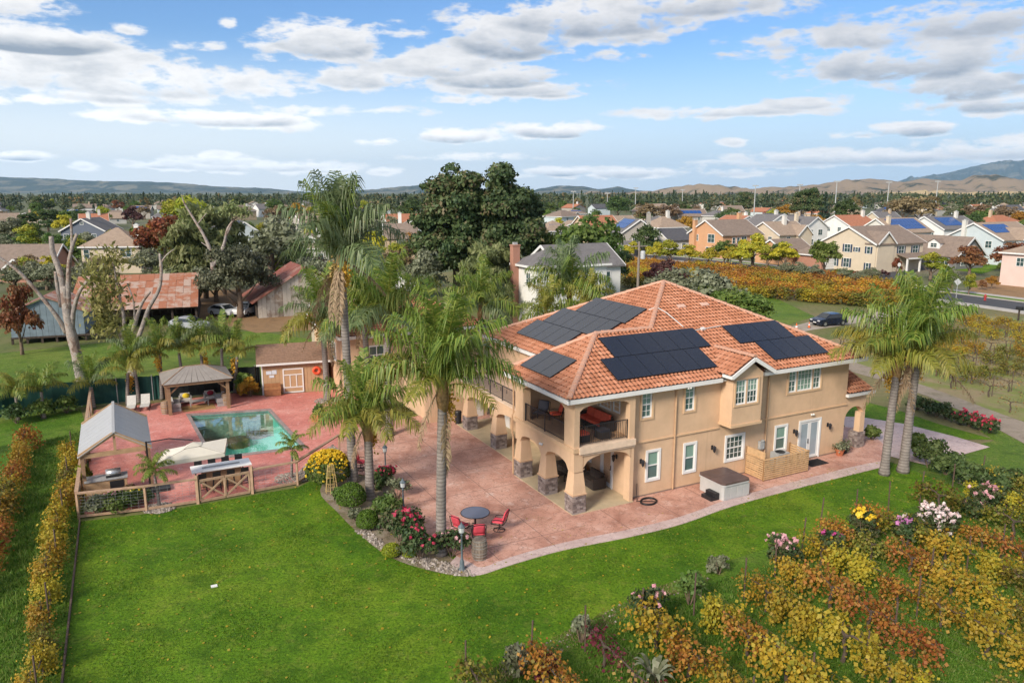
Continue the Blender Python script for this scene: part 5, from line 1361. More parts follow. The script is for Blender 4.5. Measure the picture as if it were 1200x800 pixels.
for i in range(4): a = i * 1.5708 + .4; m.tube([(0, 0, .12), (.3 * math.cos(a), .3 * math.sin(a), .08), (.42 * math.cos(a), .42 * math.sin(a), .0)], .025, 5); m.tube([(0, 0, .5), (.45 * math.cos(a), .45 * math.sin(a), .69)], .015, 4)
m.build('frame', M_bronze, t)
def facing(p, q): return math.atan2(q.y - p.y, q.x - p.x) + math.pi / 2
for (u, v, lb) in ((585, 621, 'red cushioned swivel chair pulled out to the right of the patio table'), (540, 626, 'red cushioned chair on the left of the patio table by the lamp post'), (561, 635, 'red cushioned chair between patio table and barrel, seen from behind')):
    p = G(u, v, .05); padded_chair(p, facing(p, tc_), lb)
p = G(423, 550, .05); padded_chair(p, 1.2, 'pink cushioned chair half hidden behind the short palm')
M_oak = plain('barrel_oak', (.30, .19, .11), .75, var=.3, scale=7, bump=.3); M_oakg = plain('weathered_barrel_oak', (.21, .165, .13), .8, var=.3, scale=7, bump=.3); M_hoop = plain('barrel_hoop', (.34, .32, .29), .5, metal=.6)
def barrel(p, label, mat, h=.92, z=0.05):
    o = empty('wine_barrel', (p[0], p[1], z), random.uniform(0, 6), label, 'barrel', 'oak wine barrels')
    n = 16; prof = [(.28, 0), (.33, h * .22), (.35, h * .5), (.33, h * .78), (.28, h)]
    for j in range(n):
        k = MB(); a0 = 2 * math.pi * (j + .04) / n; a1 = 2 * math.pi * (j + .96) / n
        for (r0, z0), (r1, z1) in zip(prof, prof[1:]):
            k.face([(r0 * math.cos(a0), r0 * math.sin(a0), z0), (r0 * math.cos(a1), r0 * math.sin(a1), z0), (r1 * math.cos(a1), r1 * math.sin(a1), z1), (r1 * math.cos(a0), r1 * math.sin(a0), z1)])
        k.build('stave', mat, o)
    for z in (.04, .22, .36, .62, .76, .93):
        r_ = np.interp(z * h, [q[1] for q in prof], [q[0] for q in prof]) + .008
        MB().lathe([(r_, z * h - .022), (r_ + .004, z * h), (r_, z * h + .022)], n=20).build('hoop', M_hoop, o)
    MB().lathe([(.27, h - .05), (.275, h - .03)], n=20).build('lid', mat, o); MB().lathe([(.315, .15), (.335, h * .5), (.315, h * .85)], n=16).build('inner_cask', plain('barrel_seam', (.06, .04, .03), .9), o)
    return o
barrel(G(562, 655), 'weathered grey oak barrel standing by the patio table', M_oakg)

# ------------------------------------------------------------------ along the garden wall
M_tub = plain('tub_shell_grey', (.46, .455, .445), .5, var=.06, scale=3); M_cover = plain('brown_vinyl_cover', (.115, .075, .07), .38, var=.25, scale=1.2)
q = HW(8.62, -1.12); t = empty('hot_tub', (q.x, q.y, .05), HA, 'grey hot tub with brown vinyl cover against the garden wall', 'hot tub')
def rrect(w, d, r, n=5):
    pts = []
    for (cx, cy, a0) in ((w / 2 - r, d / 2 - r, 0), (-w / 2 + r, d / 2 - r, 90), (-w / 2 + r, -d / 2 + r, 180), (w / 2 - r, -d / 2 + r, 270)):
        for i in range(n + 1): a = R(a0 + 90 * i / n); pts.append((cx + r * math.cos(a), cy + r * math.sin(a)))
    return pts
m = MB(); m.prism(rrect(1.78, 1.86, .16), 0, .74); m.prism(rrect(1.88, 1.96, .2), .742, .82); m.build('shell', M_tub, t)
for sx in (-1, 1):
    for k in range(4): MB().b2(-.86 + .44 * k + .02, -.86 + .44 * k + .41, -.945, -.925, .06, .68).build('side_panel', M_tub, t) if sx < 0 else None
for s in (-1, 1):
    k = MB(); k.prism([(x, y) for x, y in [(-.93, .01 * s), (.93, .01 * s), (.93, s * .80), (.80, s * .97), (-.80, s * .97), (-.93, s * .80)]][::s], .825, .92); k.build('cover_panel', M_cover, t)
q = HW(7.42, -1.45); o = empty('tub_steps', (q.x, q.y, .05), HA, 'black plastic two tread steps in front of the hot tub', 'steps')
M_blk = plain('black_plastic', (.018, .018, .02), .5)
MB().b2(-.28, .0, -.36, .36, 0, .18).build('step', M_blk, o); MB().b2(.0, .26, -.36, .36, 0, .36).build('step', M_blk, o)
M_cedar = plain('cedar_board', (.53, .34, .18), .75, var=.2, scale=5, bump=.2); M_cedard = plain('cedar_frame', (.30, .165, .075), .8, var=.2, scale=4)
q = HW(0, 0); t = empty('equipment_screen', HW(13.25, -.4, .05), HA, 'slatted cedar screen round the equipment beside the french door', 'slatted screen')
def slats(x0, x1, y0, y1, h, n):
    for i in range(n):
        z = .06 + (h - .1) * i / n; k = MB(); k.bar((x0, y0, z + (h - .1) / n * .45), (x1, y1, z + (h - .1) / n * .45), .022, (h - .1) / n * .70); k.build('slat', M_cedar, t)
slats(-1.7, .0, -.65, -.65, 1.2, 9); slats(.02, 1.7, -.65, -.65, 1.2, 9); slats(-1.7, -1.7, -.64, .7, 1.2, 9); slats(1.7, 1.7, -.64, .7, 1.3, 9); slats(-1.66, -1.66, -.2, .7, 1.65, 4)
for (x, y, h) in ((-1.68, -.62, 1.2), (.0, -.60, 1.2), (1.68, -.62, 1.25), (-1.66, .7, 1.6), (1.68, .7, 1.3), (.9, -.60, 1.2), (-.85, -.60, 1.2)): MB().b2(x - .035, x + .035, y - .02, y + .05, 0, h).build('post', M_cedard, t)
MB().b2(-1.76, 1.72, -.70, -.56, 1.2, 1.235).build('cap_rail', M_cedar, t); MB().b2(-1.76, -1.60, -.56, .7, 1.2, 1.235).build('cap_rail', M_cedar, t)
k = MB(); k.b2(-1.68, -1.62, -.62, .7, 1.24, 1.62); k.build('raised_panel', M_cedar, t)
t = empty('air_conditioner', HW(13.55, -.25, .05), HA, 'grey air conditioning unit inside the cedar screen', 'air conditioner')
M_ac = plain('ac_grey_metal', (.42, .43, .43), .45, metal=.2); MB().b2(-.42, .42, -.32, .32, 0, 1.12).build('casing', M_ac, t); MB().lathe([(.27, 1.12), (.28, 1.15)], n=16).build('fan_grille', M_blk, t)
t = empty('electric_meter', HW(12.62, .33, 1.35), HA, 'grey electric meter box on the wall behind the cedar screen', 'meter')
MB().b2(-.16, .16, -.14, .05, 0, .45).build('box', M_ac, t); MB().lathe([(.09, 0), (.1, .08)], (0, 0, 0), 10).build('dial', M_ac, t).location = (0, -.14, .46)
m = MB(); m.prism([(-.7, -.42), (.7, -.42), (.7, .42), (-.7, .42)], .0, .02); o = m.build('door_mat', plain('black_mat', (.014, .013, .014), .95, var=.3, scale=20)); o.location = HW(16.4, -.28, .052); o.rotation_euler = (0, 0, HA); tag(o, 'black door mat in front of the white french door', 'mat')
def pot(p, r, h, col, name, label, leaf=None, lh=.4):
    o = empty('flower_pot', (p[0], p[1], .05), 0, label, 'plant pot')
    MB().lathe([(r * .68, 0), (r, h * .85), (r * 1.1, h * .86), (r * 1.1, h), (r * .95, h), (r * .9, h * .9)], n=16).build('pot', plain(name, col, .8, var=.15), o)
    if leaf: n = 260; C = rng.normal(0, 1, (n, 3)) * np.array([r * .7, r * .7, lh * .3]) + np.array([0, 0, h + lh * .35]); link('plant', quadmesh('plant', leaves(C, C + .01, .09), leaf), o, kind='stuff')
pot(HW(18.75, -.05), .27, .42, (.40, .13, .06), 'terracotta', 'terracotta pot at the far corner of the garden wall', G_olive, .3)
pot(HW(19.35, .1), .22, .36, (.03, .03, .03), 'black_pot_glaze', 'black pot with a trailing plant beside the terracotta pot', G_olive, .5)
m = MB(); pts = []
hc = G(760, 588, .06)
for i in range(90): a = i * .35; r_ = .42 + .05 * math.sin(i * .7) ; pts.append((hc.x + r_ * math.cos(a), hc.y + r_ * math.sin(a) * 1.0, .065 + .02 * (i // 18)))
e = HW(4.05, .3); pts += [(hc.x - .6, hc.y + .1, .07), (e.x, e.y - .2, .07), (e.x, e.y, .3), (e.x, e.y, .85)]
o = m.tube(pts, .02, 5).build('garden_hose', M_blk, smooth=True); tag(o, 'black garden hose coiled on the patio under the wall tap', 'hose')

# furniture on the corner balcony and under the porch
def sofa(p, rz, w, label, cush, group=None, z=0.0, cat='sofa', seats=3):
    o = empty('wicker_sofa', (p[0], p[1], z), rz, label, cat, group); h = w / 2
    m = MB(); m.b2(-h, h, -.4, .42, .05, .32); m.b2(-h, -h + .13, -.4, .42, .32, .62); m.b2(h - .13, h, -.4, .42, .32, .62); m.b2(-h + .13, h - .13, .30, .42, .32, .78); m.build('frame', M_wick, o)
    cw = (w - .3) / seats
    for i in range(seats):
        x = -h + .15 + cw * (i + .5); a = MB(); a.prism([(q[0] + x, q[1] - .06) for q in rrect(cw - .02, .66, .07, 3)], .325, .47); a.build('seat_cushion', cush, o)
        b = MB(); b.box((x, .22, .66), (cw - .02, .14, .42), 0, 0, 0, R(-14)); b.build('back_cushion', cush, o)
    return o
BZ = 3.39
p = HW(2.95, 2.6); sofa(p, HA - math.pi / 2, 2.3, 'orange red cushioned wicker sofa against the balcony wall', M_redo, z=BZ)
p = HW(1.55, 4.3); padded_chair(p, HA - 1.9, 'red cushioned armchair in the middle of the balcony', M_redo, .7, 'balcony armchairs', False, BZ)
p = HW(1.0, 4.9); padded_chair(p, HA - 1.0, 'dark armchair by the balcony corner post', plain('charcoal_cushion', (.04, .04, .055), .9), .7, 'balcony armchairs', False, BZ)
def lowtable(p, rz, w, d, h, z, label, mat, top=None):
    o = empty('low_table', (p[0], p[1], z), rz, label, 'table')
    MB().b2(-w / 2, w / 2, -d / 2, d / 2, h - .05, h).build('table_top', top or mat, o)
    for sx in (-1, 1):
        for sy in (-1, 1): MB().bar((sx * (w / 2 - .05), sy * (d / 2 - .05), 0), (sx * (w / 2 - .05), sy * (d / 2 - .05), h - .05), .05).build('leg', mat, o)
    return o
lowtable(HW(1.75, 2.7), HA, .6, 1.0, .4, BZ, 'dark wicker coffee table in front of the orange sofa', M_wick)
def ottoman(p, rz, label, top, z):
    o = empty('ottoman', (p[0], p[1], z), rz, label, 'ottoman'); MB().b2(-.3, .3, -.3, .3, 0, .36).build('base', M_wick, o); m = MB(); m.prism(rrect(.58, .58, .07, 3), .362, .46); m.build('cushion', top, o)
ottoman(HW(1.1, 1.0), HA, 'wicker ottoman with red cushion behind the balcony railing', M_redo, BZ); ottoman(HW(2.3, .95), HA, 'dark wicker ottoman nearest the garden wall', plain('charcoal_cushion', (.04, .04, .055), .9), BZ)
M_dcush = plain('dark_brown_cushion', (.05, .038, .033), .9)
sofa(HW(2.7, 4.5), HA - math.pi / 2, 1.9, 'dark brown wicker sofa under the porch, nearer the deck', M_dcush, z=.1); sofa(HW(2.9, 1.9 + .75), HA - math.pi / 2, 1.3, 'dark brown wicker loveseat under the porch beside the white door', M_dcush, z=.1, seats=2)
lowtable(HW(1.6, 4.2), HA, .7, .7, .42, .1, 'dark low table under the porch', M_wick)
m = MB(); m.lathe([(.2, 0), (.24, .8), (.25, .84), (.22, .9)], n=12); o = m.build('waste_bin', M_blk); q = G(537, 497); o.location = (q.x, q.y, .05); tag(o, 'black bin against the tan wall beside the farthest porch column', 'bin')

# ------------------------------------------------------------------ pool terrace: fences, gate, pavilions, shed, furniture
M_fence = plain('fence_redwood', (.40, .26, .17), .8, var=.2, scale=5, bump=.2)
M_wire = plain('fence_wire', (.35, .36, .37), .5, metal=.5)
def fence(pts, h, label, name='wooden_fence', mesh_=True, group=None):
    o = empty(name, pts[0], 0, label, 'fence', group); P0 = Vector((pts[0].x, pts[0].y, 0))
    q = [Vector((p.x, p.y, 0)) - P0 for p in pts]
    for p in q: MB().b2(p.x - .05, p.x + .05, p.y - .05, p.y + .05, 0, h).build('post', M_fence, o)
    for a, b in zip(q, q[1:]):
        MB().bar(a + Vector((0, 0, h + .02)), b + Vector((0, 0, h + .02)), .17, .07).build('top_rail', M_fence, o)
        MB().bar(a + Vector((0, 0, .14)), b + Vector((0, 0, .14)), .05, .12).build('bottom_rail', M_fence, o)
        m = MB(); d = b - a; n = max(2, int(d.length / .3))
        for i in range(1, 7): m.bar(a + Vector((0, 0, .2 + i * (h - .25) / 7)), b + Vector((0, 0, .2 + i * (h - .25) / 7)), .006)
        for i in range(1, n): m.bar(a + d * (i / n) + Vector((0, 0, .2)), a + d * (i / n) + Vector((0, 0, h)), .006)
        m.build('wire_mesh', M_wire, o, kind='stuff')
    return o
A0, A1, A2 = G(93, 608), G(172, 599), G(232, 590); B0, B1, B2 = G(297, 578), G(349, 568), G(398, 534)
fence([A0, A1, A2], 1.3, 'wood and wire fence between the lawn and the pool terrace, left of the gate')
fence([B0, B1, B2], 1.3, 'wood and wire fence between the lawn and the pool terrace, right of the gate')
L1 = G(109, 472); sidep = [A0.lerp(L1, i / 8) for i in range(9)]
fence([p + Vector((-.02, .03, 0)) for p in sidep], 1.35, 'long wood and wire fence along the left side of the pool terrace')
g_ = empty('garden_gate', A2, 0, 'double wooden gate with crossed braces facing the lawn', 'gate')
ga = Vector((.12, .05, 0)); gb = B0 - A2 - Vector((.12, .05, 0)); gm = (ga + gb) / 2
for p in (ga * .2, gb + Vector((.1, .04, 0))): MB().b2(p.x - .07, p.x + .07, p.y - .07, p.y + .07, 0, 1.5).build('gate_post', M_fence, g_)
for a, b in ((ga, gm), (gm, gb)):
    d = (b - a) * .02; a = a + d; b = b - d
    lf = MB(); U_ = lambda p, z: p + Vector((0, 0, z))
    lf.bar(U_(a, .12), U_(b, .12), .06, .12); lf.bar(U_(a, 1.2), U_(b, 1.2), .06, .12); lf.bar(U_(a, .18), U_(a, 1.14), .07); lf.bar(U_(b, .18), U_(b, 1.14), .07)
    l = lf.build('gate_leaf', M_fence, g_)
    MB().bar(U_(a, .18), U_(b, 1.14), .05, .09).build('brace', M_fence, l); MB().bar(U_(a, 1.14) + Vector((.0, .03, 0)), U_(b, .18) + Vector((.0, .03, 0)), .05, .09).build('brace', M_fence, l)
o = MB().b2(-.12, .12, -.09, .09, 0, .03).build('valve_lid', M_white); q = G(251, 687); o.location = (q.x, q.y, .016); o.rotation_euler = (0, 0, HA); tag(o, 'small white valve box lid in the middle of the lawn', 'valve lid')
# green privacy screen behind the terrace
M_screen = plain('green_screen_cloth', (.012, .062, .05), .85, var=.22, scale=1.6); M_screenb = plain('black_screen_cloth', (.013, .017, .018), .9, var=.2, scale=1.5)
def screen(pts, h, mats, label):
    o = empty('privacy_screen', pts[0], 0, label, 'screen fence'); P0 = Vector((pts[0].x, pts[0].y, 0)); k = 0
    for a, b in zip(pts, pts[1:]):
        a = Vector((a.x, a.y, 0)) - P0; b = Vector((b.x, b.y, 0)) - P0; n = max(1, int((b - a).length / 2.4))
        for i in range(n):
            p, q = a.lerp(b, i / n), a.lerp(b, (i + 1) / n); m = MB(); sg = 8
            nrm = Vector(((q - p).y, -(q - p).x, 0)).normalized()
            for j in range(sg):
                p0 = p.lerp(q, j / sg) + nrm * .05 * math.sin(j * 1.7 + k); p1 = p.lerp(q, (j + 1) / sg) + nrm * .05 * math.sin((j + 1) * 1.7 + k)
                m.face([(p0.x, p0.y, .08), (p1.x, p1.y, .08), (p1.x, p1.y, h - .03 * math.sin(j)), (p0.x, p0.y, h - .03 * math.sin(j))])
            m.build('cloth_panel', mats[k % len(mats)], o); k += 1
            MB().tube([(p.x, p.y, 0), (p.x, p.y, h + .08)], .035, 6).build('post', M_ac, o)
screen([G(-40, 498), G(30, 484), G(96, 476), G(180, 469), G(190, 468)], 1.9, [M_screen], 'dark green cloth screen fence running out to the left behind the loungers')
screen([G(190, 468), G(240, 463), G(300, 456), G(306, 455)], 1.9, [M_screenb], 'black cloth screen fence behind the gazebo')

M_post = plain('pavilion_cedar', (.27, .165, .095), .8, var=.2, scale=4, bump=.2)
M_metal = plain('brown_metal_roof', (.30, .265, .235), .5, metal=.1, var=.12, scale=1.5)
t = empty('gazebo', (-23.2, 54.0, .04), HA, 'gazebo with brown hipped metal roof and cedar posts behind the pool', 'gazebo')
gw, gd = 4.2, 3.7
hw_, hd_ = gw / 2 + .25, gd / 2 + .25; rz_ = 3.05; ez = 2.3; rl = .65
corners = [(-hw_, -hd_), (hw_, -hd_), (hw_, hd_), (-hw_, hd_)]
rA, rB = (-rl, 0, rz_), (rl, 0, rz_)
def hipface(pts, n, name='roof_panel'):
    """standing-seam panels: split a roof face into n strips"""
    a, b, c, d = [Vector(p) for p in pts]
    for i in range(n):
        p = [a.lerp(b, (i + .03) / n), a.lerp(b, (i + .97) / n), d.lerp(c, (i + .97) / n), d.lerp(c, (i + .03) / n)]
        if (p[2] - p[3]).length < .005: p = p[:3]
        MB().slab(p, .03).build(name, M_metal, t)
E3 = lambda c: (c[0], c[1], ez)
hipface([E3(corners[0]), E3(corners[1]), rB, rA], 10); hipface([E3(corners[2]), E3(corners[3]), rA, rB], 10)
hipface([E3(corners[3]), E3(corners[0]), rA, rA], 8); hipface([E3(corners[1]), E3(corners[2]), rB, rB], 8)
m = MB()
for a, b in zip(corners, corners[1:] + corners[:1]): m.bar((a[0] * .93, a[1] * .93, ez - .14), (b[0] * .93, b[1] * .93, ez - .14), .1, .18)
for c in corners: m.bar((c[0], c[1], ez), rA if c[0] < 0 else rB, .06, .05)
m.bar(rA, rB, .08, .06); m.build('roof_frame', M_post, t)
for (sx, sy) in ((-1, -1), (1, -1), (1, 1), (-1, 1)):
    x, y = sx * gw / 2 * .93, sy * gd / 2 * .93; MB().b2(x - .11, x + .11, y - .11, y + .11, 0, ez - .2).build('post', M_post, t)
    k = MB(); k.bar((x, y, 1.45), (x - sx * .75, y, ez - .2), .07, .1); k.bar((x, y, 1.45), (x, y - sy * .75, ez - .2), .07, .1); k.build('knee_brace', M_post, t)
GZ = Matrix.Translation((-23.2, 54.0, .045)) @ Matrix.Rotation(HA, 4, 'Z')
M_greywood = plain('grey_wood', (.36, .34, .33), .8, var=.15, scale=5); M_pale = plain('pale_cushion', (.55, .53, .50), .9)
def garden_sofa(p, rz, w, label, pillow=None, z=.045, cat='sofa'):
    o = empty('garden_sofa', (p.x, p.y, z), rz, label, cat); h = w / 2; m = MB()
    m.b2(-h, h, -.35, .35, .22, .30); m.b2(-h, -h + .08, -.35, .35, 0, .6); m.b2(h - .08, h, -.35, .35, 0, .6); m.b2(-h + .08, h - .08, .28, .35, .3, .75); m.build('frame', M_greywood, o)
    MB().b2(-h + .1, h - .1, -.33, .26, .302, .44).build('seat_cushion', M_pale, o); MB().b2(-h + .1, h - .1, .12, .27, .442, .78).build('back_cushion', M_pale, o)
    if pillow: MB().ball((.05, .02, .62), (.25, .1, .2), 8, 6).build('pillow', pillow, o, smooth=True)
garden_sofa(GZ @ Vector((-.75, .9, 0)), HA, .85, 'grey armchair with yellow pillow under the gazebo', plain('yellow_pillow', (.70, .50, .03), .9))
garden_sofa(GZ @ Vector((.95, .9, 0)), HA, .85, 'grey armchair with dark red pillow under the gazebo', plain('dark_red_pillow', (.25, .02, .04), .9))
garden_sofa(GZ @ Vector((-1.55, -.3, 0)), HA + math.pi / 2, 1.5, 'grey loveseat on the left under the gazebo'); garden_sofa(GZ @ Vector((1.6, -.3, 0)), HA - math.pi / 2, 1.5, 'grey loveseat on the right under the gazebo')
p = GZ @ Vector((.1, -.1, 0)); lowtable(p, HA, 1.3, .6, .42, .05, 'long grey coffee table under the gazebo', M_greywood)
m = MB(); m.b2(-1.1, 1.1, -.8, .8, 0, .012); o = m.build('rug', blotch('rug', [(.3, (.32, .16, .07)), (.5, (.42, .28, .12)), (.7, (.46, .14, .06))], 2.5)); p = GZ @ Vector((0, -.6, 0)); o.location = p; o.rotation_euler = (0, 0, HA); tag(o, 'ochre rug on the deck under the gazebo', 'rug')
barrel(G(195, 485), 'brown oak barrel at the left front corner of the gazebo', M_oak); barrel(G(266, 475), 'brown oak barrel at the right front corner of the gazebo', M_oak)
M_sling = plain('sling_fabric', (.52, .50, .46), .85)
for (u, v, lb) in ((154, 482, 'left one of two pale sun loungers by the green screen'), (170.5, 480, 'right one of two pale sun loungers by the green screen')):
    p = G(u, v); o = empty('sun_lounger', (p.x, p.y, .04), HA - .12, lb, 'lounger', 'sun loungers'); k = MB()
    for s in (-1, 1): k.bar((s * .3, -.55, .32), (s * .3, .6, .32), .05); [k.bar((s * .3, y, 0), (s * .3, y, .32), .05) for y in (-.5, .5)]
    k.build('frame', M_bronze, o); MB().slab([(-.3, -.6, .36), (.3, -.6, .36), (.3, .35, .36), (-.3, .35, .36)], .03).build('seat', M_sling, o); MB().slab([(-.3, .35, .36), (.3, .35, .36), (.3, .85, .95), (-.3, .85, .95)], .03).build('backrest', M_sling, o)

# tan shed with a wooden bench box, life ring and notices
S0, S1 = G(308, 463), G(386, 457); sd = (S1 - S0).normalized(); sn = Vector((-sd.y, sd.x, 0)); sa = math.atan2(sd.y, sd.x); SL_ = (S1 - S0).length
t = empty('shed', (S0.x, S0.y, 0), sa, 'tan wooden shed with white trimmed door beside the pool', 'shed')
M_shed = plain('tan_siding', (.47, .30, .17), .85, var=.06, scale=2)
m = MB(); m.b2(0, SL_, 0, 4.2, 0, 2.5); m.build('wall', M_shed, t)
for i in range(int(SL_ / .3)): MB().b2(.1 + i * .3, .115 + i * .3, -.012, .0, .05, 2.45).build('batten', plain('siding_groove', (.36, .225, .125), .9), t)
rtop = 3.6; ov = .35
shn = plain('brown_shingle', (.25, .15, .10), .9, var=.25, scale=6, bump=.4)
def shingles(par, a, b, c, d, rows, mat=shn):
    a, b, c, d = map(Vector, (a, b, c, d))
    for i in range(rows):
        p0, p1 = a.lerp(d, i / rows), b.lerp(c, i / rows); p2, p3 = b.lerp(c, (i + 1.08) / rows), a.lerp(d, (i + 1.08) / rows)
        MB().slab([p0 + Vector((0, 0, .03)), p1 + Vector((0, 0, .03)), p2, p3], .03).build('shingle_course', mat, par)
shingles(t, (-ov, -ov, 2.52), (SL_ + ov, -ov, 2.52), (SL_ + ov, 2.1, rtop), (-ov, 2.1, rtop), 10); shingles(t, (SL_ + ov, 4.2 + ov, 2.52), (-ov, 4.2 + ov, 2.52), (-ov, 2.1, rtop), (SL_ + ov, 2.1, rtop), 6)
m = MB(); m.face([(0, 0, 2.5), (0, 2.1, rtop - .05), (0, 4.2, 2.5)]); m.face([(SL_, 0, 2.5), (SL_, 2.1, rtop - .05), (SL_, 4.2, 2.5)]); m.build('gable', M_shed, t)
m = MB(); m.b2(-ov, SL_ + ov, -ov - .04, -ov + .03, 2.38, 2.53); m.build('fascia', M_white, t)
for x in (-.01, SL_ - .1): MB().b2(x, x + .11, -.03, .02, 0, 2.45).build('corner_trim', M_white, t)
dx = SL_ * .31; dw = 1.55; dr = MB(); dr.b2(dx, dx + dw, -.045, .0, .05, 2.0, 1)
for (a, b, c, d) in ((dx, dx + .1, .05, 2.0), (dx + dw - .1, dx + dw, .05, 2.0), (dx + .1, dx + dw - .1, 1.9, 2.0), (dx + .1, dx + dw - .1, .05, .15), (dx + .1, dx + dw - .1, .45, .53), (dx + .1, dx + dw - .1, 1.45, 1.53), (dx + .5, dx + .57, .53, 1.45), (dx + .98, dx + 1.05, .53, 1.45)): dr.b2(a, b, -.075, -.045, c, d, 0)
dr.build('door', [M_white, M_shed], t)
m = MB(); m.lathe([(.0, 0), (.05, 0)], n=6) if False else None
# notices on the shed wall (flat printed sheets)
M_paper = plain('notice_paper', (.62, .66, .72), .6, var=.12, scale=14)
for (x, z, w_, h_) in ((.55, 1.75, .4, .28), (.95, 1.78, .35, .32), (.75, 1.45, .35, .2)): o = MB().b2(-w_ / 2, w_ / 2, -.012, 0, -h_ / 2, h_ / 2).build('notice', M_paper); o.location = S0 + sd * x + sn * -.014 + Vector((0, 0, z)); o.rotation_euler = (0, 0, sa); tag(o, {1.75: 'pale printed notice at the left on the tan shed wall', 1.78: 'pale printed notice nearest the door on the tan shed wall', 1.45: 'lowest printed notice on the tan shed wall'}[z], 'notice')
o = empty('life_ring', S0 + sd * (SL_ * .82) - sn * .08 + Vector((0, 0, 1.7)), sa, 'orange life ring hanging on the tan shed wall', 'life ring')
m = MB(); ringp = [(.24 * math.cos(i * .3927), 0, .24 * math.sin(i * .3927)) for i in range(17)]; m.tube(ringp, .11, 8); m.build('ring', plain('life_ring_orange', (.75, .10, .04), .5), o, smooth=True)
q = S0 + sd * .75 - sn * .45; o = empty('wooden_chest', (q.x, q.y, .04), sa, 'reddish wooden storage chest against the tan shed wall', 'chest')
M_chest = plain('chest_wood', (.33, .15, .065), .7, var=.2, scale=4); m = MB()
for i in range(4): MB().b2(-.6, .6, -.27, .27, .03 + .12 * i, .14 + .12 * i).build('board', M_chest, o)
MB().slab([(-.63, -.3, .55), (.63, -.3, .55), (.63, .3, .62), (-.63, .3, .62)], .05).build('lid', M_chest, o); MB().b2(-.6, .6, .27, .31, .05, .9).build('back_board', M_chest, o)
bush(S0 - sd * .9 - sn * .2, .8, 1.6, G_orange, 'tropical shrub with orange and green leaves left of the tan shed', 420, .32); bush(S0 - sd * 1.3 + sn * .6, .8, 1.9, G_fresh, 'tall leafy green plant between gazebo and shed', 420, .32)
q = G(374, 490); o = empty('planter_box', (q.x, q.y, .04), HA + 1.2, 'orange wooden planter box on the pool deck beside the palms', 'planter'); MB().b2(-.9, .9, -.35, .35, 0, .5).build('box', plain('planter_wood', (.50, .20, .09), .8), o)
C = rng.normal(0, 1, (500, 3)) * np.array([.4, .15, .1]) + np.array([0, 0, .62]); link('plants', quadmesh('plants', leaves(C, C * 0 + np.array([0, 0, 1.]), .15), G_mid), o)

# barbecue pavilion
t = empty('barbecue_pavilion', (-22.0, 40.2, .04), HA, 'open gabled pavilion with grey metal roof over the outdoor kitchen', 'pavilion')
pw, pl = 3.05, 6.2; ez = 2.35; rz_ = 3.35
M_steel = plain('grey_metal_roof', (.42, .415, .41), .35, metal=.1, var=.06, scale=2)
for s in (-1, 1):
    for i in range(9):
        y0 = -pl / 2 - .2 + (pl + .4) * (i + .02) / 9; y1 = -pl / 2 - .2 + (pl + .4) * (i + .98) / 9; xo = s * (pw / 2 + .2)
        pts = [(0, y0, rz_), (xo, y0, ez - .1), (xo, y1, ez - .1), (0, y1, rz_)]
        MB().slab(pts if s < 0 else pts[::-1], .04).build('roof_panel', M_steel, t)
MB().bar((0, -pl / 2 - .22, rz_ + .01), (0, pl / 2 + .22, rz_ + .01), .14, .03).build('ridge', M_steel, t)
M_tanw = plain('tan_timber', (.42, .27, .15), .8, var=.15, scale=4)
for y in (-pl / 2, pl / 2):
    for s in (-1, 1): MB().b2(s * pw / 2 - .09, s * pw / 2 + .09, y - .09, y + .09, 0, ez).build('post', M_post, t)
    k = MB(); k.bar((-pw / 2, y, ez - .12), (pw / 2, y, ez - .12), .14, .22); k.bar((-pw / 2 - .15, y - .1, ez - .07), (0, y - .1, rz_ - .07), .08, .2); k.bar((pw / 2 + .15, y - .1, ez - .07), (0, y - .1, rz_ - .07), .08, .2); k.bar((0, y, ez), (0, y, rz_ - .1), .12); k.build('truss', M_tanw, t)
for s in (-1, 1): MB().bar((s * pw / 2, -pl / 2, ez - .12), (s * pw / 2, pl / 2, ez - .12), .12, .2).build('beam', M_tanw, t)
PV = Matrix.Translation((-22.0, 40.2, .04)) @ Matrix.Rotation(HA, 4, 'Z')
q = PV @ Vector((-.55, -2.95, 0)); o = empty('outdoor_kitchen', q, HA, 'tan outdoor kitchen counter with grey stone top at the front of the pavilion', 'outdoor kitchen')
MB().b2(-.95, .95, -.4, .4, 0, .88).build('cabinet', M_tanw, o); MB().b2(-1.0, 1.0, -.45, .45, .88, .94).build('counter_top', plain('counter_stone', (.34, .34, .34), .4, var=.2, scale=10), o); MB().b2(.15, .8, -.42, -.39, .06, .8).build('fridge_door', M_blk, o)
q2 = PV @ Vector((-.2, -2.95, 0)); o = empty('barbecue', (q2.x, q2.y, .985), HA, 'black barbecue grill set on the outdoor kitchen counter', 'barbecue'); MB().b2(-.35, .35, -.28, .28, 0, .12).build('fire_box', M_blk, o); m = MB(); m.tube([(-.35, .02, .14), (.35, .02, .14)], .24, 12); m.build('lid', plain('stainless', (.5, .5, .5), .3, metal=.8), o, smooth=True)
q3 = PV @ Vector((-1.1, -4.0, 0)); o = empty('wooden_crate', (q3.x, q3.y, .04), HA + .2, 'small wooden crate beside the outdoor kitchen by the fence', 'crate')
for i in range(4): MB().b2(-.35, .35, -.3, .3, .02 + .13 * i, .14 + .13 * i).build('board', M_tanw, o)
bush(G(98, 575), .5, 1.6, G_lime, 'feathery lime plant in front of the pavilion corner', 500, .16)
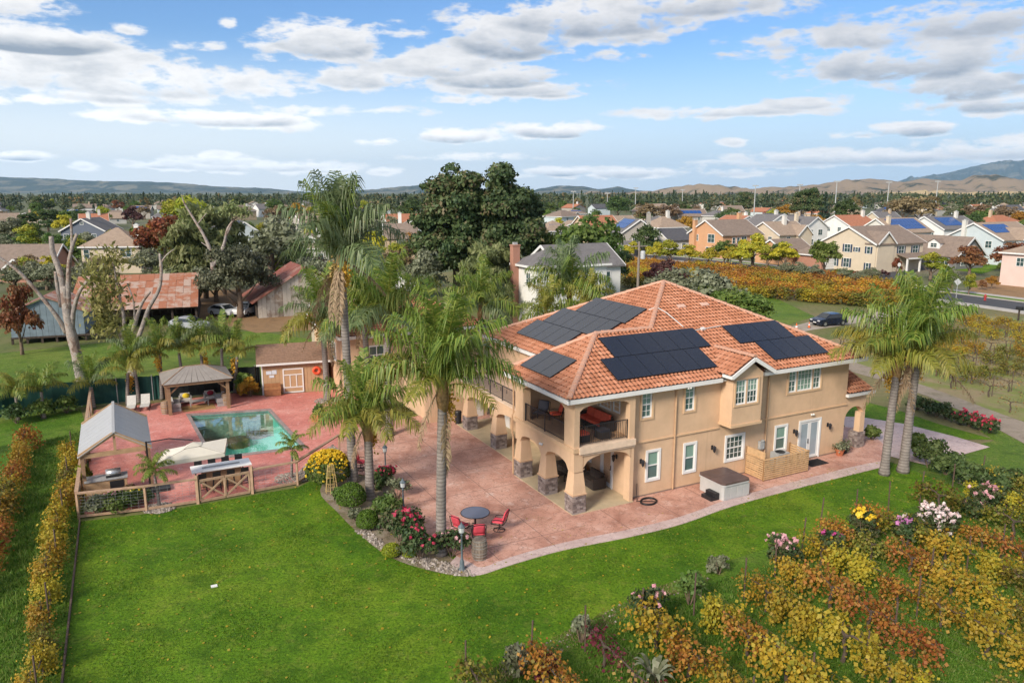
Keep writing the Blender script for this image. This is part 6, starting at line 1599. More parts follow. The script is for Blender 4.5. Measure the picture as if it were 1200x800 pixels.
bush(G(137, 598), 1.1, .85, G_mid, 'wide leafy flower bed plant inside the fence corner', 1300, .13, flowers=F_pink, fn=12); bush(G(117, 600), .8, .8, G_olive, 'grey green bushy plant at the fence corner', 800, .12); bush(G(157, 590), .8, .75, G_fresh, 'light green bushy plant inside the front fence', 800, .12, flowers=F_yellow, fn=14); bush(G(172, 590), .5, .7, G_dark, 'small dark shrub beside the tiny fence palm', 500, .11)
bush(G(155, 585), .5, .9, G_brown, 'dry grassy plant behind the fence flower bed', 400, .14)

# cantilever umbrella, bar table and stools
q = G(184, 574); t = empty('cantilever_umbrella', (q.x, q.y, .04), HA, 'large cream cantilever umbrella on a black base leaning over the bar table', 'umbrella')
m = MB(); m.prism(rrect(1.3, 1.0, .1, 3), 0, .14); m.build('base', M_blk, t); MB().tube([(-.3, 0, .14), (-.3, 0, 2.7)], .05, 8).build('mast', M_bronze, t)
inv = (Matrix.Translation((q.x, q.y, .04)) @ Matrix.Rotation(HA, 4, 'Z')).inverted()
cs = [inv @ G(183, 543, 2.05), inv @ G(263, 530, 2.1), inv @ G(266, 513, 2.6), inv @ G(193, 527, 2.55)]
ctr = sum(cs, Vector()) / 4 + Vector((0, 0, .38))
M_canvas = plain('cream_canvas', (.66, .61, .53), .9, var=.04, scale=3)
cnp = MB(); in_ = [ctr.lerp(c, .28) + Vector((0, 0, -.02)) for c in cs]
for i in range(4):
    a, b = cs[i], cs[(i + 1) % 4]; sg = 4
    for j in range(sg): p, r_ = a.lerp(b, j / sg), a.lerp(b, (j + 1) / sg); sag = lambda s_: Vector((0, 0, -.04 * math.sin(math.pi * s_))); cnp.face([p + sag(j / sg), r_ + sag((j + 1) / sg), in_[i].lerp(in_[(i + 1) % 4], (j + 1) / sg), in_[i].lerp(in_[(i + 1) % 4], j / sg)])
    cnp.face([a, b, b + Vector((0, 0, -.22)), a + Vector((0, 0, -.22))])
cnp.face([p for p in in_])
cnp.build('canopy', M_canvas, t)
vt = MB(); up_ = Vector((0, 0, .05)); top_ = ctr + up_ + Vector((0, 0, .05))
for i in range(4): vt.face([ctr.lerp(cs[i], .26) + up_ - Vector((0, 0, .05)), ctr.lerp(cs[(i + 1) % 4], .26) + up_ - Vector((0, 0, .03)), top_])
vt.build('vent', M_canvas, t)
rb = MB(); mt_ = Vector((-.3, 0, 2.65)); rb.tube([mt_, mt_.lerp(ctr, .5) + Vector((0, 0, .25)), ctr + Vector((0, 0, .2))], .035, 6)
for c in cs: rb.tube([ctr - Vector((0, 0, .05)), c - Vector((0, 0, .03))], .018, 4)
rb.build('arm', M_bronze, t)
TA, TB, TC, TD = G(222, 545, 1.05), G(291, 536, 1.05), G(295, 546, 1.05), G(226, 557, 1.05); tcn = (TA + TB + TC + TD) / 4
t = empty('bar_table', (tcn.x, tcn.y, .04), HA, 'long white bar table beside the pool behind the gate', 'table')
M_whtop = plain('white_table_top', (.84, .83, .81), .6, var=.05, scale=3)
MB().b2(-1.5, 1.5, -.55, .55, 1.0, 1.06).build('table_top', M_whtop, t); MB().b2(-1.0, 1.0, -.25, .25, .0, 1.0).build('pedestal', M_tanw, t); MB().b2(-.95, .95, -.1, .1, 1.062, 1.075).build('fire_trough', plain('trough_grey', (.25, .25, .25), .4, metal=.5), t)
TM = Matrix.Translation((tcn.x, tcn.y, .04)) @ Matrix.Rotation(HA, 4, 'Z')
st = None
for i in range(8):
    far = i < 4; x = -1.05 + .7 * (i % 4); p = TM @ Vector((x, .95 if far else -.9, 0)); rz = HA + (0 if far else math.pi)
    lb = f"black bar stool on the {'pool' if far else 'lawn'} side of the white bar table, {['first', 'second', 'third', 'fourth'][i % 4]} from the umbrella"
    if st is None:
        st = empty('bar_stool', p, rz, lb, 'bar stool', 'black bar stools round the white table')
        MB().b2(-.2, .2, -.2, .2, .72, .77).build('seat', M_blk, st); MB().slab([(-.2, .19, .80), (.2, .19, .80), (.2, .25, 1.15), (-.2, .25, 1.15)], .03).build('backrest', M_blk, st)
        for sx in (-1, 1):
            for sy in (-1, 1): MB().bar((sx * .2, sy * .2, 0), (sx * .15, sy * .15, .72), .03).build('leg', M_blk, st)
        k = MB(); k.bar((-.18, -.18, .25), (.18, -.18, .25), .025); k.bar((-.18, .18, .25), (.18, .18, .25), .025); k.bar((-.18, -.18, .25), (-.18, .18, .25), .025); k.bar((.18, -.18, .25), (.18, .18, .25), .025); k.build('foot_rail', M_blk, st)
    else: clone(st, p, rz, label=lb)

# ------------------------------------------------------------------ neighbourhood houses
def roofmat(name, col, sc=1.0):
    if name in _mc: return _mc[name]
    m, nt, b = newmat(name); v = coords(nt, 'Object')
    w = nt.nodes.new('ShaderNodeTexWave'); w.bands_direction = 'Z'; w.wave_profile = 'SAW'; w.inputs['Scale'].default_value = 1.7 * sc; w.inputs['Distortion'].default_value = .6
    nt.links.new(v, w.inputs['Vector'])
    n = noise_(nt, v, 1.6, 6, .7)
    c = ramp_(nt, n, [(.3, tuple(x * .78 for x in col)), (.7, tuple(x * 1.2 for x in col))])
    nt.links.new(mix_(nt, math_(nt, 'MULTIPLY', w.outputs[1], .25), c, tuple(x * .6 for x in col)), b.inputs['Base Color'])
    b.inputs['Roughness'].default_value = .9; b.inputs['Specular IOR Level'].default_value = .15
    _mc[name] = m; return m
RB = roofmat('roof_brown_shingle', (.24, .185, .15)); RG = roofmat('roof_grey_shingle', (.17, .16, .16)); RT = roofmat('roof_terracotta', (.40, .17, .10)); RTN = roofmat('roof_tan_shingle', (.33, .25, .19)); RD = roofmat('roof_dark_shingle', (.10, .10, .11)); RR = roofmat('roof_red_brown', (.28, .13, .09))
WC = {k: plain('wall_' + k, c, .85, var=.05, scale=.8) for k, c in dict(cream=(.58, .49, .37), white=(.72, .71, .68), orange=(.56, .31, .17), tan=(.50, .38, .26), blue=(.50, .56, .58), grey=(.45, .44, .41), slate=(.13, .15, .19), taupe=(.36, .33, .29), pink=(.66, .50, .44), darkgrey=(.17, .17, .17), pale=(.62, .60, .55), brick=(.40, .20, .14)).items()}
M_shut = plain('navy_shutter', (.03, .05, .09), .6)
M_pvb = plain('blue_solar_glass', (.015, .07, .24), .22, var=.2, scale=2)
_wc = {}
def fwin(par, x, y, z, w, h, rz=0.0, cols=2, shutters=False, fr=.09):
    key = (round(w, 2), round(h, 2), cols)
    if key not in _wc:
        m = MB()
        for (a, b, c, d) in ((-w / 2 - fr, w / 2 + fr, -fr, 0), (-w / 2 - fr, w / 2 + fr, h, h + fr), (-w / 2 - fr, -w / 2, 0, h), (w / 2, w / 2 + fr, 0, h)): m.b2(a, b, -.07, .02, c, d)
        for i in range(1, cols): m.b2(-w / 2 + w * i / cols - .03, -w / 2 + w * i / cols + .03, -.05, .02, 0, h)
        m.b2(-w / 2, w / 2, -.045, .02, h / 2 - .025, h / 2 + .025)
        _wc[key] = (m.mesh('window', M_white), MB().b2(-w / 2, w / 2, -.03, .0, 0, h).mesh('pane', M_glass))
    o = link('window', _wc[key][0], par, (x, y, z), rz); link('pane', _wc[key][1], o)
    if shutters:
        for s in (-1, 1): MB().b2(s * (w / 2 + fr) , s * (w / 2 + fr + .38), -.06, .0, -.02, h + .02).build('shutter', M_shut, o)
    return o
def house_(corner, label, w, d, h, roof='gable', ridge='x', rh=3.0, wall='cream', rmat=None, rot=None, front=(), left=(), chim=(), solar=None, ov=.45, name='house', porch=None, dormer=None, garage=None, xgable=None, group=None, trim=True, cat='house', shutters=False):
    """corner: ground point of the corner nearest the camera; x runs along the front (facing -y), y along the left side"""
    rmat = rmat or RB; rot = HA if rot is None else rot; wm = WC[wall]
    t = empty(name, (corner[0], corner[1], 0), rot, label, cat, group)
    body = MB(); body.b2(0, w, 0, d, 0, h)
    if roof == 'gable':
        if ridge == 'x': body.face([(0, 0, h), (0, d / 2, h + rh * .97), (0, d, h)]); body.face([(w, 0, h), (w, d / 2, h + rh * .97), (w, d, h)])
        else: body.face([(0, 0, h), (w / 2, 0, h + rh * .97), (w, 0, h)]); body.face([(0, d, h), (w / 2, d, h + rh * .97), (w, d, h)])
    body.build('wall', wm, t)
    r = MB(); rr = .22; z0 = h - .12
    if roof == 'gable':
        if ridge == 'x':
            k = rh / (d / 2) * ov
            r.slab([(-ov, -ov, h - k), (w + ov, -ov, h - k), (w + ov, d / 2, h + rh), (-ov, d / 2, h + rh)], rr); r.slab([(w + ov, d + ov, h - k), (-ov, d + ov, h - k), (-ov, d / 2, h + rh), (w + ov, d / 2, h + rh)], rr)
            rk = [((-ov, -ov, h - k), (-ov, d / 2, h + rh), (-ov, d + ov, h - k)), ((w + ov, -ov, h - k), (w + ov, d / 2, h + rh), (w + ov, d + ov, h - k))]
        else:
            k = rh / (w / 2) * ov
            r.slab([(-ov, d + ov, h - k), (-ov, -ov, h - k), (w / 2, -ov, h + rh), (w / 2, d + ov, h + rh)], rr); r.slab([(w + ov, -ov, h - k), (w + ov, d + ov, h - k), (w / 2, d + ov, h + rh), (w / 2, -ov, h + rh)], rr)
            rk = [((-ov, -ov, h - k), (w / 2, -ov, h + rh), (w + ov, -ov, h - k)), ((-ov, d + ov, h - k), (w / 2, d + ov, h + rh), (w + ov, d + ov, h - k))]
        if trim:
            m = MB()
            for a, b, c in rk: m.bar((a[0], a[1], a[2] - .14), (b[0], b[1], b[2] - .14), .08, .3); m.bar((b[0], b[1], b[2] - .14), (c[0], c[1], c[2] - .14), .08, .3)
            m.build('bargeboard', M_white, t)
    else:
        rl = max(0, (w - d) / 2) if w > d else 0; rl2 = max(0, (d - w) / 2)
        A_, B_ = ((d / 2, d / 2), (w - d / 2, d / 2)) if w >= d else ((w / 2, w / 2), (w / 2, d - w / 2))
        c = [(-ov, -ov, h), (w + ov, -ov, h), (w + ov, d + ov, h), (-ov, d + ov, h)]; A3, B3 = (*A_, h + rh), (*B_, h + rh)
        if w >= d: fs = [[c[0], c[1], B3, A3], [c[1], c[2], B3], [c[2], c[3], A3, B3], [c[3], c[0], A3]]
        else: fs = [[c[0], c[1], A3], [c[1], c[2], B3, A3], [c[2], c[3], B3], [c[3], c[0], A3, B3]]
        for f in fs: r.face(f)
        r.face(c[::-1])
        if trim:
            m = MB()
            for a, b in zip(c, c[1:] + c[:1]): m.bar((a[0], a[1], h - .1), (b[0], b[1], h - .1), .1, .24)
            m.build('fascia', M_white, t)
    ro = r.build('roof', rmat, t)
    for q in front: fwin(t, q[0], 0, q[1], q[2], q[3], 0, q[4] if len(q) > 4 else 2, shutters)
    for q in left: fwin(t, 0, q[0], q[1], q[2], q[3], -math.pi / 2, q[4] if len(q) > 4 else 2, shutters)
    for (x, y, z1, cm) in chim:
        m = MB(); m.b2(x - .45, x + .45, y - .4, y + .4, 0 if x < .2 or y < .2 else h - .3, z1); m.b2(x - .52, x + .52, y - .47, y + .47, z1, z1 + .14); c = m.build('chimney', WC[cm], t)
        MB().b2(x - .25, x + .25, y - .2, y + .2, z1 + .14, z1 + .4).build('flue_cap', M_ac, c)
    if solar:
        side, x0, x1, s0, s1, nx, ny, sm = solar
        for i in range(nx):
            for j in range(ny):
                a0, a1 = x0 + (x1 - x0) * (i + .03) / nx, x0 + (x1 - x0) * (i + .97) / nx; b0, b1 = s0 + (s1 - s0) * (j + .02) / ny, s0 + (s1 - s0) * (j + .98) / ny
                if side == 'front': F_ = lambda a, b: (a, d / 2 * b, h + rh * b + .1)
                elif side == 'left': F_ = lambda a, b: (w / 2 * b, a, h + rh * b + .1)
                else: F_ = lambda a, b: (w - w / 2 * b, a, h + rh * b + .1)
                p = [F_(a0, b0), F_(a1, b0), F_(a1, b1), F_(a0, b1)]
                if side == 'left': p = p[::-1]
                MB().slab(p, .05).build('solar_panel', sm, t)
    if porch:
        x0, x1, dp, z0, z1 = porch; m = MB(); m.slab([(x0 - .3, -dp - .3, z0), (x1 + .3, -dp - .3, z0), (x1 + .3, 0, z1), (x0 - .3, 0, z1)], .2); m.build('porch_roof', rmat, t)
        MB().b2(x0 - .3, x1 + .3, -dp - .36, -dp - .3, z0 - .3, z0).build('porch_fascia', M_white, t)
        for i in range(3): x = x0 + (x1 - x0) * i / 2; MB().b2(x - .14, x + .14, -dp - .05, -dp + .23, 0, z0 - .15).build('porch_post', M_white, t)
    if dormer:
        for (side, a, z, dw, dh) in ([dormer] if isinstance(dormer, tuple) else dormer):
            m = MB(); g = MB(); y0 = (z - h) / rh * (d / 2 if side == 'front' else w / 2)
            L_ = dh * 1.7
            tr = (lambda x, y, zz: (a + x, y0 + y, zz)) if side == 'front' else (lambda x, y, zz: (y0 + y, a - x, zz))
            m.face([tr(-dw / 2, 0, z), tr(dw / 2, 0, z), tr(dw / 2, 0, z + dh * .62), tr(0, 0, z + dh), tr(-dw / 2, 0, z + dh * .62)])
            m.face([tr(-dw / 2, 0, z), tr(-dw / 2, 0, z + dh * .62), tr(-dw / 2, L_, z + dh * .62)]); m.face([tr(dw / 2, 0, z), tr(dw / 2, L_, z + dh * .62), tr(dw / 2, 0, z + dh * .62)])
            dm = m.build('dormer', M_white, t)
            for s in (-1, 1): g.face([tr(0, -.25, z + dh + .05), tr(0, L_ + .6, z + dh + .05), tr(s * (dw / 2 + .25), L_ + .2, z + dh * .55), tr(s * (dw / 2 + .25), -.25, z + dh * .55)])
            g.build('dormer_roof', rmat, dm)
            w_ = fwin(dm, 0, 0, 0, dw * .5, dh * .4, 0 if side == 'front' else -math.pi / 2); w_.location = tr(0, -.01, z + dh * .14)
    if garage:
        for (x0, x1) in garage:
            g = MB(); [g.b2(x0, x1, -.06, -.01, .05 + .55 * i, .57 + .55 * i) for i in range(4)]; g.build('garage_door', M_white, t)
    if xgable:
        for (x0, x1, z, gh, dp) in xgable:
            m = MB(); xm = (x0 + x1) / 2; m.b2(x0, x1, -dp, 0.1, 0, z); m.face([(x0, -dp, z), (x1, -dp, z), (xm, -dp, z + gh)]); m.build('front_gable', wm, t)
            g = MB(); bk = (z + gh - h) / rh * d / 2 if ridge == 'x' else d / 2
            g.slab([(x0 - .35, d * .2, z - .2), (x0 - .35, -dp - .35, z - .2), (xm, -dp - .35, z + gh + .06), (xm, max(bk, .5), z + gh + .06)], .18); g.slab([(x1 + .35, -dp - .35, z - .2), (x1 + .35, d * .2, z - .2), (xm, max(bk, .5), z + gh + .06), (xm, -dp - .35, z + gh + .06)], .18); g.build('front_gable_roof', rmat, t)
            m = MB(); m.bar((x0 - .35, -dp - .38, z - .3), (xm, -dp - .38, z + gh - .04), .08, .28); m.bar((x1 + .35, -dp - .38, z - .3), (xm, -dp - .38, z + gh - .04), .08, .28); m.build('gable_trim', M_white, t)
    return t
W2 = lambda xs, z, w=1.1, h=1.3: [(x, z, w, h) for x in xs]
def C_(u, D): p = P(u, D); return (p.x, p.y)
gc = lambda u, v: tuple(G(u, v))[:2]
house_(gc(1024, 320), 'cream two storey house with navy shutters and front porch', 14.2, 12.5, 5.8, ridge='x', rh=3.0, wall='cream', shutters=True, front=W2([2.6, 7.5, 11.8], 3.6, 1.6, 1.35) + W2([2.6], .7, 1.6, 1.5), left=W2([6.5, 9.5], .7, 1.3, 1.7) + W2([6.5], 3.7, 1.3, 1.5) + [(1.6, 3.7, .7, 1.3, 1), (1.6, .4, .6, 1.4, 1), (4.3, 3.9, .6, .8, 1)], porch=(6.5, 14.2, 2.4, 2.9, 3.6), xgable=[(.2, 5.0, 5.8, 2.1, .25)])
house_(gc(962, 316), 'low cream garage wing with hipped roof beside the cream house', 7, 7, 2.9, roof='hip', rh=2.4, wall='brick', garage=[(1.0, 5.8)])
house_(gc(1120, 316), 'dark grey bungalow with white gable trim and dormer', 9.0, 13, 3.0, ridge='y', rh=3.5, wall='darkgrey', rmat=RB, front=W2([4.5], 3.6, 1.8, 1.1) + W2([2.2, 6.6], .8, 1.5, 1.4), dormer=('left', 6.0, 3.9, 2.6, 2.0), left=W2([2.5, 9.5], .8, 1.6, 1.4))
house_(gc(1172, 311), 'pale blue grey two storey house with broad gable at the right', 15, 13, 5.6, ridge='x', rh=3.3, wall='blue', rmat=RTN, left=W2([3, 9], 3.6, 1.3, 1.4) + W2([6], .8, 1.6, 1.4), front=W2([3.5, 8], 3.5, 1.4, 1.4), chim=[(-.3, 8.5, 9.2, 'pale')], solar=('front', 1, 9, .35, .85, 6, 2, M_pvb), xgable=[(4.5, 10.5, 5.6, 2.2, 1.5)])
house_(gc(1246, 342), 'pinkish house cut off by the right edge of the view', 12, 10, 5.6, roof='hip', rh=2.4, wall='pink', rmat=RTN, left=W2([3, 7], 3.5), front=W2([3], 3.5))
house_(gc(846, 303), 'orange stucco two storey house with brown roof', 12.4, 12, 5.7, ridge='x', rh=3.2, wall='orange', rmat=RB, front=[(3.4, 3.5, .8, 1.3, 1), (4.8, 3.5, .8, 1.3, 1), (6.6, 3.2, 1.6, 1.8), (10.3, 3.4, 2.8, 1.6, 3)], left=W2([4], 3.6, 2.2, 1.9) + W2([9], 3.8, .8, 1.4) + W2([4.5], .4, 2.2, 2.0), chim=[(-.35, 9.6, 8.6, 'orange'), (11.0, 6.5, 10.3, 'orange')], porch=(4, 12.4, 2.6, 2.7, 3.5))
house_(gc(921, 311), 'low orange wing with brown gable roof next to the orange house', 8.5, 9, 2.8, ridge='x', rh=2.6, wall='orange', rmat=RB)
house_(gc(912, 301), 'cream two storey house with pale chimney behind the yellow trees', 10.5, 10.5, 5.5, ridge='x', rh=2.8, wall='cream', rmat=RTN, front=W2([3, 7], 3.4), left=W2([3, 7], 3.4), chim=[(5.5, 4.0, 9.6, 'pale')], xgable=[(5.5, 10.2, 5.3, 2.2, .8)])
house_(gc(941, 290), 'white two storey house with bright blue solar panels on a side slope', 9.5, 11, 5.6, ridge='y', rh=3.0, wall='white', rmat=RG, front=W2([2.6, 6.5], 3.4, 1.6, 1.5) + W2([3, 6.5], .8, 1.6, 1.4), left=W2([3, 7], 3.5), solar=('right', 1, 10, .15, .9, 5, 3, M_pvb), chim=[(.4, 3.5, 9.4, 'cream')])
house_(gc(893, 289), 'white gabled house with black solar panels far behind the orange house', 13, 9, 5.6, ridge='y', rh=3.4, wall='white', rmat=RG, front=W2([4, 9], 3.4), solar=('right', 1, 8, .2, .9, 4, 2, M_pvf), chim=[(10, 5, 10, 'pale')])
house_(gc(995, 285), 'white house with terracotta roof beyond the cream house', 13, 12, 5.4, ridge='x', rh=3.0, wall='white', rmat=RT, left=W2([4, 8], 3.4), chim=[(11.5, 5, 9.6, 'pale')])
house_(gc(1046, 297), 'grey roofed house covered with blue solar panels behind the cream house', 15, 11, 5.5, ridge='x', rh=3.3, wall='pale', rmat=RTN, solar=('front', 2.0, 14, .15, .9, 9, 3, M_pvb), chim=[(1.8, 3.4, 9.2, 'cream')], left=W2([4, 8], 3.4))
house_(gc(1104, 291), 'white house with dark roof and two blue solar arrays at the upper right', 17, 12, 5.5, ridge='x', rh=3.2, wall='white', rmat=RG, solar=('front', 2.5, 11, .2, .85, 7, 2, M_pvb), left=W2([3.5, 8], 3.5), front=W2([4], .8), chim=[(12.5, 5, 9.8, 'pale')])
house_(gc(1168, 281), 'tan house with terracotta roof and square chimney at the upper right', 18, 12, 4.6, roof='hip', rh=3.2, wall='tan', rmat=RT, chim=[(5, 6, 9.4, 'tan')])
house_(gc(728, 298), 'taupe gabled house with tall chimney and solar panels beside the street', 9.4, 12, 5.6, ridge='y', rh=3.2, wall='taupe', rmat=RG, rot=R(10), front=[(3.4, 3.2, .9, 1.3), (8.4, 3.2, .7, 1.2, 1)], solar=('left', 2, 11, .25, .9, 5, 2, M_pvb), chim=[(6.8, -.35, 10.2, 'taupe')], porch=(-1.0, 8.6, 2.5, 2.5, 3.4))
house_(gc(772, 290), 'beige two storey house with hipped tan roof behind the taupe house', 10, 9, 5.6, roof='hip', rh=3.0, wall='cream', rmat=RTN, front=W2([3, 7], 3.4), left=W2([4], 3.4), chim=[(6, 4, 10.0, 'pale')])
house_(gc(783, 297), 'pale house with dark roof between beige and orange houses', 8, 9, 3.6, ridge='x', rh=2.6, wall='pale', rmat=RD, front=W2([2, 5], 1.2))
house_(gc(640, 290), 'beige roofed house with a small solar array left of the street', 10, 10, 4.6, roof='hip', rh=2.8, wall='pale', rmat=RTN, solar=('front', 2.6, 7, .15, .6, 5, 1, M_pvb))
house_(gc(716, 275), 'small tan roofed house far down the street', 12, 9, 4.2, ridge='x', rh=2.6, wall='tan', rmat=RTN)
house_(gc(628, 386), 'tall white house with grey hipped roof and brick chimney behind the main house', 9.6, 5.2, 7.2, roof='hip', rh=1.7, wall='white', rmat=RG, front=W2([2.5, 6], 4.8), left=W2([1.8], 5.0, .9, 1.3), chim=[(-.3, 4.6, 9.3, 'brick')])
house_(gc(655, 373), 'rear white wing with long dark grey roof behind the palms', 9.2, 8, 6.6, ridge='x', rh=2.3, wall='white', rmat=RG, front=W2([7], 4.2))
house_(gc(74, 296), 'slate blue gabled house with white window frames', 10.6, 12, 5.8, ridge='y', rh=3.0, wall='slate', rmat=RG, rot=R(8), front=[(1.2, 3.6, 1.2, 1.1), (4.8, 3.3, 1.0, 1.3), (8.0, 3.5, 1.0, 1.2), (5.3, 7.2, .7, .6, 1)], chim=[(5.6, 4, 10.0, 'pale')])
house_(gc(98, 321), 'beige house with broad hipped brown roof and white chimney', 10.5, 10, 5.2, roof='hip', rh=3.4, wall='cream', rmat=RTN, rot=R(10), front=[(8.0, 3.2, 1.8, 1.5), (.9, 3.0, .9, 1.6, 1)], chim=[(8.9, 5.0, 9.0, 'white')])
house_(gc(-22, 331), 'long low brown roofed house with a white gabled porch at the left edge', 11.5, 10, 2.9, ridge='x', rh=3.4, wall='brick', rmat=RB, rot=R(8), xgable=[(4.6, 8.0, 2.6, 1.5, 1.2)], front=[(2, .8, 1.2, 1.2)])
house_(gc(86, 333), 'small white annexe with a low brown roof below the beige house', 4, 4, 2.7, roof='hip', rh=1.3, wall='white', rmat=RB, rot=R(10), front=[(1.2, .8, .8, 1.2, 1)])
house_(gc(338, 309), 'brown roofed house with a white dormer beyond the red barn', 9, 10, 3.3, roof='hip', rh=3.4, wall='grey', rmat=RB, rot=R(12), dormer=('front', 4.6, 4.0, 3.0, 2.3), front=W2([2, 7], .8), chim=[(6.5, 6, 8.6, 'white')])
house_(gc(452, 304), 'brown roofed house behind the tallest palm', 7.5, 9, 5.2, ridge='x', rh=3.0, wall='tan', rmat=RB, rot=R(10), front=W2([3.4, 5.6], 3.2, 1.3, 1.3))
house_(gc(266, 300), 'light blue gabled house with solar panels among the left hand trees', 9, 12, 5.2, ridge='y', rh=3.2, wall='blue', rmat=RD, rot=R(25), front=W2([3, 6], 3.2), solar=('left', 1, 11, .15, .9, 6, 2, M_pvf))
house_(gc(466, 291), 'pale blue house with white gable and chimney left of the big dark tree', 8.5, 9, 5.0, ridge='y', rh=2.8, wall='blue', rmat=RB, rot=R(12), front=W2([4.2], 3.0), chim=[(1.0, 3, 9.6, 'white')])
house_(gc(447, 352), 'small white garage with a gable seen between the palms', 4.4, 5, 2.4, ridge='y', rh=1.3, wall='white', rmat=RG, rot=R(10), garage=[(.8, 3.6)])
house_(gc(201, 305), 'tall narrow white walled house half covered by the willow', 5, 7, 8.2, roof='hip', rh=.5, wall='white', rmat=RG, rot=R(10), front=W2([3.2], 5.5))

# guest house and the low wing joining it to the porch
gh = HW(-4.0, 26.0)
t = house_((gh.x, gh.y), 'tan stucco guest house with orange tile hip roof behind the palms', 11.6, 9.5, 4.9, roof='hip', rh=2.35, wall='tan', rmat=M_under, rot=HA, front=W2([2.5, 8], 2.6), left=W2([3, 6], 2.6))
for c in t.children:
    if c.name.startswith('wall'): c.data.materials[0] = M_stucco
ksl = 2.35 / 5.2; sq = math.hypot(5.2, 2.35)
tiles((-.45, -.45, 4.93), (1, 0, 0), (0, 1, ksl), [(0, 0), (12.5, 0), (7.3, sq), (5.2, sq)], t); tiles((-.45, 9.95, 4.93), (0, -1, 0), (1, 0, ksl), [(0, 0), (10.4, 0), (5.2, sq)], t)
w_ = empty('tan_wing', HW(-.6, 17.3), HA, 'low tan stucco wing between porch and guest house', 'building')
MB().b2(0, 4.3, 0, 8.5, 0, 3.1).build('wall', M_stucco, w_); MB().b2(-.06, 4.36, -.06, 8.56, 3.1, 3.22).build('parapet', M_stucco2, w_); m = MB(); [m.b2(2.6, 4.0, -.05, -.005, .05 + .52 * i, .55 + .52 * i) for i in range(4)]; m.build('garage_door', M_white, w_)
sh2 = HW(2, 40)
house_((sh2.x - 6.4, sh2.y + 4), 'low building with red tin roof beyond the guest house', 9, 5, 3.0, ridge='x', rh=1.3, wall='cream', rmat=roofmat('red_tin', (.30, .10, .07)), rot=R(5))

# the old farm sheds on the left
def rustmat(name, base, rust, amt):
    m, nt, b = newmat(name); v = coords(nt, 'Object')
    n = noise_(nt, v, 1.1, 7, .65, .3); n2 = noise_(nt, v, 5, 4, .6)
    oi = nt.nodes.new('ShaderNodeObjectInfo')
    f = math_(nt, 'ADD', math_(nt, 'MULTIPLY', math_(nt, 'SUBTRACT', oi.outputs['Random'], .5), .35), n)
    c = mix_(nt, smooth_(nt, f, amt - .12, amt + .12), base, rust)
    c = mix_(nt, math_(nt, 'MULTIPLY', n2, .4), c, tuple(x * .5 for x in rust))
    nt.links.new(c, b.inputs['Base Color']); b.inputs['Roughness'].default_value = .7; b.inputs['Metallic'].default_value = .1
    return m
M_rust = rustmat('rusty_iron_sheet', (.50, .38, .31), (.40, .15, .075), .46); M_rustd = rustmat('dark_rust_sheet', (.34, .20, .16), (.24, .07, .045), .42)
M_bluew = plain('weathered_blue_boards', (.17, .22, .26), .85, var=.22, scale=1.4); M_whitew = rustmat('peeling_white_boards', (.58, .52, .44), (.28, .21, .16), .62); M_darkw = plain('dark_old_wood', (.06, .045, .035), .95, var=.4, scale=3)
def boards(par, p0, p1, z0, zt0, zt1, n, mat, peak=None):
    """vertical boards from p0 to p1; top runs from zt0 to zt1, or up to a peak in the middle"""
    p0 = Vector((*p0, 0)); p1 = Vector((*p1, 0)); d = p1 - p0; nn = Vector((d.y, -d.x, 0)).normalized() * .03
    tz = lambda s: (zt0 + (zt1 - zt0) * s) if peak is None else (zt0 + (peak - zt0) * (1 - abs(2 * s - 1)))
    for i in range(n):
        a, b = (i + .02) / n, (i + .98) / n; A_, B_ = p0 + d * a, p0 + d * b; o = random.uniform(.4, 1) * nn
        vs = [A_ + o, B_ + o, B_ - nn, A_ - nn]; m = MB(); lo = [(q.x, q.y, z0) for q in vs]; hi = [(vs[0].x, vs[0].y, tz(a)), (vs[1].x, vs[1].y, tz(b)), (vs[2].x, vs[2].y, tz(b)), (vs[3].x, vs[3].y, tz(a))]
        m.add(lo + hi, [(3, 2, 1, 0), (4, 5, 6, 7), (0, 1, 5, 4), (1, 2, 6, 5), (2, 3, 7, 6), (3, 0, 4, 7)]); m.build('board', mat, par)
def ironroof(par, a, b, c, d, nx, ny, mat):
    """sheets of roofing iron on the quad a,b (eave) c,d (ridge)"""
    a, b, c, d = map(Vector, (a, b, c, d)); q = lambda u, v: (a.lerp(b, u)).lerp(d.lerp(c, u), v)
    for i in range(nx):
        for j in range(ny):
            u0, u1 = (i + .0) / nx, (i + .985) / nx; v0, v1 = max(0, (j - .05) / ny), (j + 1) / ny; z = Vector((0, 0, .02 * ((i + j) % 2) + random.uniform(0, .02)))
            MB().slab([q(u0, v0) + z + Vector((0, 0, .03)), q(u1, v0) + z + Vector((0, 0, .03)), q(u1, v1) + z, q(u0, v1) + z], .03).build('roof_sheet', mat, par)
p = G(15, 404); p2 = G(101, 399); a_ = math.atan2((p2 - p).y, (p2 - p).x)
t = empty('farm_shed', p, a_, 'weathered blue grey farm shed with rusty gable roof on low stilts', 'shed')
sw = (p2 - p).length; zf = .75
boards(t, (0, 0), (sw, 0), zf, 3.3, 3.3, 12, M_bluew, peak=4.7); boards(t, (0, 7), (0, 0), zf, 3.3, 3.3, 8, M_bluew); boards(t, (sw, 0), (sw, 7), zf, 3.3, 3.3, 8, M_bluew)
MB().b2(.05, sw - .05, .05, 6.9, .55, 3.2).build('inner_wall', M_darkw, t)
for i in range(6): MB().b2(sw * i / 5 - .1, sw * i / 5 + .1, .0, .2, 0, zf).build('stilt', M_darkw, t)
MB().b2(-.05, sw + 2.6, -.08, 1.2, zf - .2, zf).build('floor_beam', M_darkw, t)
MB().b2(1.4, 2.7, -.06, .0, 2.1, 3.1).build('window', M_darkw, t)
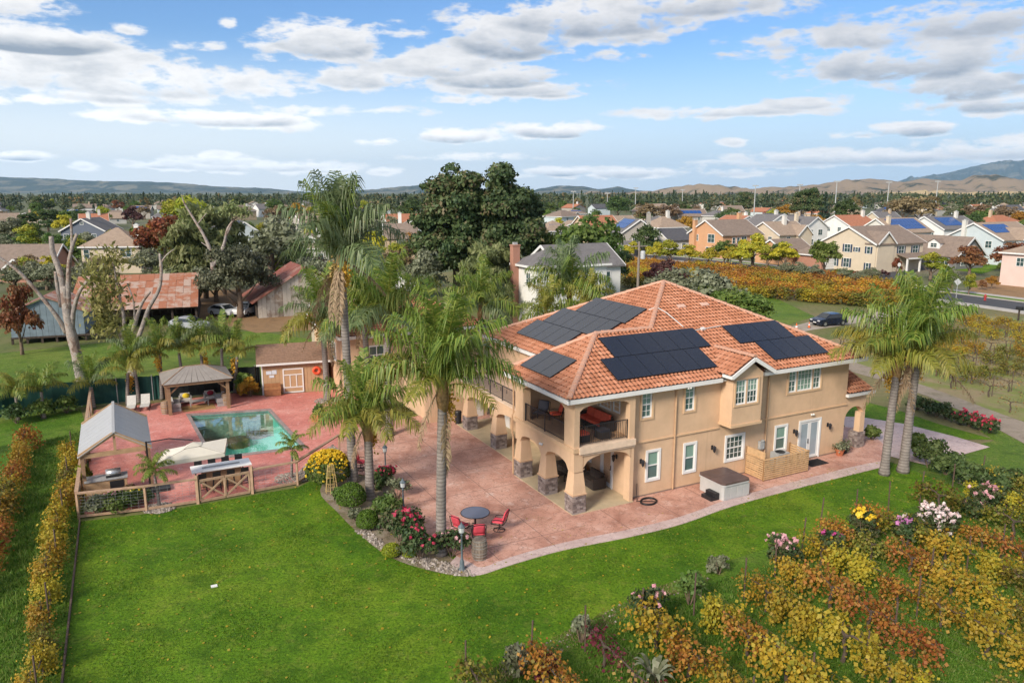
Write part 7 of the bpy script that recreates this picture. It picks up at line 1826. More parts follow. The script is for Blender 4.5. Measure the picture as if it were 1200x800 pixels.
ironroof(t, (-.6, 7.3, 3.02), (-.6, -.4, 3.02), (sw / 2, -.4, 4.85), (sw / 2, 7.3, 4.85), 6, 3, M_rustd); ironroof(t, (sw + .6, -.4, 3.02), (sw + .6, 7.3, 3.02), (sw / 2, 7.3, 4.85), (sw / 2, -.4, 4.85), 6, 3, M_rust)
p = G(86, 388); p2 = G(231, 380); a_ = math.atan2((p2 - p).y, (p2 - p).x); bw_ = (p2 - p).length
t = empty('open_barn', p, a_, 'big open fronted barn with patchwork rusty iron roof', 'barn')
ironroof(t, (-.4, -.6, 2.2), (bw_ + .3, -.6, 2.2), (bw_ + .3, 9, 5.3), (-.4, 9, 5.3), 16, 5, M_rust); ironroof(t, (bw_ + .3, 14, 3.2), (-.4, 14, 3.2), (-.4, 9, 5.3), (bw_ + .3, 9, 5.3), 10, 2, M_rust)
for i in range(6): MB().b2(bw_ * i / 5 - .12, bw_ * i / 5 + .12, .0, .24, 0, 2.3).build('post', M_darkw, t)
boards(t, (0, 9), (bw_, 9), 0, 5.0, 5.0, 14, M_darkw); boards(t, (bw_, 4), (bw_, 13.8), 0, 3.4, 3.2, 8, M_darkw); boards(t, (0, 13.8), (0, 0), 0, 3.0, 2.2, 8, M_darkw)
MB().b2(-.1, bw_ + .1, -.1, .15, 1.95, 2.12).build('beam', M_darkw, t)
p = G(303, 373); t = empty('old_barn', p, HA, 'old whitewashed plank barn with dark red iron roof', 'barn')
boards(t, (0, 0), (6.2, 0), 0, 2.2, 5.9, 12, M_whitew); boards(t, (6.2, 0), (12.4, 0), 0, 5.9, 2.2, 12, M_whitew); boards(t, (0, 9), (0, 0), 0, 2.2, 2.2, 10, M_darkw)
ironroof(t, (-.7, 9.3, 1.85), (-.7, -.4, 1.85), (6.2, -.4, 6.1), (6.2, 9.3, 6.1), 5, 4, M_rustd); ironroof(t, (13.1, -.4, 1.85), (13.1, 9.3, 1.85), (6.2, 9.3, 6.1), (6.2, -.4, 6.1), 5, 4, M_rustd)
MB().b2(.1, 12.3, .1, 8.9, 0, 2.2).build('inner_wall', M_darkw, t)

# ------------------------------------------------------------------ vehicles
M_tyre = plain('tyre', (.015, .015, .016), .8); M_rim = plain('rim', (.45, .46, .48), .35, metal=.8); M_carglass = plain('car_glass', (.02, .025, .03), .06, spec=.6)
def car(p, rz, paint, label, pickup=False, cat='car', name='parked_car'):
    o = empty(name, (p[0], p[1], .02), rz, label, cat); W = .88
    prof = [(-2.05, .35), (-2.1, .62), (-2.0, .82), (-1.15, .95), (-.35, 1.42), (.9, 1.46), (1.75, 1.12), (2.02, .95), (2.08, .5), (1.98, .3)] if not pickup else [(-2.2, .4), (-2.25, .7), (-2.1, .98), (-1.3, 1.08), (-.65, 1.62), (.35, 1.66), (.62, 1.1), (2.2, 1.08), (2.25, .5), (2.15, .38)]
    m = MB(); n = len(prof)
    def wd(z): return W * (1 - .16 * max(0, (z - .9) / .6))
    L = [(x, -wd(z), z) for x, z in prof]; Rr = [(x, wd(z), z) for x, z in prof]; md = [(x, 0, z + (.03 if z > .9 else 0)) for x, z in prof]
    vs = L + md + Rr; fs = []
    for i in range(n - 1): fs += [(i, i + 1, n + i + 1, n + i), (n + i, n + i + 1, 2 * n + i + 1, 2 * n + i)]
    fs += [tuple(range(n))[::-1], tuple(range(2 * n, 3 * n)), (n - 1, 0, n, 2 * n - 1), (2 * n - 1, n, 2 * n, 3 * n - 1)]
    m.add(vs, fs); b = m.build('body', paint, o)
    g = MB()
    for s in (-1, 1):
        pts = [(-1.05, .98), (-.36, 1.36), (.88, 1.39), (1.55, 1.10), (1.5, .98)] if not pickup else [(-1.15, 1.08), (-.64, 1.54), (.32, 1.56), (.45, 1.1)]
        k = MB(); k.face([(x, s * (wd(z) + .012), z) for x, z in pts]); k.build('side_window', M_carglass, o)
    ws = [(-1.1, .985), (-.4, 1.41)] if not pickup else [(-1.26, 1.11), (-.68, 1.61)]
    k = MB(); (x0, z0), (x1, z1) = ws; k.face([(x0 - .03, -.72, z0 + .02), (x0 - .03, .72, z0 + .02), (x1 - .03, .62, z1 + .03), (x1 - .03, -.62, z1 + .03)]); k.build('windscreen', M_carglass, o)
    if not pickup: k = MB(); k.face([(1.0, -.6, 1.45), (1.0, .6, 1.45), (1.74, .68, 1.14), (1.74, -.68, 1.14)]); k.build('rear_window', M_carglass, o)
    else: MB().b2(.75, 2.15, -.72, .72, 1.085, 1.1).build('load_bed', M_blk, o)
    for x in (-1.3, 1.3):
        for s in (-1, 1):
            wl = MB().lathe([(.2, -.1), (.32, -.09), (.33, 0), (.32, .09), (.2, .1)], n=14).mesh('wheel', M_tyre); w_ = link('wheel', wl, o, (x, s * .80, .33), (math.pi / 2, 0, 0)); MB().lathe([(.19, -.108), (.19, .108)], n=10).build('rim', M_rim, w_)
    for s in (-1, 1): MB().box((-2.06, s * .62, .72), (.12, .34, .13)).build('headlight', plain('headlight_glass', (.6, .62, .64), .1), o); MB().box((2.04, s * .66, .85), (.08, .25, .16)).build('tail_light', plain('tail_light_red', (.35, .02, .02), .3), o)
    MB().box((-2.09, 0, .48), (.06, .46, .11)).build('number_plate', M_white, o)
    return o
car(G(971, 381), R(20), plain('black_blue_paint', (.008, .012, .03), .14, spec=.6, var=.05), 'dark blue hatchback parked on the gravel track')
car(G(290, 369), R(80), plain('white_car_paint', (.66, .67, .68), .25, var=.03), 'white pickup truck parked beside the whitewashed barn', True, 'truck', 'pickup_truck')
car(G(263, 370), R(150), plain('white_car_paint', (.66, .67, .68), .25, var=.03), 'white car half hidden by young trees near the orchard')
car(G(222, 386), R(170), plain('silver_car_paint', (.34, .36, .39), .25, var=.03), 'silver car parked under the barn roof')
car(gc(948, 322), HA, plain('blue_car_paint', (.03, .07, .20), .2, var=.03), 'blue car on the drive of the low garage wing')
M_cone = plain('cone_orange', (.70, .13, .03), .6)
for (u, v, lb) in ((933, 388, 'taller orange traffic cone left of the parked dark blue car'), (948, 384, 'small orange traffic cone beside the bonnet of the dark blue car')):
    q = G(u, v); s = 1.25 if u < 940 else .9; o = empty('traffic_cone', q, 0, lb, 'traffic cone', sc=s); MB().b2(-.2, .2, -.2, .2, .0, .04).build('base', M_blk, o); MB().lathe([(.16, .04), (.03, .75)], n=10).build('cone', M_cone, o); MB().lathe([(.112, .34), (.08, .5)], n=10).build('reflective_band', M_white, o)
for i, (u, v) in enumerate(((914, 319), (920, 320.5), (818, 313))):
    q = G(u, v); o = empty('wheelie_bin', (q.x, q.y, .15), HA, ['black wheelie bin by the kerb, left of the pair', 'black wheelie bin by the kerb, right of the pair', 'single black wheelie bin by the street under yellow trees'][i], 'bin', sc=1.15); m = MB(); taper(m, .55, .68, 0, 1.0); m.build('body', M_blk, o); MB().b2(-.36, .36, -.36, .36, 1.0, 1.08).build('lid', M_blk, o)
q = G(1154, 353); o = empty('fire_hydrant', (q.x, q.y, .14), 0, 'red fire hydrant on the grass verge', 'hydrant'); MB().lathe([(.2, 0), (.2, .06), (.13, .1), (.13, .62), (.17, .66), (.13, .8), (.04, .9)], n=10).build('body', plain('hydrant_red', (.35, .03, .03), .5), o); k = MB(); k.tube([(-.24, 0, .5), (.24, 0, .5)], .07, 8); k.build('outlet', plain('hydrant_red', (.35, .03, .03), .5), o)
q = G(1193, 376); o = empty('mailbox', (q.x, q.y, 0), HA, 'dark mailbox on a post by the road at the right edge', 'mailbox', sc=1.3); MB().b2(-.06, .06, -.06, .06, 0, 1.05).build('post', M_darkw, o); k = MB(); k.b2(-.14, .14, -.28, .28, 1.05, 1.25); k.tube([(0, -.28, 1.25), (0, .28, 1.25)], .14, 10); k.build('box', M_blk, o)
q = G(1052, 327); o = empty('road_sign', (q.x, q.y, .1), .3, 'white backed road sign at the corner by the cream house', 'sign'); MB().tube([(0, 0, 0), (0, 0, 2.6)], .04, 6).build('pole', M_ac, o); k = MB(); k.prism([(.38 * math.cos(i * .7854 + .39), .38 * math.sin(i * .7854 + .39)) for i in range(8)], 0, .03); s_ = k.build('plate', M_white, o); s_.rotation_euler = (math.pi / 2, 0, 0); s_.location = (0, -.03, 2.5)
q = G(1120, 352); o = empty('road_sign', (q.x, q.y, .1), 2.8, 'grey road sign on a thin pole beside the roses by the road', 'sign'); MB().tube([(0, 0, 0), (0, 0, 2.6)], .04, 6).build('pole', M_ac, o); k = MB(); k.box((0, -.04, 2.6), (.75, .03, .75), 0, 0, R(45)); k.build('plate', M_ac, o)
# utility pole and tall sports-field lamp masts
q = P(751, 96); o = empty('utility_pole', q, .3, 'wooden utility pole with a grey transformer behind the main roof', 'utility pole')
MB().tube([(0, 0, 0), (0, 0, 9.4)], [.2, .13], 8).build('pole', plain('pole_wood', (.24, .20, .17), .9), o); MB().bar((-1.1, 0, 8.8), (1.1, 0, 8.8), .12).build('crossarm', plain('pole_wood', (.24, .20, .17), .9), o); k = MB(); k.lathe([(.3, 0), (.32, .9), (.2, 1.0)], (.55, 0, 7.2), 10); k.build('transformer', plain('transformer_grey', (.5, .51, .52), .5), o); k = MB(); k.lathe([(.22, 0), (.22, .8)], (-.4, 0, 7.6), 8); k.build('cutout', M_blk, o)
for (u, D, vt) in ((885, 420, 217), (937, 430, 216), (980, 400, 212), (1041, 430, 213), (1098, 450, 212), (745, 520, 220), (712, 520, 226), (800, 560, 222), (672, 480, 224)):
    h = HZ(vt, D); o = empty('lamp_mast', P(u, D), 0, f'tall floodlight mast above the trees, {"ahead of the golden hills" if u > 860 else "among the far trees"}', 'lamp mast', 'floodlight masts above the far trees')
    MB().tube([(0, 0, 0), (0, 0, h)], [.35, .2], 6).build('mast', M_ac, o); MB().b2(-1.6, 1.6, -.2, .2, h - .6, h).build('lamp_bank', M_ac, o)

# ------------------------------------------------------------------ trees of the neighbourhood
ORD = ['first', 'second', 'third', 'fourth', 'fifth', 'sixth', 'seventh', 'eighth', 'ninth', 'tenth', 'eleventh', 'twelfth', 'thirteenth', 'fourteenth', 'fifteenth', 'sixteenth', 'seventeenth']
TK['oak'] = treekind('oak', 8, 5.2, 3.1, G_oak, 44, 1.5, 5200, .34, trunkr=.42, z0=5.2)
def bigtree(name, h, rx, rz, nb, n, label, p, size=.40, mat=None, seedz=0):
    root = empty('tree', (p.x, p.y, 0), 0, label, 'tree'); m = MB(); branches(m, h * .8, rx * .7, 8, .7); m.build('trunk', M_bark, root, smooth=True)
    d = unit(rng.normal(0, 1, (nb, 3))); bc = d * (rng.uniform(.25, .9, nb) ** .6)[:, None] * np.array([rx - 1.2, rx - 1.2, h * .46]); bc[:, :2] *= np.where(bc[:, 2:3] < 0, 1.08, 1.0)
    C, N, k = crown_pts(bc, 1.9 * rng.uniform(.6, 1.3, nb), n, .85); C[:, 2] += h * .53; ok = C[:, 2] > .4; C, N, k = C[ok], N[ok], k[ok]
    link('crown', quadmesh('crown', leaves(C, N, size, 1.6, .6), mat or G_euc, rng.random(nb)[k] * .45 + rng.random(len(C)) * .55), root)
bigtree('tree', 19.6, 7.6, 9.6, 150, 34000, 'huge rounded dark green tree, left crown of the pair in the middle distance', P(534, 118))
bigtree('tree', 20.6, 5.6, 9.2, 110, 24000, 'huge dark tree with bronze patches, right crown of the pair in the middle distance', P(597, 116))
T_ = lambda k, u, D, top, label, group=None, sxy=1.0: tree(TK[k], P(u, D), HZ(top, D) / TK[k]['h'], label, group, None, 'tree', 'tree', sxy)
T_('willow', 566, 88, 287, 'light green pepper tree in front of the huge dark trees, left one', None, .9); T_('willow', 584, 92, 288, 'light green pepper tree beside the brick chimney', None, .9)
T_('mid', 688, 112, 249, 'broad green tree behind the white house', None, 1.0); T_('mid', 655, 118, 262, 'green tree between chimney and street behind the white house', None, .8)
T_('olive', 634, 125, 264, 'dull olive tree behind the white house roof', None, .9); T_('dark', 722, 120, 288, 'small dark shrub tree at the right of the white house', None, .9)
T_('willow', 232, 112, 240, 'tall pale willow between the barns and the blue house', None, .95); T_('willow', 255, 116, 243, 'second pale willow touching the bare pale tree', None, .8); T_('willow', 215, 108, 262, 'lower pale willow above the rusty barn roof', None, .9)
T_('red', 187, 150, 248, 'dark red and green tree beside the beige house', None, 1.0); T_('orange', 171, 155, 258, 'orange and green tree at the left of the dark red tree', None, .8)
T_('lime', 225, 210, 232, 'large round yellow green tree on the left skyline', None, 1.2); T_('lime', 205, 215, 236, 'smaller yellow green tree on the left skyline', None, 1.1)
T_('oak', 272, 94, 292, 'dark spreading oak beside the white pickup truck', None, .88)
T_('olive', 312, 130, 256, 'big grey green tree behind the oak', None, 1.1); T_('olive', 330, 138, 268, 'grey green tree right of the big grey tree', None, .9)
T_('rust', 2, 72, 334, 'rust brown tree at the left edge by the farm shed', None, .55); 
for i, (u, D, tp) in enumerate(((2, 120, 312), (22, 122, 308), (42, 121, 310), (60, 118, 312), (82, 119, 309), (104, 117, 312), (122, 113, 314), (200, 106, 312), (222, 104, 315), (244, 108, 312), (345, 112, 304), (362, 110, 308), (380, 108, 310), (400, 106, 306), (420, 104, 312))):
    T_('olive', u, D, tp, f'silvery olive tree in the orchard row behind the barns, {ORD[i]} from the left', 'olive trees behind the barns', 1.25)
for (k, u, D, tp, lb) in (('pine', 28, 300, 246, 'dark umbrella pine at the left skyline edge'), ('pine', 52, 310, 242, 'broad dark umbrella pine left of the slate house'), ('pine', 92, 320, 243, 'dark umbrella pine behind the slate house'), ('yellow', 72, 240, 252, 'bright yellow tree left of the slate house'), ('fresh', 15, 220, 262, 'light green tree at the left edge above the low roof'), ('mid', 30, 215, 258, 'green tree above the low brown roof'), ('orange', 84, 250, 258, 'orange tree just left of the slate house'), ('lime', 82, 165, 279, 'yellow green tree below the slate house'), ('red', 43, 140, 288, 'red leaved tree beside the white gabled porch'), ('yellow', 48, 126, 300, 'small yellow tree below the red leaved tree'), ('lime', 20, 126, 302, 'small lime tree below the white gabled porch'), ('red', 102, 136, 305, 'small red tree at the foot of the beige house'), ('plum', 152, 330, 244, 'purple leaved tree on the left skyline'), ('conifer', 108, 330, 240, 'dark pointed conifer behind the slate house chimney'), ('brown', 320, 300, 240, 'orange brown tree far behind the dormer house'), ('mid', 322, 420, 232, 'round green tree on the skyline left of the palms'), ('orange', 347, 400, 236, 'large orange tree on the skyline left of the palms'), ('yellow', 366, 210, 260, 'yellow tree right of the dormer house'), ('dark', 428, 260, 240, 'dark tree behind the tallest palm'), ('dark', 482, 330, 232, 'dark rounded tree left of the huge pair'), ('orange', 478, 180, 270, 'orange tree at the foot of the huge left tree'), ('brown', 462, 120, 288, 'brown grey tree left of the huge pair'), ('olive', 488, 112, 296, 'olive tree below the huge left crown')):
    T_(k, u, D, tp, lb)
# right hand streets
for i, (k, u, D, tp) in enumerate((('yellow', 700, 176, 285), ('yellow', 742, 168, 283), ('yellow', 771, 163, 284), ('lime', 789, 160, 282), ('yellow', 811, 158, 287), ('yellow', 835, 157, 290), ('yellow', 873, 155, 287), ('yellow', 858, 156, 289), ('yellow', 887, 156, 274), ('lime', 905, 152, 289), ('yellow', 925, 150, 284))):
    T_(k, u, D, tp, ('yellow' if k == 'yellow' else 'yellow green') + ' autumn street tree on the far pavement, ' + ORD[(0, 1, 2, 3, 4, 5, 7, 6, 8, 9, 10)[i]] + ' from the left', 'yellow autumn street trees', 1.2)
for (k, u, D, tp, lb, s) in (('mid', 853, 163, 280, 'green tree in front of the orange house', 1.0), ('dark', 760, 170, 262, 'dark tree right of the taupe chimney', .8), ('fresh', 973, 143, 279, 'fresh green tree in front of the cream house gable', .9), ('lime', 1101, 135, 297, 'wide yellow green tree right of the cream house porch', 1.35), ('red', 1060, 138, 300, 'small dark red tree at the cream house porch', .5), ('rust', 1147, 142, 288, 'rust red round tree in front of the blue grey house', 1.15), ('rust', 1192, 150, 284, 'rust brown tree at the right edge before the blue grey house', 1.2), ('fresh', 1187, 142, 306, 'small bright green shrub tree at the right edge', .9), ('olive', 1128, 118, 318, 'small grey green roadside tree by the grey sign', .8), ('lime', 1149, 115, 321, 'small yellow green roadside tree right of the grey sign', .8), ('orange', 1176, 122, 322, 'small orange tree in the bark garden at the right', .9), ('rust', 1164, 121, 328, 'low rust shrub tree in the bark garden', .9), ('dark', 918, 163, 283, 'small dark green tree by the low orange wing', .8), ('red', 935, 160, 290, 'red leaved tree beside the low orange wing', .8), ('plum', 785, 122, 308, 'plum leaved tree at the end of the orange vineyard, right one', 1.25), ('plum', 772, 126, 311, 'plum leaved tree at the end of the orange vineyard, left one', 1.1),
                             ('conifer', 968, 290, 226, 'tall dark conifer behind the white solar house', .9), ('euc', 952, 330, 219, 'tall dark eucalyptus at the right skyline, left of a pair', 1.0), ('euc', 940, 340, 222, 'tall dark eucalyptus at the right skyline, farther left', 1.0), ('dark', 992, 300, 233, 'dark tree above the terracotta roof', 1.0), ('orange', 960, 250, 250, 'orange tree beyond the white solar house', 1.0), ('brown', 1060, 330, 229, 'broad olive brown tree above the solar roofs, left half', 1.3), ('brown', 1082, 335, 228, 'broad olive brown tree above the solar roofs, right half', 1.3), ('brown', 1150, 320, 238, 'wide olive brown tree at the upper right', 1.5), ('brown', 1180, 330, 240, 'wide olive tree at the far upper right', 1.4), ('orange', 1200, 300, 246, 'orange tree at the right edge skyline', 1.2), ('brown', 760, 330, 237, 'wide brown green tree beyond the taupe house, left one', 1.5), ('brown', 785, 340, 238, 'wide brown green tree beyond the taupe house, right one', 1.3), ('dark', 725, 420, 229, 'dark tree cluster on the skyline right of the huge pair', 1.2), ('euc', 872, 480, 224, 'dark tall tree at the skyline beyond the orange house', 1.0), ('plum', 1120, 190, 281, 'dark plum tree before the white solar house at upper right', 1.2), ('orange', 925, 420, 238, 'orange brown trees at the foot of the tall eucalyptus', 1.4), ('lime', 905, 300, 246, 'yellow green tree beyond the cream chimney house', 1.0), ('red', 900, 330, 246, 'small red tree beyond the cream chimney house', .9)):
    T_(k, u, D, tp, lb, None, s)
for i, (u, D, tp) in enumerate(((929, 136, 308), (943, 134, 308), (966, 131, 311), (1000, 128, 315), (1030, 127, 314), (1016, 126, 318))):
    T_('olive', u, D, tp, 'round silvery shrub on the near verge of the street, ' + ORD[(0, 1, 2, 3, 5, 4)[i]] + ' from the left', 'silvery shrubs along the street', 1.0)
for i, (u, D, tp) in enumerate(((818, 92, 318), (832, 90, 323), (806, 96, 316), (850, 88, 331), (868, 84, 336), (880, 82, 342))):
    T_('olive' if i < 3 else 'fresh', u, D, tp, ('silvery grey' if i < 3 else 'grass green') + ' shrub just behind the main roof, ' + ORD[(1, 2, 0, 0, 1, 2)[i]] + ' of its colour from the left', 'shrubs behind the main roof', 1.4)
for (u, D, k, r_, h) in ((990, 144, G_mid, 1.2, 1.1), (1004, 143, G_dark, 1.0, 1.0), (1012, 142, G_red, .9, .9), (1022, 141, G_mid, 1.2, 1.4), (1034, 141, G_mid, 1.2, 1.3), (1045, 141, G_purple, 1.2, 1.1), (985, 143, G_yellow, .8, .7)):
    bush(P(u, D), r_, h, k, {G_mid: 'clipped green garden shrub by the cream house wall', G_dark: 'dark green garden shrub by the cream house wall', G_red: 'low red garden shrub by the cream house wall', G_purple: 'low plum garden shrub by the cream house wall', G_yellow: 'low yellow garden shrub by the cream house wall'}[k], 260, .22, 'garden shrubs by the cream house', stems=False)
# farther rows of trees and roofs, thinning with distance
kinds = ['mid', 'dark', 'dark', 'olive', 'fresh', 'orange', 'yellow', 'brown', 'conifer', 'red', 'lime', 'mid', 'euc', 'rust']
wts = np.array([3, 2, 1.2, 3, 2.2, 1.8, 1.1, 2.2, 1.3, .8, 1.5, 3, .6, .8]); wts /= wts.sum()
KN = {'mid': 'green', 'dark': 'dark green', 'olive': 'grey green', 'fresh': 'light green', 'orange': 'orange', 'yellow': 'yellow', 'brown': 'olive brown', 'conifer': 'pointed dark conifer', 'red': 'red', 'lime': 'yellow green', 'euc': 'tall dark', 'rust': 'rust coloured'}
spots_ = []
def free(p, r): return all((p[0] - q[0]) ** 2 + (p[1] - q[1]) ** 2 > (r + q[2]) ** 2 for q in spots_)
for o in list(COL.objects):
    if o.parent is None and o.get('category') in ('house', 'barn') and o.location.y > 120: spots_.append((o.location.x + 4, o.location.y + 6, 9))
nh = 0
hw_cols = ['cream', 'tan', 'white', 'pale', 'grey', 'taupe', 'blue']
for i in range(2500):
    D = 205 * (800 / 205) ** random.random(); u = random.uniform(-30, 1230)
    if nh >= 130: break
    p = P(u, D)
    if (500 < u < 620) or not free(p, 8): continue
    spots_.append((p.x, p.y, 8)); nh += 1
    two = random.random() < .5; h = 5.2 if two else 3.0; w = random.uniform(9, 14); d = random.uniform(8, 11); wall = random.choice(hw_cols); rm = random.choice([RB, RTN, RG, RB, RT, RD])
    rn = {RB: 'brown', RTN: 'tan', RG: 'grey', RT: 'terracotta', RD: 'dark'}[rm]
    house_((p.x, p.y), f'far {wall} house with {rn} roof among the trees', w, d, h, random.choice(['gable', 'hip', 'gable']), random.choice('xy'), random.uniform(2.2, 3.2), wall, rm, HA + random.choice((0, 0, .3, -.3)), front=W2([w * .3, w * .7], h - 1.9) if D < 420 else (), chim=[(w * .7, d * .4, h + 3.6, random.choice(['white', 'pale', 'tan']))] if random.random() < .5 and D < 600 else (), solar=('front', 2, w - 2, .3, .75, 5, 1, M_pvb) if random.random() < .15 and D < 500 else None, group='far houses of the neighbourhood', trim=D < 500)
nt_far = 0
for i in range(3000):
    if nt_far >= 175: break
    D = 165 * (800 / 165) ** random.random(); u = random.uniform(-30, 1230); p = P(u, D)
    if not free(p, 2.5) or (500 < u < 625 and D < 200) or (640 < u < 720 and D < 230): continue
    if D < 210 and u > 690: continue
    k = kinds[rng.choice(len(kinds), p=wts)]; spots_.append((p.x, p.y, 2.5)); nt_far += 1
    tp = random.uniform(5, 9.5) if k not in ('conifer', 'euc') else random.uniform(9, 12.5); tp *= .8 + .3 * min(1, D / 500)
    tree(TK[k], p, tp / TK[k]['h'], f'{KN[k]} tree among the far roofs', f'{KN[k]} trees among the far roofs', None, 'tree', 'tree', random.uniform(.9, 1.2))
for i in range(400):
    if nt_far >= 225: break
    D = 122 * (205 / 122) ** random.random(); u = random.uniform(-20, 480); p = P(u, D)
    if not free(p, 2.2): continue
    k = random.choice(['olive', 'olive', 'willow', 'mid', 'fresh', 'brown', 'lime', 'dark']); spots_.append((p.x, p.y, 2.2)); nt_far += 1
    tree(TK[k], p, random.uniform(3.4, 6.0) / TK[k]['h'], f"{KN.get(k, 'pale willow')} tree in the gardens beyond the barns", f"{KN.get(k, 'pale willow')} trees in the gardens beyond the barns", None, 'tree', 'tree', random.uniform(1.0, 1.3))
# the wooded edge of the valley, one mass
V = []; K = []
r3 = np.random.default_rng(21)
for i in range(2000):
    D = 560 * (2600 / 560) ** r3.random(); u = r3.uniform(-60, 1260); p = P(u, D)
    con = r3.random() < .30; h = r3.uniform(7, 12.5) * (1.0 if u < 480 else 1.1) * (1.25 if con else 1.0); r_ = h * (.22 if con else .42); n = 120 if D < 900 else 46
    t = r3.random(n); a = r3.uniform(0, 6.283, n)
    if con: rad = r_ * (1 - t) * r3.uniform(.6, 1, n); z = .1 * h + t * h * .9
    else: q = np.sin(np.pi * t) ** .6; rad = r_ * q * r3.uniform(.6, 1, n); z = h * (.25 + .75 * t)
    C = np.stack([p.x + np.cos(a) * rad, p.y + np.sin(a) * rad, z], 1); N = np.stack([np.cos(a), np.sin(a), .6 + 0 * a], 1)
    V.append(leaves(C, N, max(1.0 if D < 900 else 1.7, r_ * (.3 if D < 900 else .5)) * np.ones(n), 1.3, .5)); K.append(np.clip(r3.normal(.35 if con else .6, .12, n) + (.3 if r3.random() < .05 else 0), 0, 1))
G_line = leafmat('far_tree_leaf', [(.022, .042, .024), (.034, .058, .03), (.055, .08, .036), (.09, .11, .045), (.19, .13, .05)], .15)
link('treeline', quadmesh('treeline', np.concatenate(V), G_line, np.concatenate(K)), kind='stuff')

# bare pale eucalyptus left of the terrace: traced limb by limb at its own distance
G_spray = leafmat('eucalyptus_spray', [(.17, .17, .05), (.25, .25, .075), (.32, .31, .10), (.40, .36, .14)], .4)
def snag(base, label, limbs, leafs=(), seed=0):
    """limbs: lists of (photo column, photo row, thickness m, depth offset m)"""
    D0 = base.y; root = empty('bare_eucalyptus', (base.x, base.y, 0), 0, label, 'tree')
    def pt(u, v, dz=0.0): D = D0 + dz; q = P(u, D); y = (400 - v) / FPX; zc = D / (_c + y * _s); return Vector(((u - 600) / FPX * zc - base.x, D - D0, max(HZ(v, D), -.05)))
    for i, l in enumerate(limbs):
        ps = [pt(q[0], q[1], q[3] if len(q) > 3 else 0) for q in l]; rs = [q[2] * .84 for q in l]
        sp = smoothline(ps, 4); rr = [float(np.interp(j / (len(sp) - 1), np.linspace(0, 1, len(rs)), rs)) * random.uniform(.93, 1.07) for j in range(len(sp))]
        MB().tube(sp, rr, 8).build('trunk' if i == 0 else 'limb', M_deadwood, root, smooth=True)
    for (u, v, dz, rx, rz, n, mat) in leafs:
        c = pt(u, v, dz); q = rng.normal(0, .45, (n, 3)) * np.array([rx, rx, rz]); q[:, 2] -= .25 * (q[:, 0] ** 2 + q[:, 1] ** 2) / rx
        link('leaf_spray', quadmesh('leaf_spray', leaves(q, q * .3 + np.array([0, -.2, .4]), .19, 2.6, .8, 1.5), mat), root, c, kind='stuff')
    return root
snag(G(97, 452), 'big bare pale eucalyptus with sawn limbs left of the terrace', [[(97, 454, .62), (92, 425, .52), (84, 392, .46), (78, 362, .42), (75, 335, .36)], [(75, 345, .30), (70, 318, .27), (62, 296, .24), (60, 277, .20)], [(80, 362, .28), (80, 330, .22), (82, 300, .17), (90, 274, .15)], [(84, 390, .30), (86, 365, .22), (93, 342, .17), (104, 328, .14), (122, 309, .10)], [(78, 390, .27, 0), (66, 370, .2, -.5), (42, 340, .16, -1), (18, 315, .14, -1.5), (-20, 290, .11, -2)], [(72, 360, .2, .4), (67, 335, .17, .6), (65, 318, .15, .6)], [(80, 330, .16, .3), (84, 285, .12, .4), (83, 256, .11, .4)]])
snag(G(154, 452), 'bare pale eucalyptus with a yellow green drape of leaves behind the loungers', [[(157, 452, .46), (152, 425, .38), (146, 402, .32), (140, 382, .26)], [(150, 408, .24), (158, 380, .2), (166, 356, .15), (176, 342, .1)], [(158, 405, .26), (166, 385, .22), (174, 362, .18), (186, 340, .16), (189, 318, .14), (187, 297, .1)], [(146, 390, .18), (144, 365, .13), (138, 340, .1), (133, 308, .07)], [(187, 312, .08), (194, 300, .06), (204, 292, .04)], [(158, 378, .1), (156, 352, .08), (149, 332, .05)]],
     [(118, 318, 0, 1.8, 1.7, 420, G_spray), (128, 345, -.3, 1.6, 1.8, 430, G_spray), (124, 374, -.3, 1.4, 1.6, 460, G_spray), (135, 300, .2, 1.5, 1.0, 260, G_spray), (114, 352, .2, 1.1, 1.5, 280, G_spray)])
snag(P(250, 104), 'forked bare pale tree rising out of the oak', [[(250, 330, .4), (248, 300, .32), (240, 278, .25), (228, 258, .18), (216, 238, .12), (213, 228, .06)], [(250, 312, .3), (262, 288, .26), (267, 268, .2), (278, 254, .13), (290, 250, .06)], [(266, 275, .14), (272, 258, .1), (268, 240, .05)], [(232, 262, .1), (242, 250, .06)], [(245, 290, .1), (236, 284, .06)]], [(272, 244, 0, 1.6, 1.0, 400, G_willow), (285, 248, 0, 1.4, .8, 300, G_willow)])
# branchy young growth by the fence, far left plants
for (u, v, k, r_, h, lb) in ((20, 496, G_dark, 1.3, 1.3, 'dark shrub along the green screen at the far left'), (50, 490, G_mid, 1.0, 1.2, 'green shrub along the green screen beside the far left palm'), (78, 484, G_mid, 1.0, 1.3, 'green shrub along the green screen by the fence corner')):
    bush(G(u, v), r_, h, k, lb, 600, .16)
palm(G(22, 492), 1.7, (0, 0), 11, ('y', 'g'), 'tiny yellow green palm at the far left by the green screen', .62, .12, .09, 0, 0, .4, boots=False, kinds=(1, 2, 3)); palm(G(52, 490), 1.9, (0, 0), 12, ('g', 'g', 'y'), 'tiny palm in the middle of the left green screen', .66, .12, .09, 0, 0, 1.4, boots=False, kinds=(1, 2, 3))
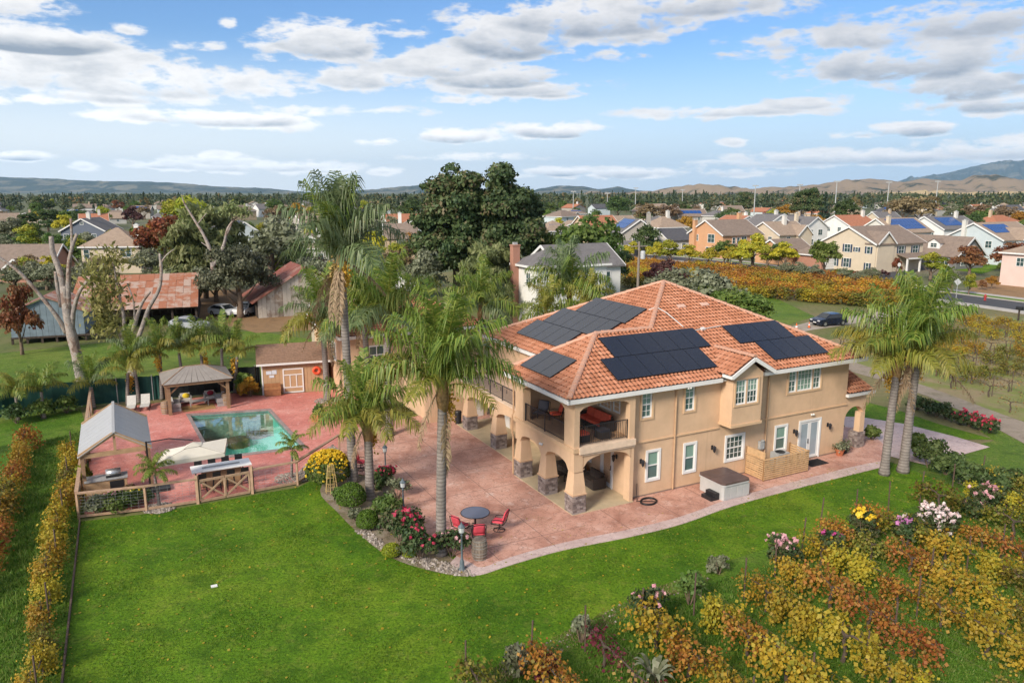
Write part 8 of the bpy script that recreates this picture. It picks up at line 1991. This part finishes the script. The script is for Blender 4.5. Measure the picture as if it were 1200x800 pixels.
# shrubs at the lawn's far end
for (u, v, r_, h, lb, m_) in ((1088, 548, 1.25, 1.6, 'glossy dark shrub right of the palm pair, nearest the palms', G_dark), (1108, 556, 1.15, 1.4, 'glossy dark shrub in the middle of the row right of the palm pair', G_dark), (1134, 570, 1.2, 1.3, 'dark shrub at the right end of the row by the palm pair', G_dark), (1073, 535, .9, 1.5, 'dark leafy shrub behind the palm pair', G_mid), (1022, 516, .7, .9, 'leafy shrub in the bed by the entry arch', G_mid), (1178, 580, 1.0, 1.5, 'tall dark shrub at the right edge of the lawn', G_dark)):
    bush(G(u, v), r_, h, m_, lb, 1300, .16)
for i, (u, v) in enumerate(((1088, 484), (1098, 488), (1108, 491), (1075, 480))): bush(G(u, v), .85, 1.0, G_rose, 'dark green hedge shrub along the dirt path, ' + ORD[(1, 2, 3, 0)[i]] + ' from the left', 600, .14, 'hedge shrubs along the dirt path')
for i, (u, v) in enumerate(((1125, 497), (1136, 500), (1148, 504), (1160, 507))): bush(G(u, v), .75, .9, G_rose, 'low rose bush with red flowers along the dirt path, ' + ORD[i] + ' from the left', 600, .13, 'red rose bushes along the dirt path', flowers=F_red, fn=22, fsize=.14)

# ------------------------------------------------------------------ vineyards and rose bushes
M_stake = plain('rusty_stake', (.10, .065, .05), .8, var=.3, scale=8)
stakeme = MB().tube([(0, 0, 0), (.01, 0, 1.75)], .032, 5).mesh('post', M_stake)
def stake(p, label, group, lean=0.0, h=1.0):
    o = link('vineyard_post', stakeme, None, (p[0], p[1], 0), (lean, -lean, 0), (1, 1, h)); tag(o, label, 'post', group); return o
random.seed(11)
RX = [-10.0, -7.65, -5.5, -3.2, -.7, 1.8, 4.2, 6.6, 9.1, 11.5, 13.9, 16.3, 18.9, 21.4]
start = lambda x: -9.6 + max(0, (x - 2)) * .33 if x < 9 else -6.9
pal = {0: 'lemon', 1: 'green', 2: 'wine', 3: 'green', 4: 'gold', 5: 'lemon', 6: 'green', 7: 'rust', 8: 'green', 9: 'gold', 10: 'green', 11: 'green', 12: 'lemon', 13: 'green'}
alt = {'lemon': ['lemon', 'gold', 'lemon', 'green'], 'gold': ['gold', 'rust', 'green', 'lemon'], 'rust': ['rust', 'gold', 'lemon', 'green', 'gold'], 'green': ['green', 'gold', 'green', 'rust'], 'wine': ['wine', 'bare', 'bare']}
nv_ = 0
for i, x in enumerate(RX):
    y0 = start(x); n = 0; n_ = 0; k_ = 0
    stake(HW(x, y0), f'leaning vineyard end post at the lawn edge, {ORD[i]} from the left', 'end posts of the vine rows', random.uniform(-.08, .08))
    y = y0 - 1.0; last = y0
    while n < 13:
        p = HW(x + random.uniform(-.12, .12), y)
        if inview(p, 1.0, 60) and random.random() < (.95 if i < 6 else .88):
            vine(p, random.choice(alt[pal[i]]), HA - math.pi / 2 + random.uniform(-.1, .1), f', {ORD[n_]} from the lawn in the {ORD[i]} row below it', random.uniform(.9, 1.12), 'grapevines below the lawn'); nv_ += 1; n_ += 1; last = y
            if n % 3 == 2: k_ += 1; stake(HW(x, y - .9), f'thin vineyard post, {ORD[k_ - 1]} from the lawn within the {ORD[i]} vine row', 'thin vineyard posts between the vines', 0, .95)
        y -= 1.75; n += 1
    wr = empty('trellis_wire', HW(x, y0), HA, f'steel trellis wires of the {ORD[i]} vine row from the left below the lawn', 'wire', 'trellis wires below the lawn')
    for z in (.95, 1.4): MB().tube([(0, 0, z), (0, last - y0 - 2.5, z)], .0035, 4).build('wire', M_stake, wr)
# single row along the left fence of the lawn, and the rows beyond it
lx0 = G(46, 800); dirL = EY
k = 0
for j in range(17):
    p = lx0 + dirL * (1.65 * j - 3)
    if inview(p, 1, 40): k += 1; vine(p + EX * random.uniform(-.2, .2), random.choice(['gold', 'gold', 'lemon', 'gold', 'green'] if j > 2 else ['gold', 'gold', 'lemon']), HA + math.pi / 2 + random.uniform(-.15, .15), f', {ORD[k - 1]} from the near end of the row left of the lawn', random.uniform(.7, .95), 'grapevines along the left edge of the lawn'); nv_ += 1
    if j % 3 == 1: stake(p + EX * .1, f'vineyard post, {ORD[j // 3]} from the near end of the row left of the lawn', 'posts along the left edge of the lawn', 0, 1.0)
for r_ in (1, 2):
    for j in range(14):
        p = lx0 - EX * 2.5 * r_ + dirL * (1.75 * j + 4)
        if inview(p, 1, 30) and p.y < 48: vine(p, random.choice(['rust', 'gold', 'green', 'rust']), HA + math.pi / 2, ' in the outer rows left of the lawn', random.uniform(.8, 1.1), 'grapevines in the outer left rows'); nv_ += 1
# low edging between the vine row and the lawn
e0, e1 = G(72, 812), G(94, 611); ed = empty('lawn_edging', e0, 0, 'narrow wooden edging along the left side of the lawn', 'edging')
for j in range(7):
    a = (e1 - e0) * (j / 7); b = (e1 - e0) * ((j + .98) / 7); MB().bar(a + Vector((0, 0, .09)), b + Vector((0, 0, .09)), .06, .16).build('plank', M_stake, ed)
# orange vineyard beyond the drive
A_ = [G(733, 336), G(1062, 362)]; B_ = [G(735, 310), G(1062, 337)]
rows = 6; cols = 21
nm = 0
for r_ in range(rows):
    for c in range(cols):
        s = r_ / (rows - 1); t_ = (c + .5 + random.uniform(-.2, .2)) / cols
        p = A_[0].lerp(B_[0], s).lerp(A_[1].lerp(B_[1], s), t_)
        if nm >= 122: break
        k = random.choice(['green', 'green', 'gold', 'lemon'] if r_ == 0 else ['gold', 'orange', 'lemon', 'green', 'orange'] if r_ < 3 else ['rust', 'orange', 'orange', 'gold', 'rust'])
        o = vine(p, k, math.atan2((A_[1] - A_[0]).y, (A_[1] - A_[0]).x) + random.uniform(-.2, .2), ' in the orange vineyard by the street', 1.9, 'grapevines of the orange vineyard'); nm += 1
        o.scale = (o.scale[0] * 1.15, o.scale[1] * 1.5, o.scale[2] * .72)
# thinning vineyard beyond the dirt path on the right
nr = 0
for r_ in range(16):
    for c in range(14):
        p = HW(28.5 + 2.9 * r_, -9 + r_ * .2 + 3.0 * c)
        q = Vector(p); 
        if nr >= 85 or not inview(q, 1, 20): continue
        if not inpoly(np.array([q.x]), np.array([q.y]), [tuple(G(*z)[:2]) for z in ((1020, 428), (1100, 455), (1180, 484), (1250, 508), (1250, 380), (1110, 368), (1065, 385), (960, 402))])[0]: continue
        far = q.y > 70
        vine(q, random.choice(['bare', 'bare', 'bare', 'gold', 'green'] if not far else ['gold', 'lemon', 'gold', 'bare']), HA + math.pi / 2, ' in the thinning vineyard past the dirt path', 1.0, 'grapevines past the dirt path'); nr += 1
        if c % 2 == 0: stake(q + EX * .4, 'vineyard post in the thinning vineyard past the dirt path', 'posts past the dirt path', 0, .95)
# rose bushes at the row ends
roses = [(916, 668, .85, 1.75, F_pink, 'tall rose bush with pale pink blooms at a row end', 30), (972, 658, .8, 1.6, F_mag, 'dark rose bush with a few magenta blooms', 8), (1011, 642, .8, 1.75, F_yellow, 'rose bush topped with yellow blooms', 26), (1060, 640, .75, 1.3, F_mauve, 'rose bush with mauve blooms', 16), (1096, 634, 1.25, 1.75, F_white, 'wide rose bush thick with blush white blooms', 90), (1142, 608, .95, 1.2, F_pink, 'rose bush with scattered pink blooms near the lawn end', 10), (756, 735, .95, 1.55, F_pink, 'dark rose bush with pale pink blooms in the lower middle', 10), (1160, 600, 1.0, 1.4, F_pink, 'dark rose bush with pink blooms at the right edge', 8)]
for (u, v, r_, h, f, lb, fn) in roses: bush(G(u, v), r_, h, G_rose, lb, 1000, .11, flowers=f, fn=fn, fsize=.15)
for (u, v, r_, h, m_, lb) in ((609, 790, .65, 1.2, G_olive, 'grey green shrub at the lower lawn edge, left of the middle'), (681, 752, .5, 1.05, G_olive, 'thin grey green shrub against a post in the lower middle'), (808, 708, .8, 1.35, G_mid, 'leafy rose bush without flowers by a leaning post'), (842, 672, .5, .8, G_olive, 'small olive shrub at the lawn edge'), (640, 795, .5, .8, V_wine, 'wine red low shrub at the bottom edge')):
    bush(G(u, v), r_, h, m_, lb, 700, .11)
# broad thistle like plant
o = empty('artichoke_plant', G(765, 800), 0, 'large pale green artichoke plant at the bottom edge', 'plant')
for i in range(15):
    a = i * 2.4; V = []; el_ = .35 + .05 * (i % 5)
    for j in range(7):
        t0, t1 = j / 7, (j + 1) / 7; f = lambda t: np.array([math.cos(a) * .75 * t, math.sin(a) * .75 * t, .9 * el_ * math.sin(t * 2.3) * 1.6]); w = lambda t: .065 * math.sin(math.pi * (t * .9 + .08)) * (1 + .35 * (j % 2)); s_ = np.array([-math.sin(a), math.cos(a), .1])
        V += [f(t0) - s_ * w(t0), f(t0) + s_ * w(t0), f(t1) + s_ * w(t1), f(t1) - s_ * w(t1)]
    link('leaf', quadmesh('leaf', np.array(V), G_olive), o)
# rough grass tufts between the rows and on the left bank
def tufts(poly, n, h, mat, name='grass'):
    xs = [p[0] for p in poly]; ys = [p[1] for p in poly]; X = rng.uniform(min(xs), max(xs), n * 3); Y = rng.uniform(min(ys), max(ys), n * 3); ok = inpoly(X, Y, poly); X, Y = X[ok][:n], Y[ok][:n]; n = len(X)
    cl = .5 + .5 * np.sin(X * 1.1) * np.cos(Y * .9 + X * .4); hh = h * rng.uniform(.4, 1.2, n) * (.4 + .9 * cl)
    a = rng.uniform(0, 6.283, n); lx = rng.normal(0, .35, n) * hh; ly = rng.normal(0, .35, n) * hh; w = .018 + .01 * rng.random(n)
    V = np.stack([np.stack([X - np.cos(a) * w, Y - np.sin(a) * w, 0 * X], 1), np.stack([X + np.cos(a) * w, Y + np.sin(a) * w, 0 * X], 1), np.stack([X + lx, Y + ly, hh], 1)], 1).reshape(-1, 3)
    return link(name, quadmesh(name, V, mat, None, 3), kind='stuff')
G_grass = leafmat('wild_grass_blade', [(.055, .13, .014), (.09, .19, .022), (.14, .235, .035), (.20, .25, .06)], .35)
G_turf = leafmat('lawn_blade', [(.05, .13, .008), (.10, .19, .012), (.17, .24, .02)], .3)
vg = [tuple(G(*z)[:2]) for z in ((560, 815), (640, 775), (720, 730), (815, 690), (880, 668), (960, 634), (1040, 612), (1125, 585), (1230, 585), (1230, 700), (1230, 830), (560, 830))]
tufts(vg, 60000, .15, G_grass)
tufts([tuple(G(*z)[:2]) for z in ((-10, 830), (60, 830), (80, 700), (92, 611), (98, 505), (40, 520), (-10, 560))], 30000, .22, G_grass)
nl_ = 900; lp = [(p[0], p[1]) for p in lawn_edge]; xs_ = [p[0] for p in lp]; ys_ = [p[1] for p in lp]
X = rng.uniform(min(xs_), max(xs_), nl_ * 3); Y = rng.uniform(min(ys_), max(ys_), nl_ * 3); ok = inpoly(X, Y, lp); X, Y = X[ok][:nl_], Y[ok][:nl_]; C = np.stack([X, Y, np.full(len(X), .05)], 1)
link('fallen_leaves', quadmesh('fallen_leaves', leaves(C, np.tile([0, 0, 1.0], (len(C), 1)), .085, 1.2, .25), V_lemon), kind='stuff')
G_dry = leafmat('dry_grass_blade', [(.20, .17, .06), (.30, .24, .11), (.14, .16, .04), (.36, .30, .17)], .3)
vs_ = [tuple(G(*z)[:2]) for z in ((480, 815), (545, 797), (620, 762), (690, 726), (760, 691), (820, 672), (835, 680), (770, 705), (700, 742), (640, 778), (570, 815))]
tufts(vs_, 9000, .16, G_dry, 'dry_grass')
pebbles('verge_stones', vs_, 260, .02, .06, M_peb, .02)
tufts([(p[0], p[1]) for p in lawn_edge], 150000, .055, G_turf, 'turf')

# ------------------------------------------------------------------ haze
hz = MB().b2(-27000, 27000, -27000, 27000, -6.0, 1050.0)
mh = bpy.data.materials.new('haze_air'); mh.use_nodes = True; nth = mh.node_tree; nth.nodes.clear()
pv = nth.nodes.new('ShaderNodeVolumePrincipled'); pv.inputs['Color'].default_value = (.48, .73, 1, 1); pv.inputs['Density'].default_value = 3.3e-5; pv.inputs['Anisotropy'].default_value = .25
oh = nth.nodes.new('ShaderNodeOutputMaterial'); nth.links.new(pv.outputs[0], oh.inputs['Volume'])
hz.build('haze', mh, kind='stuff')
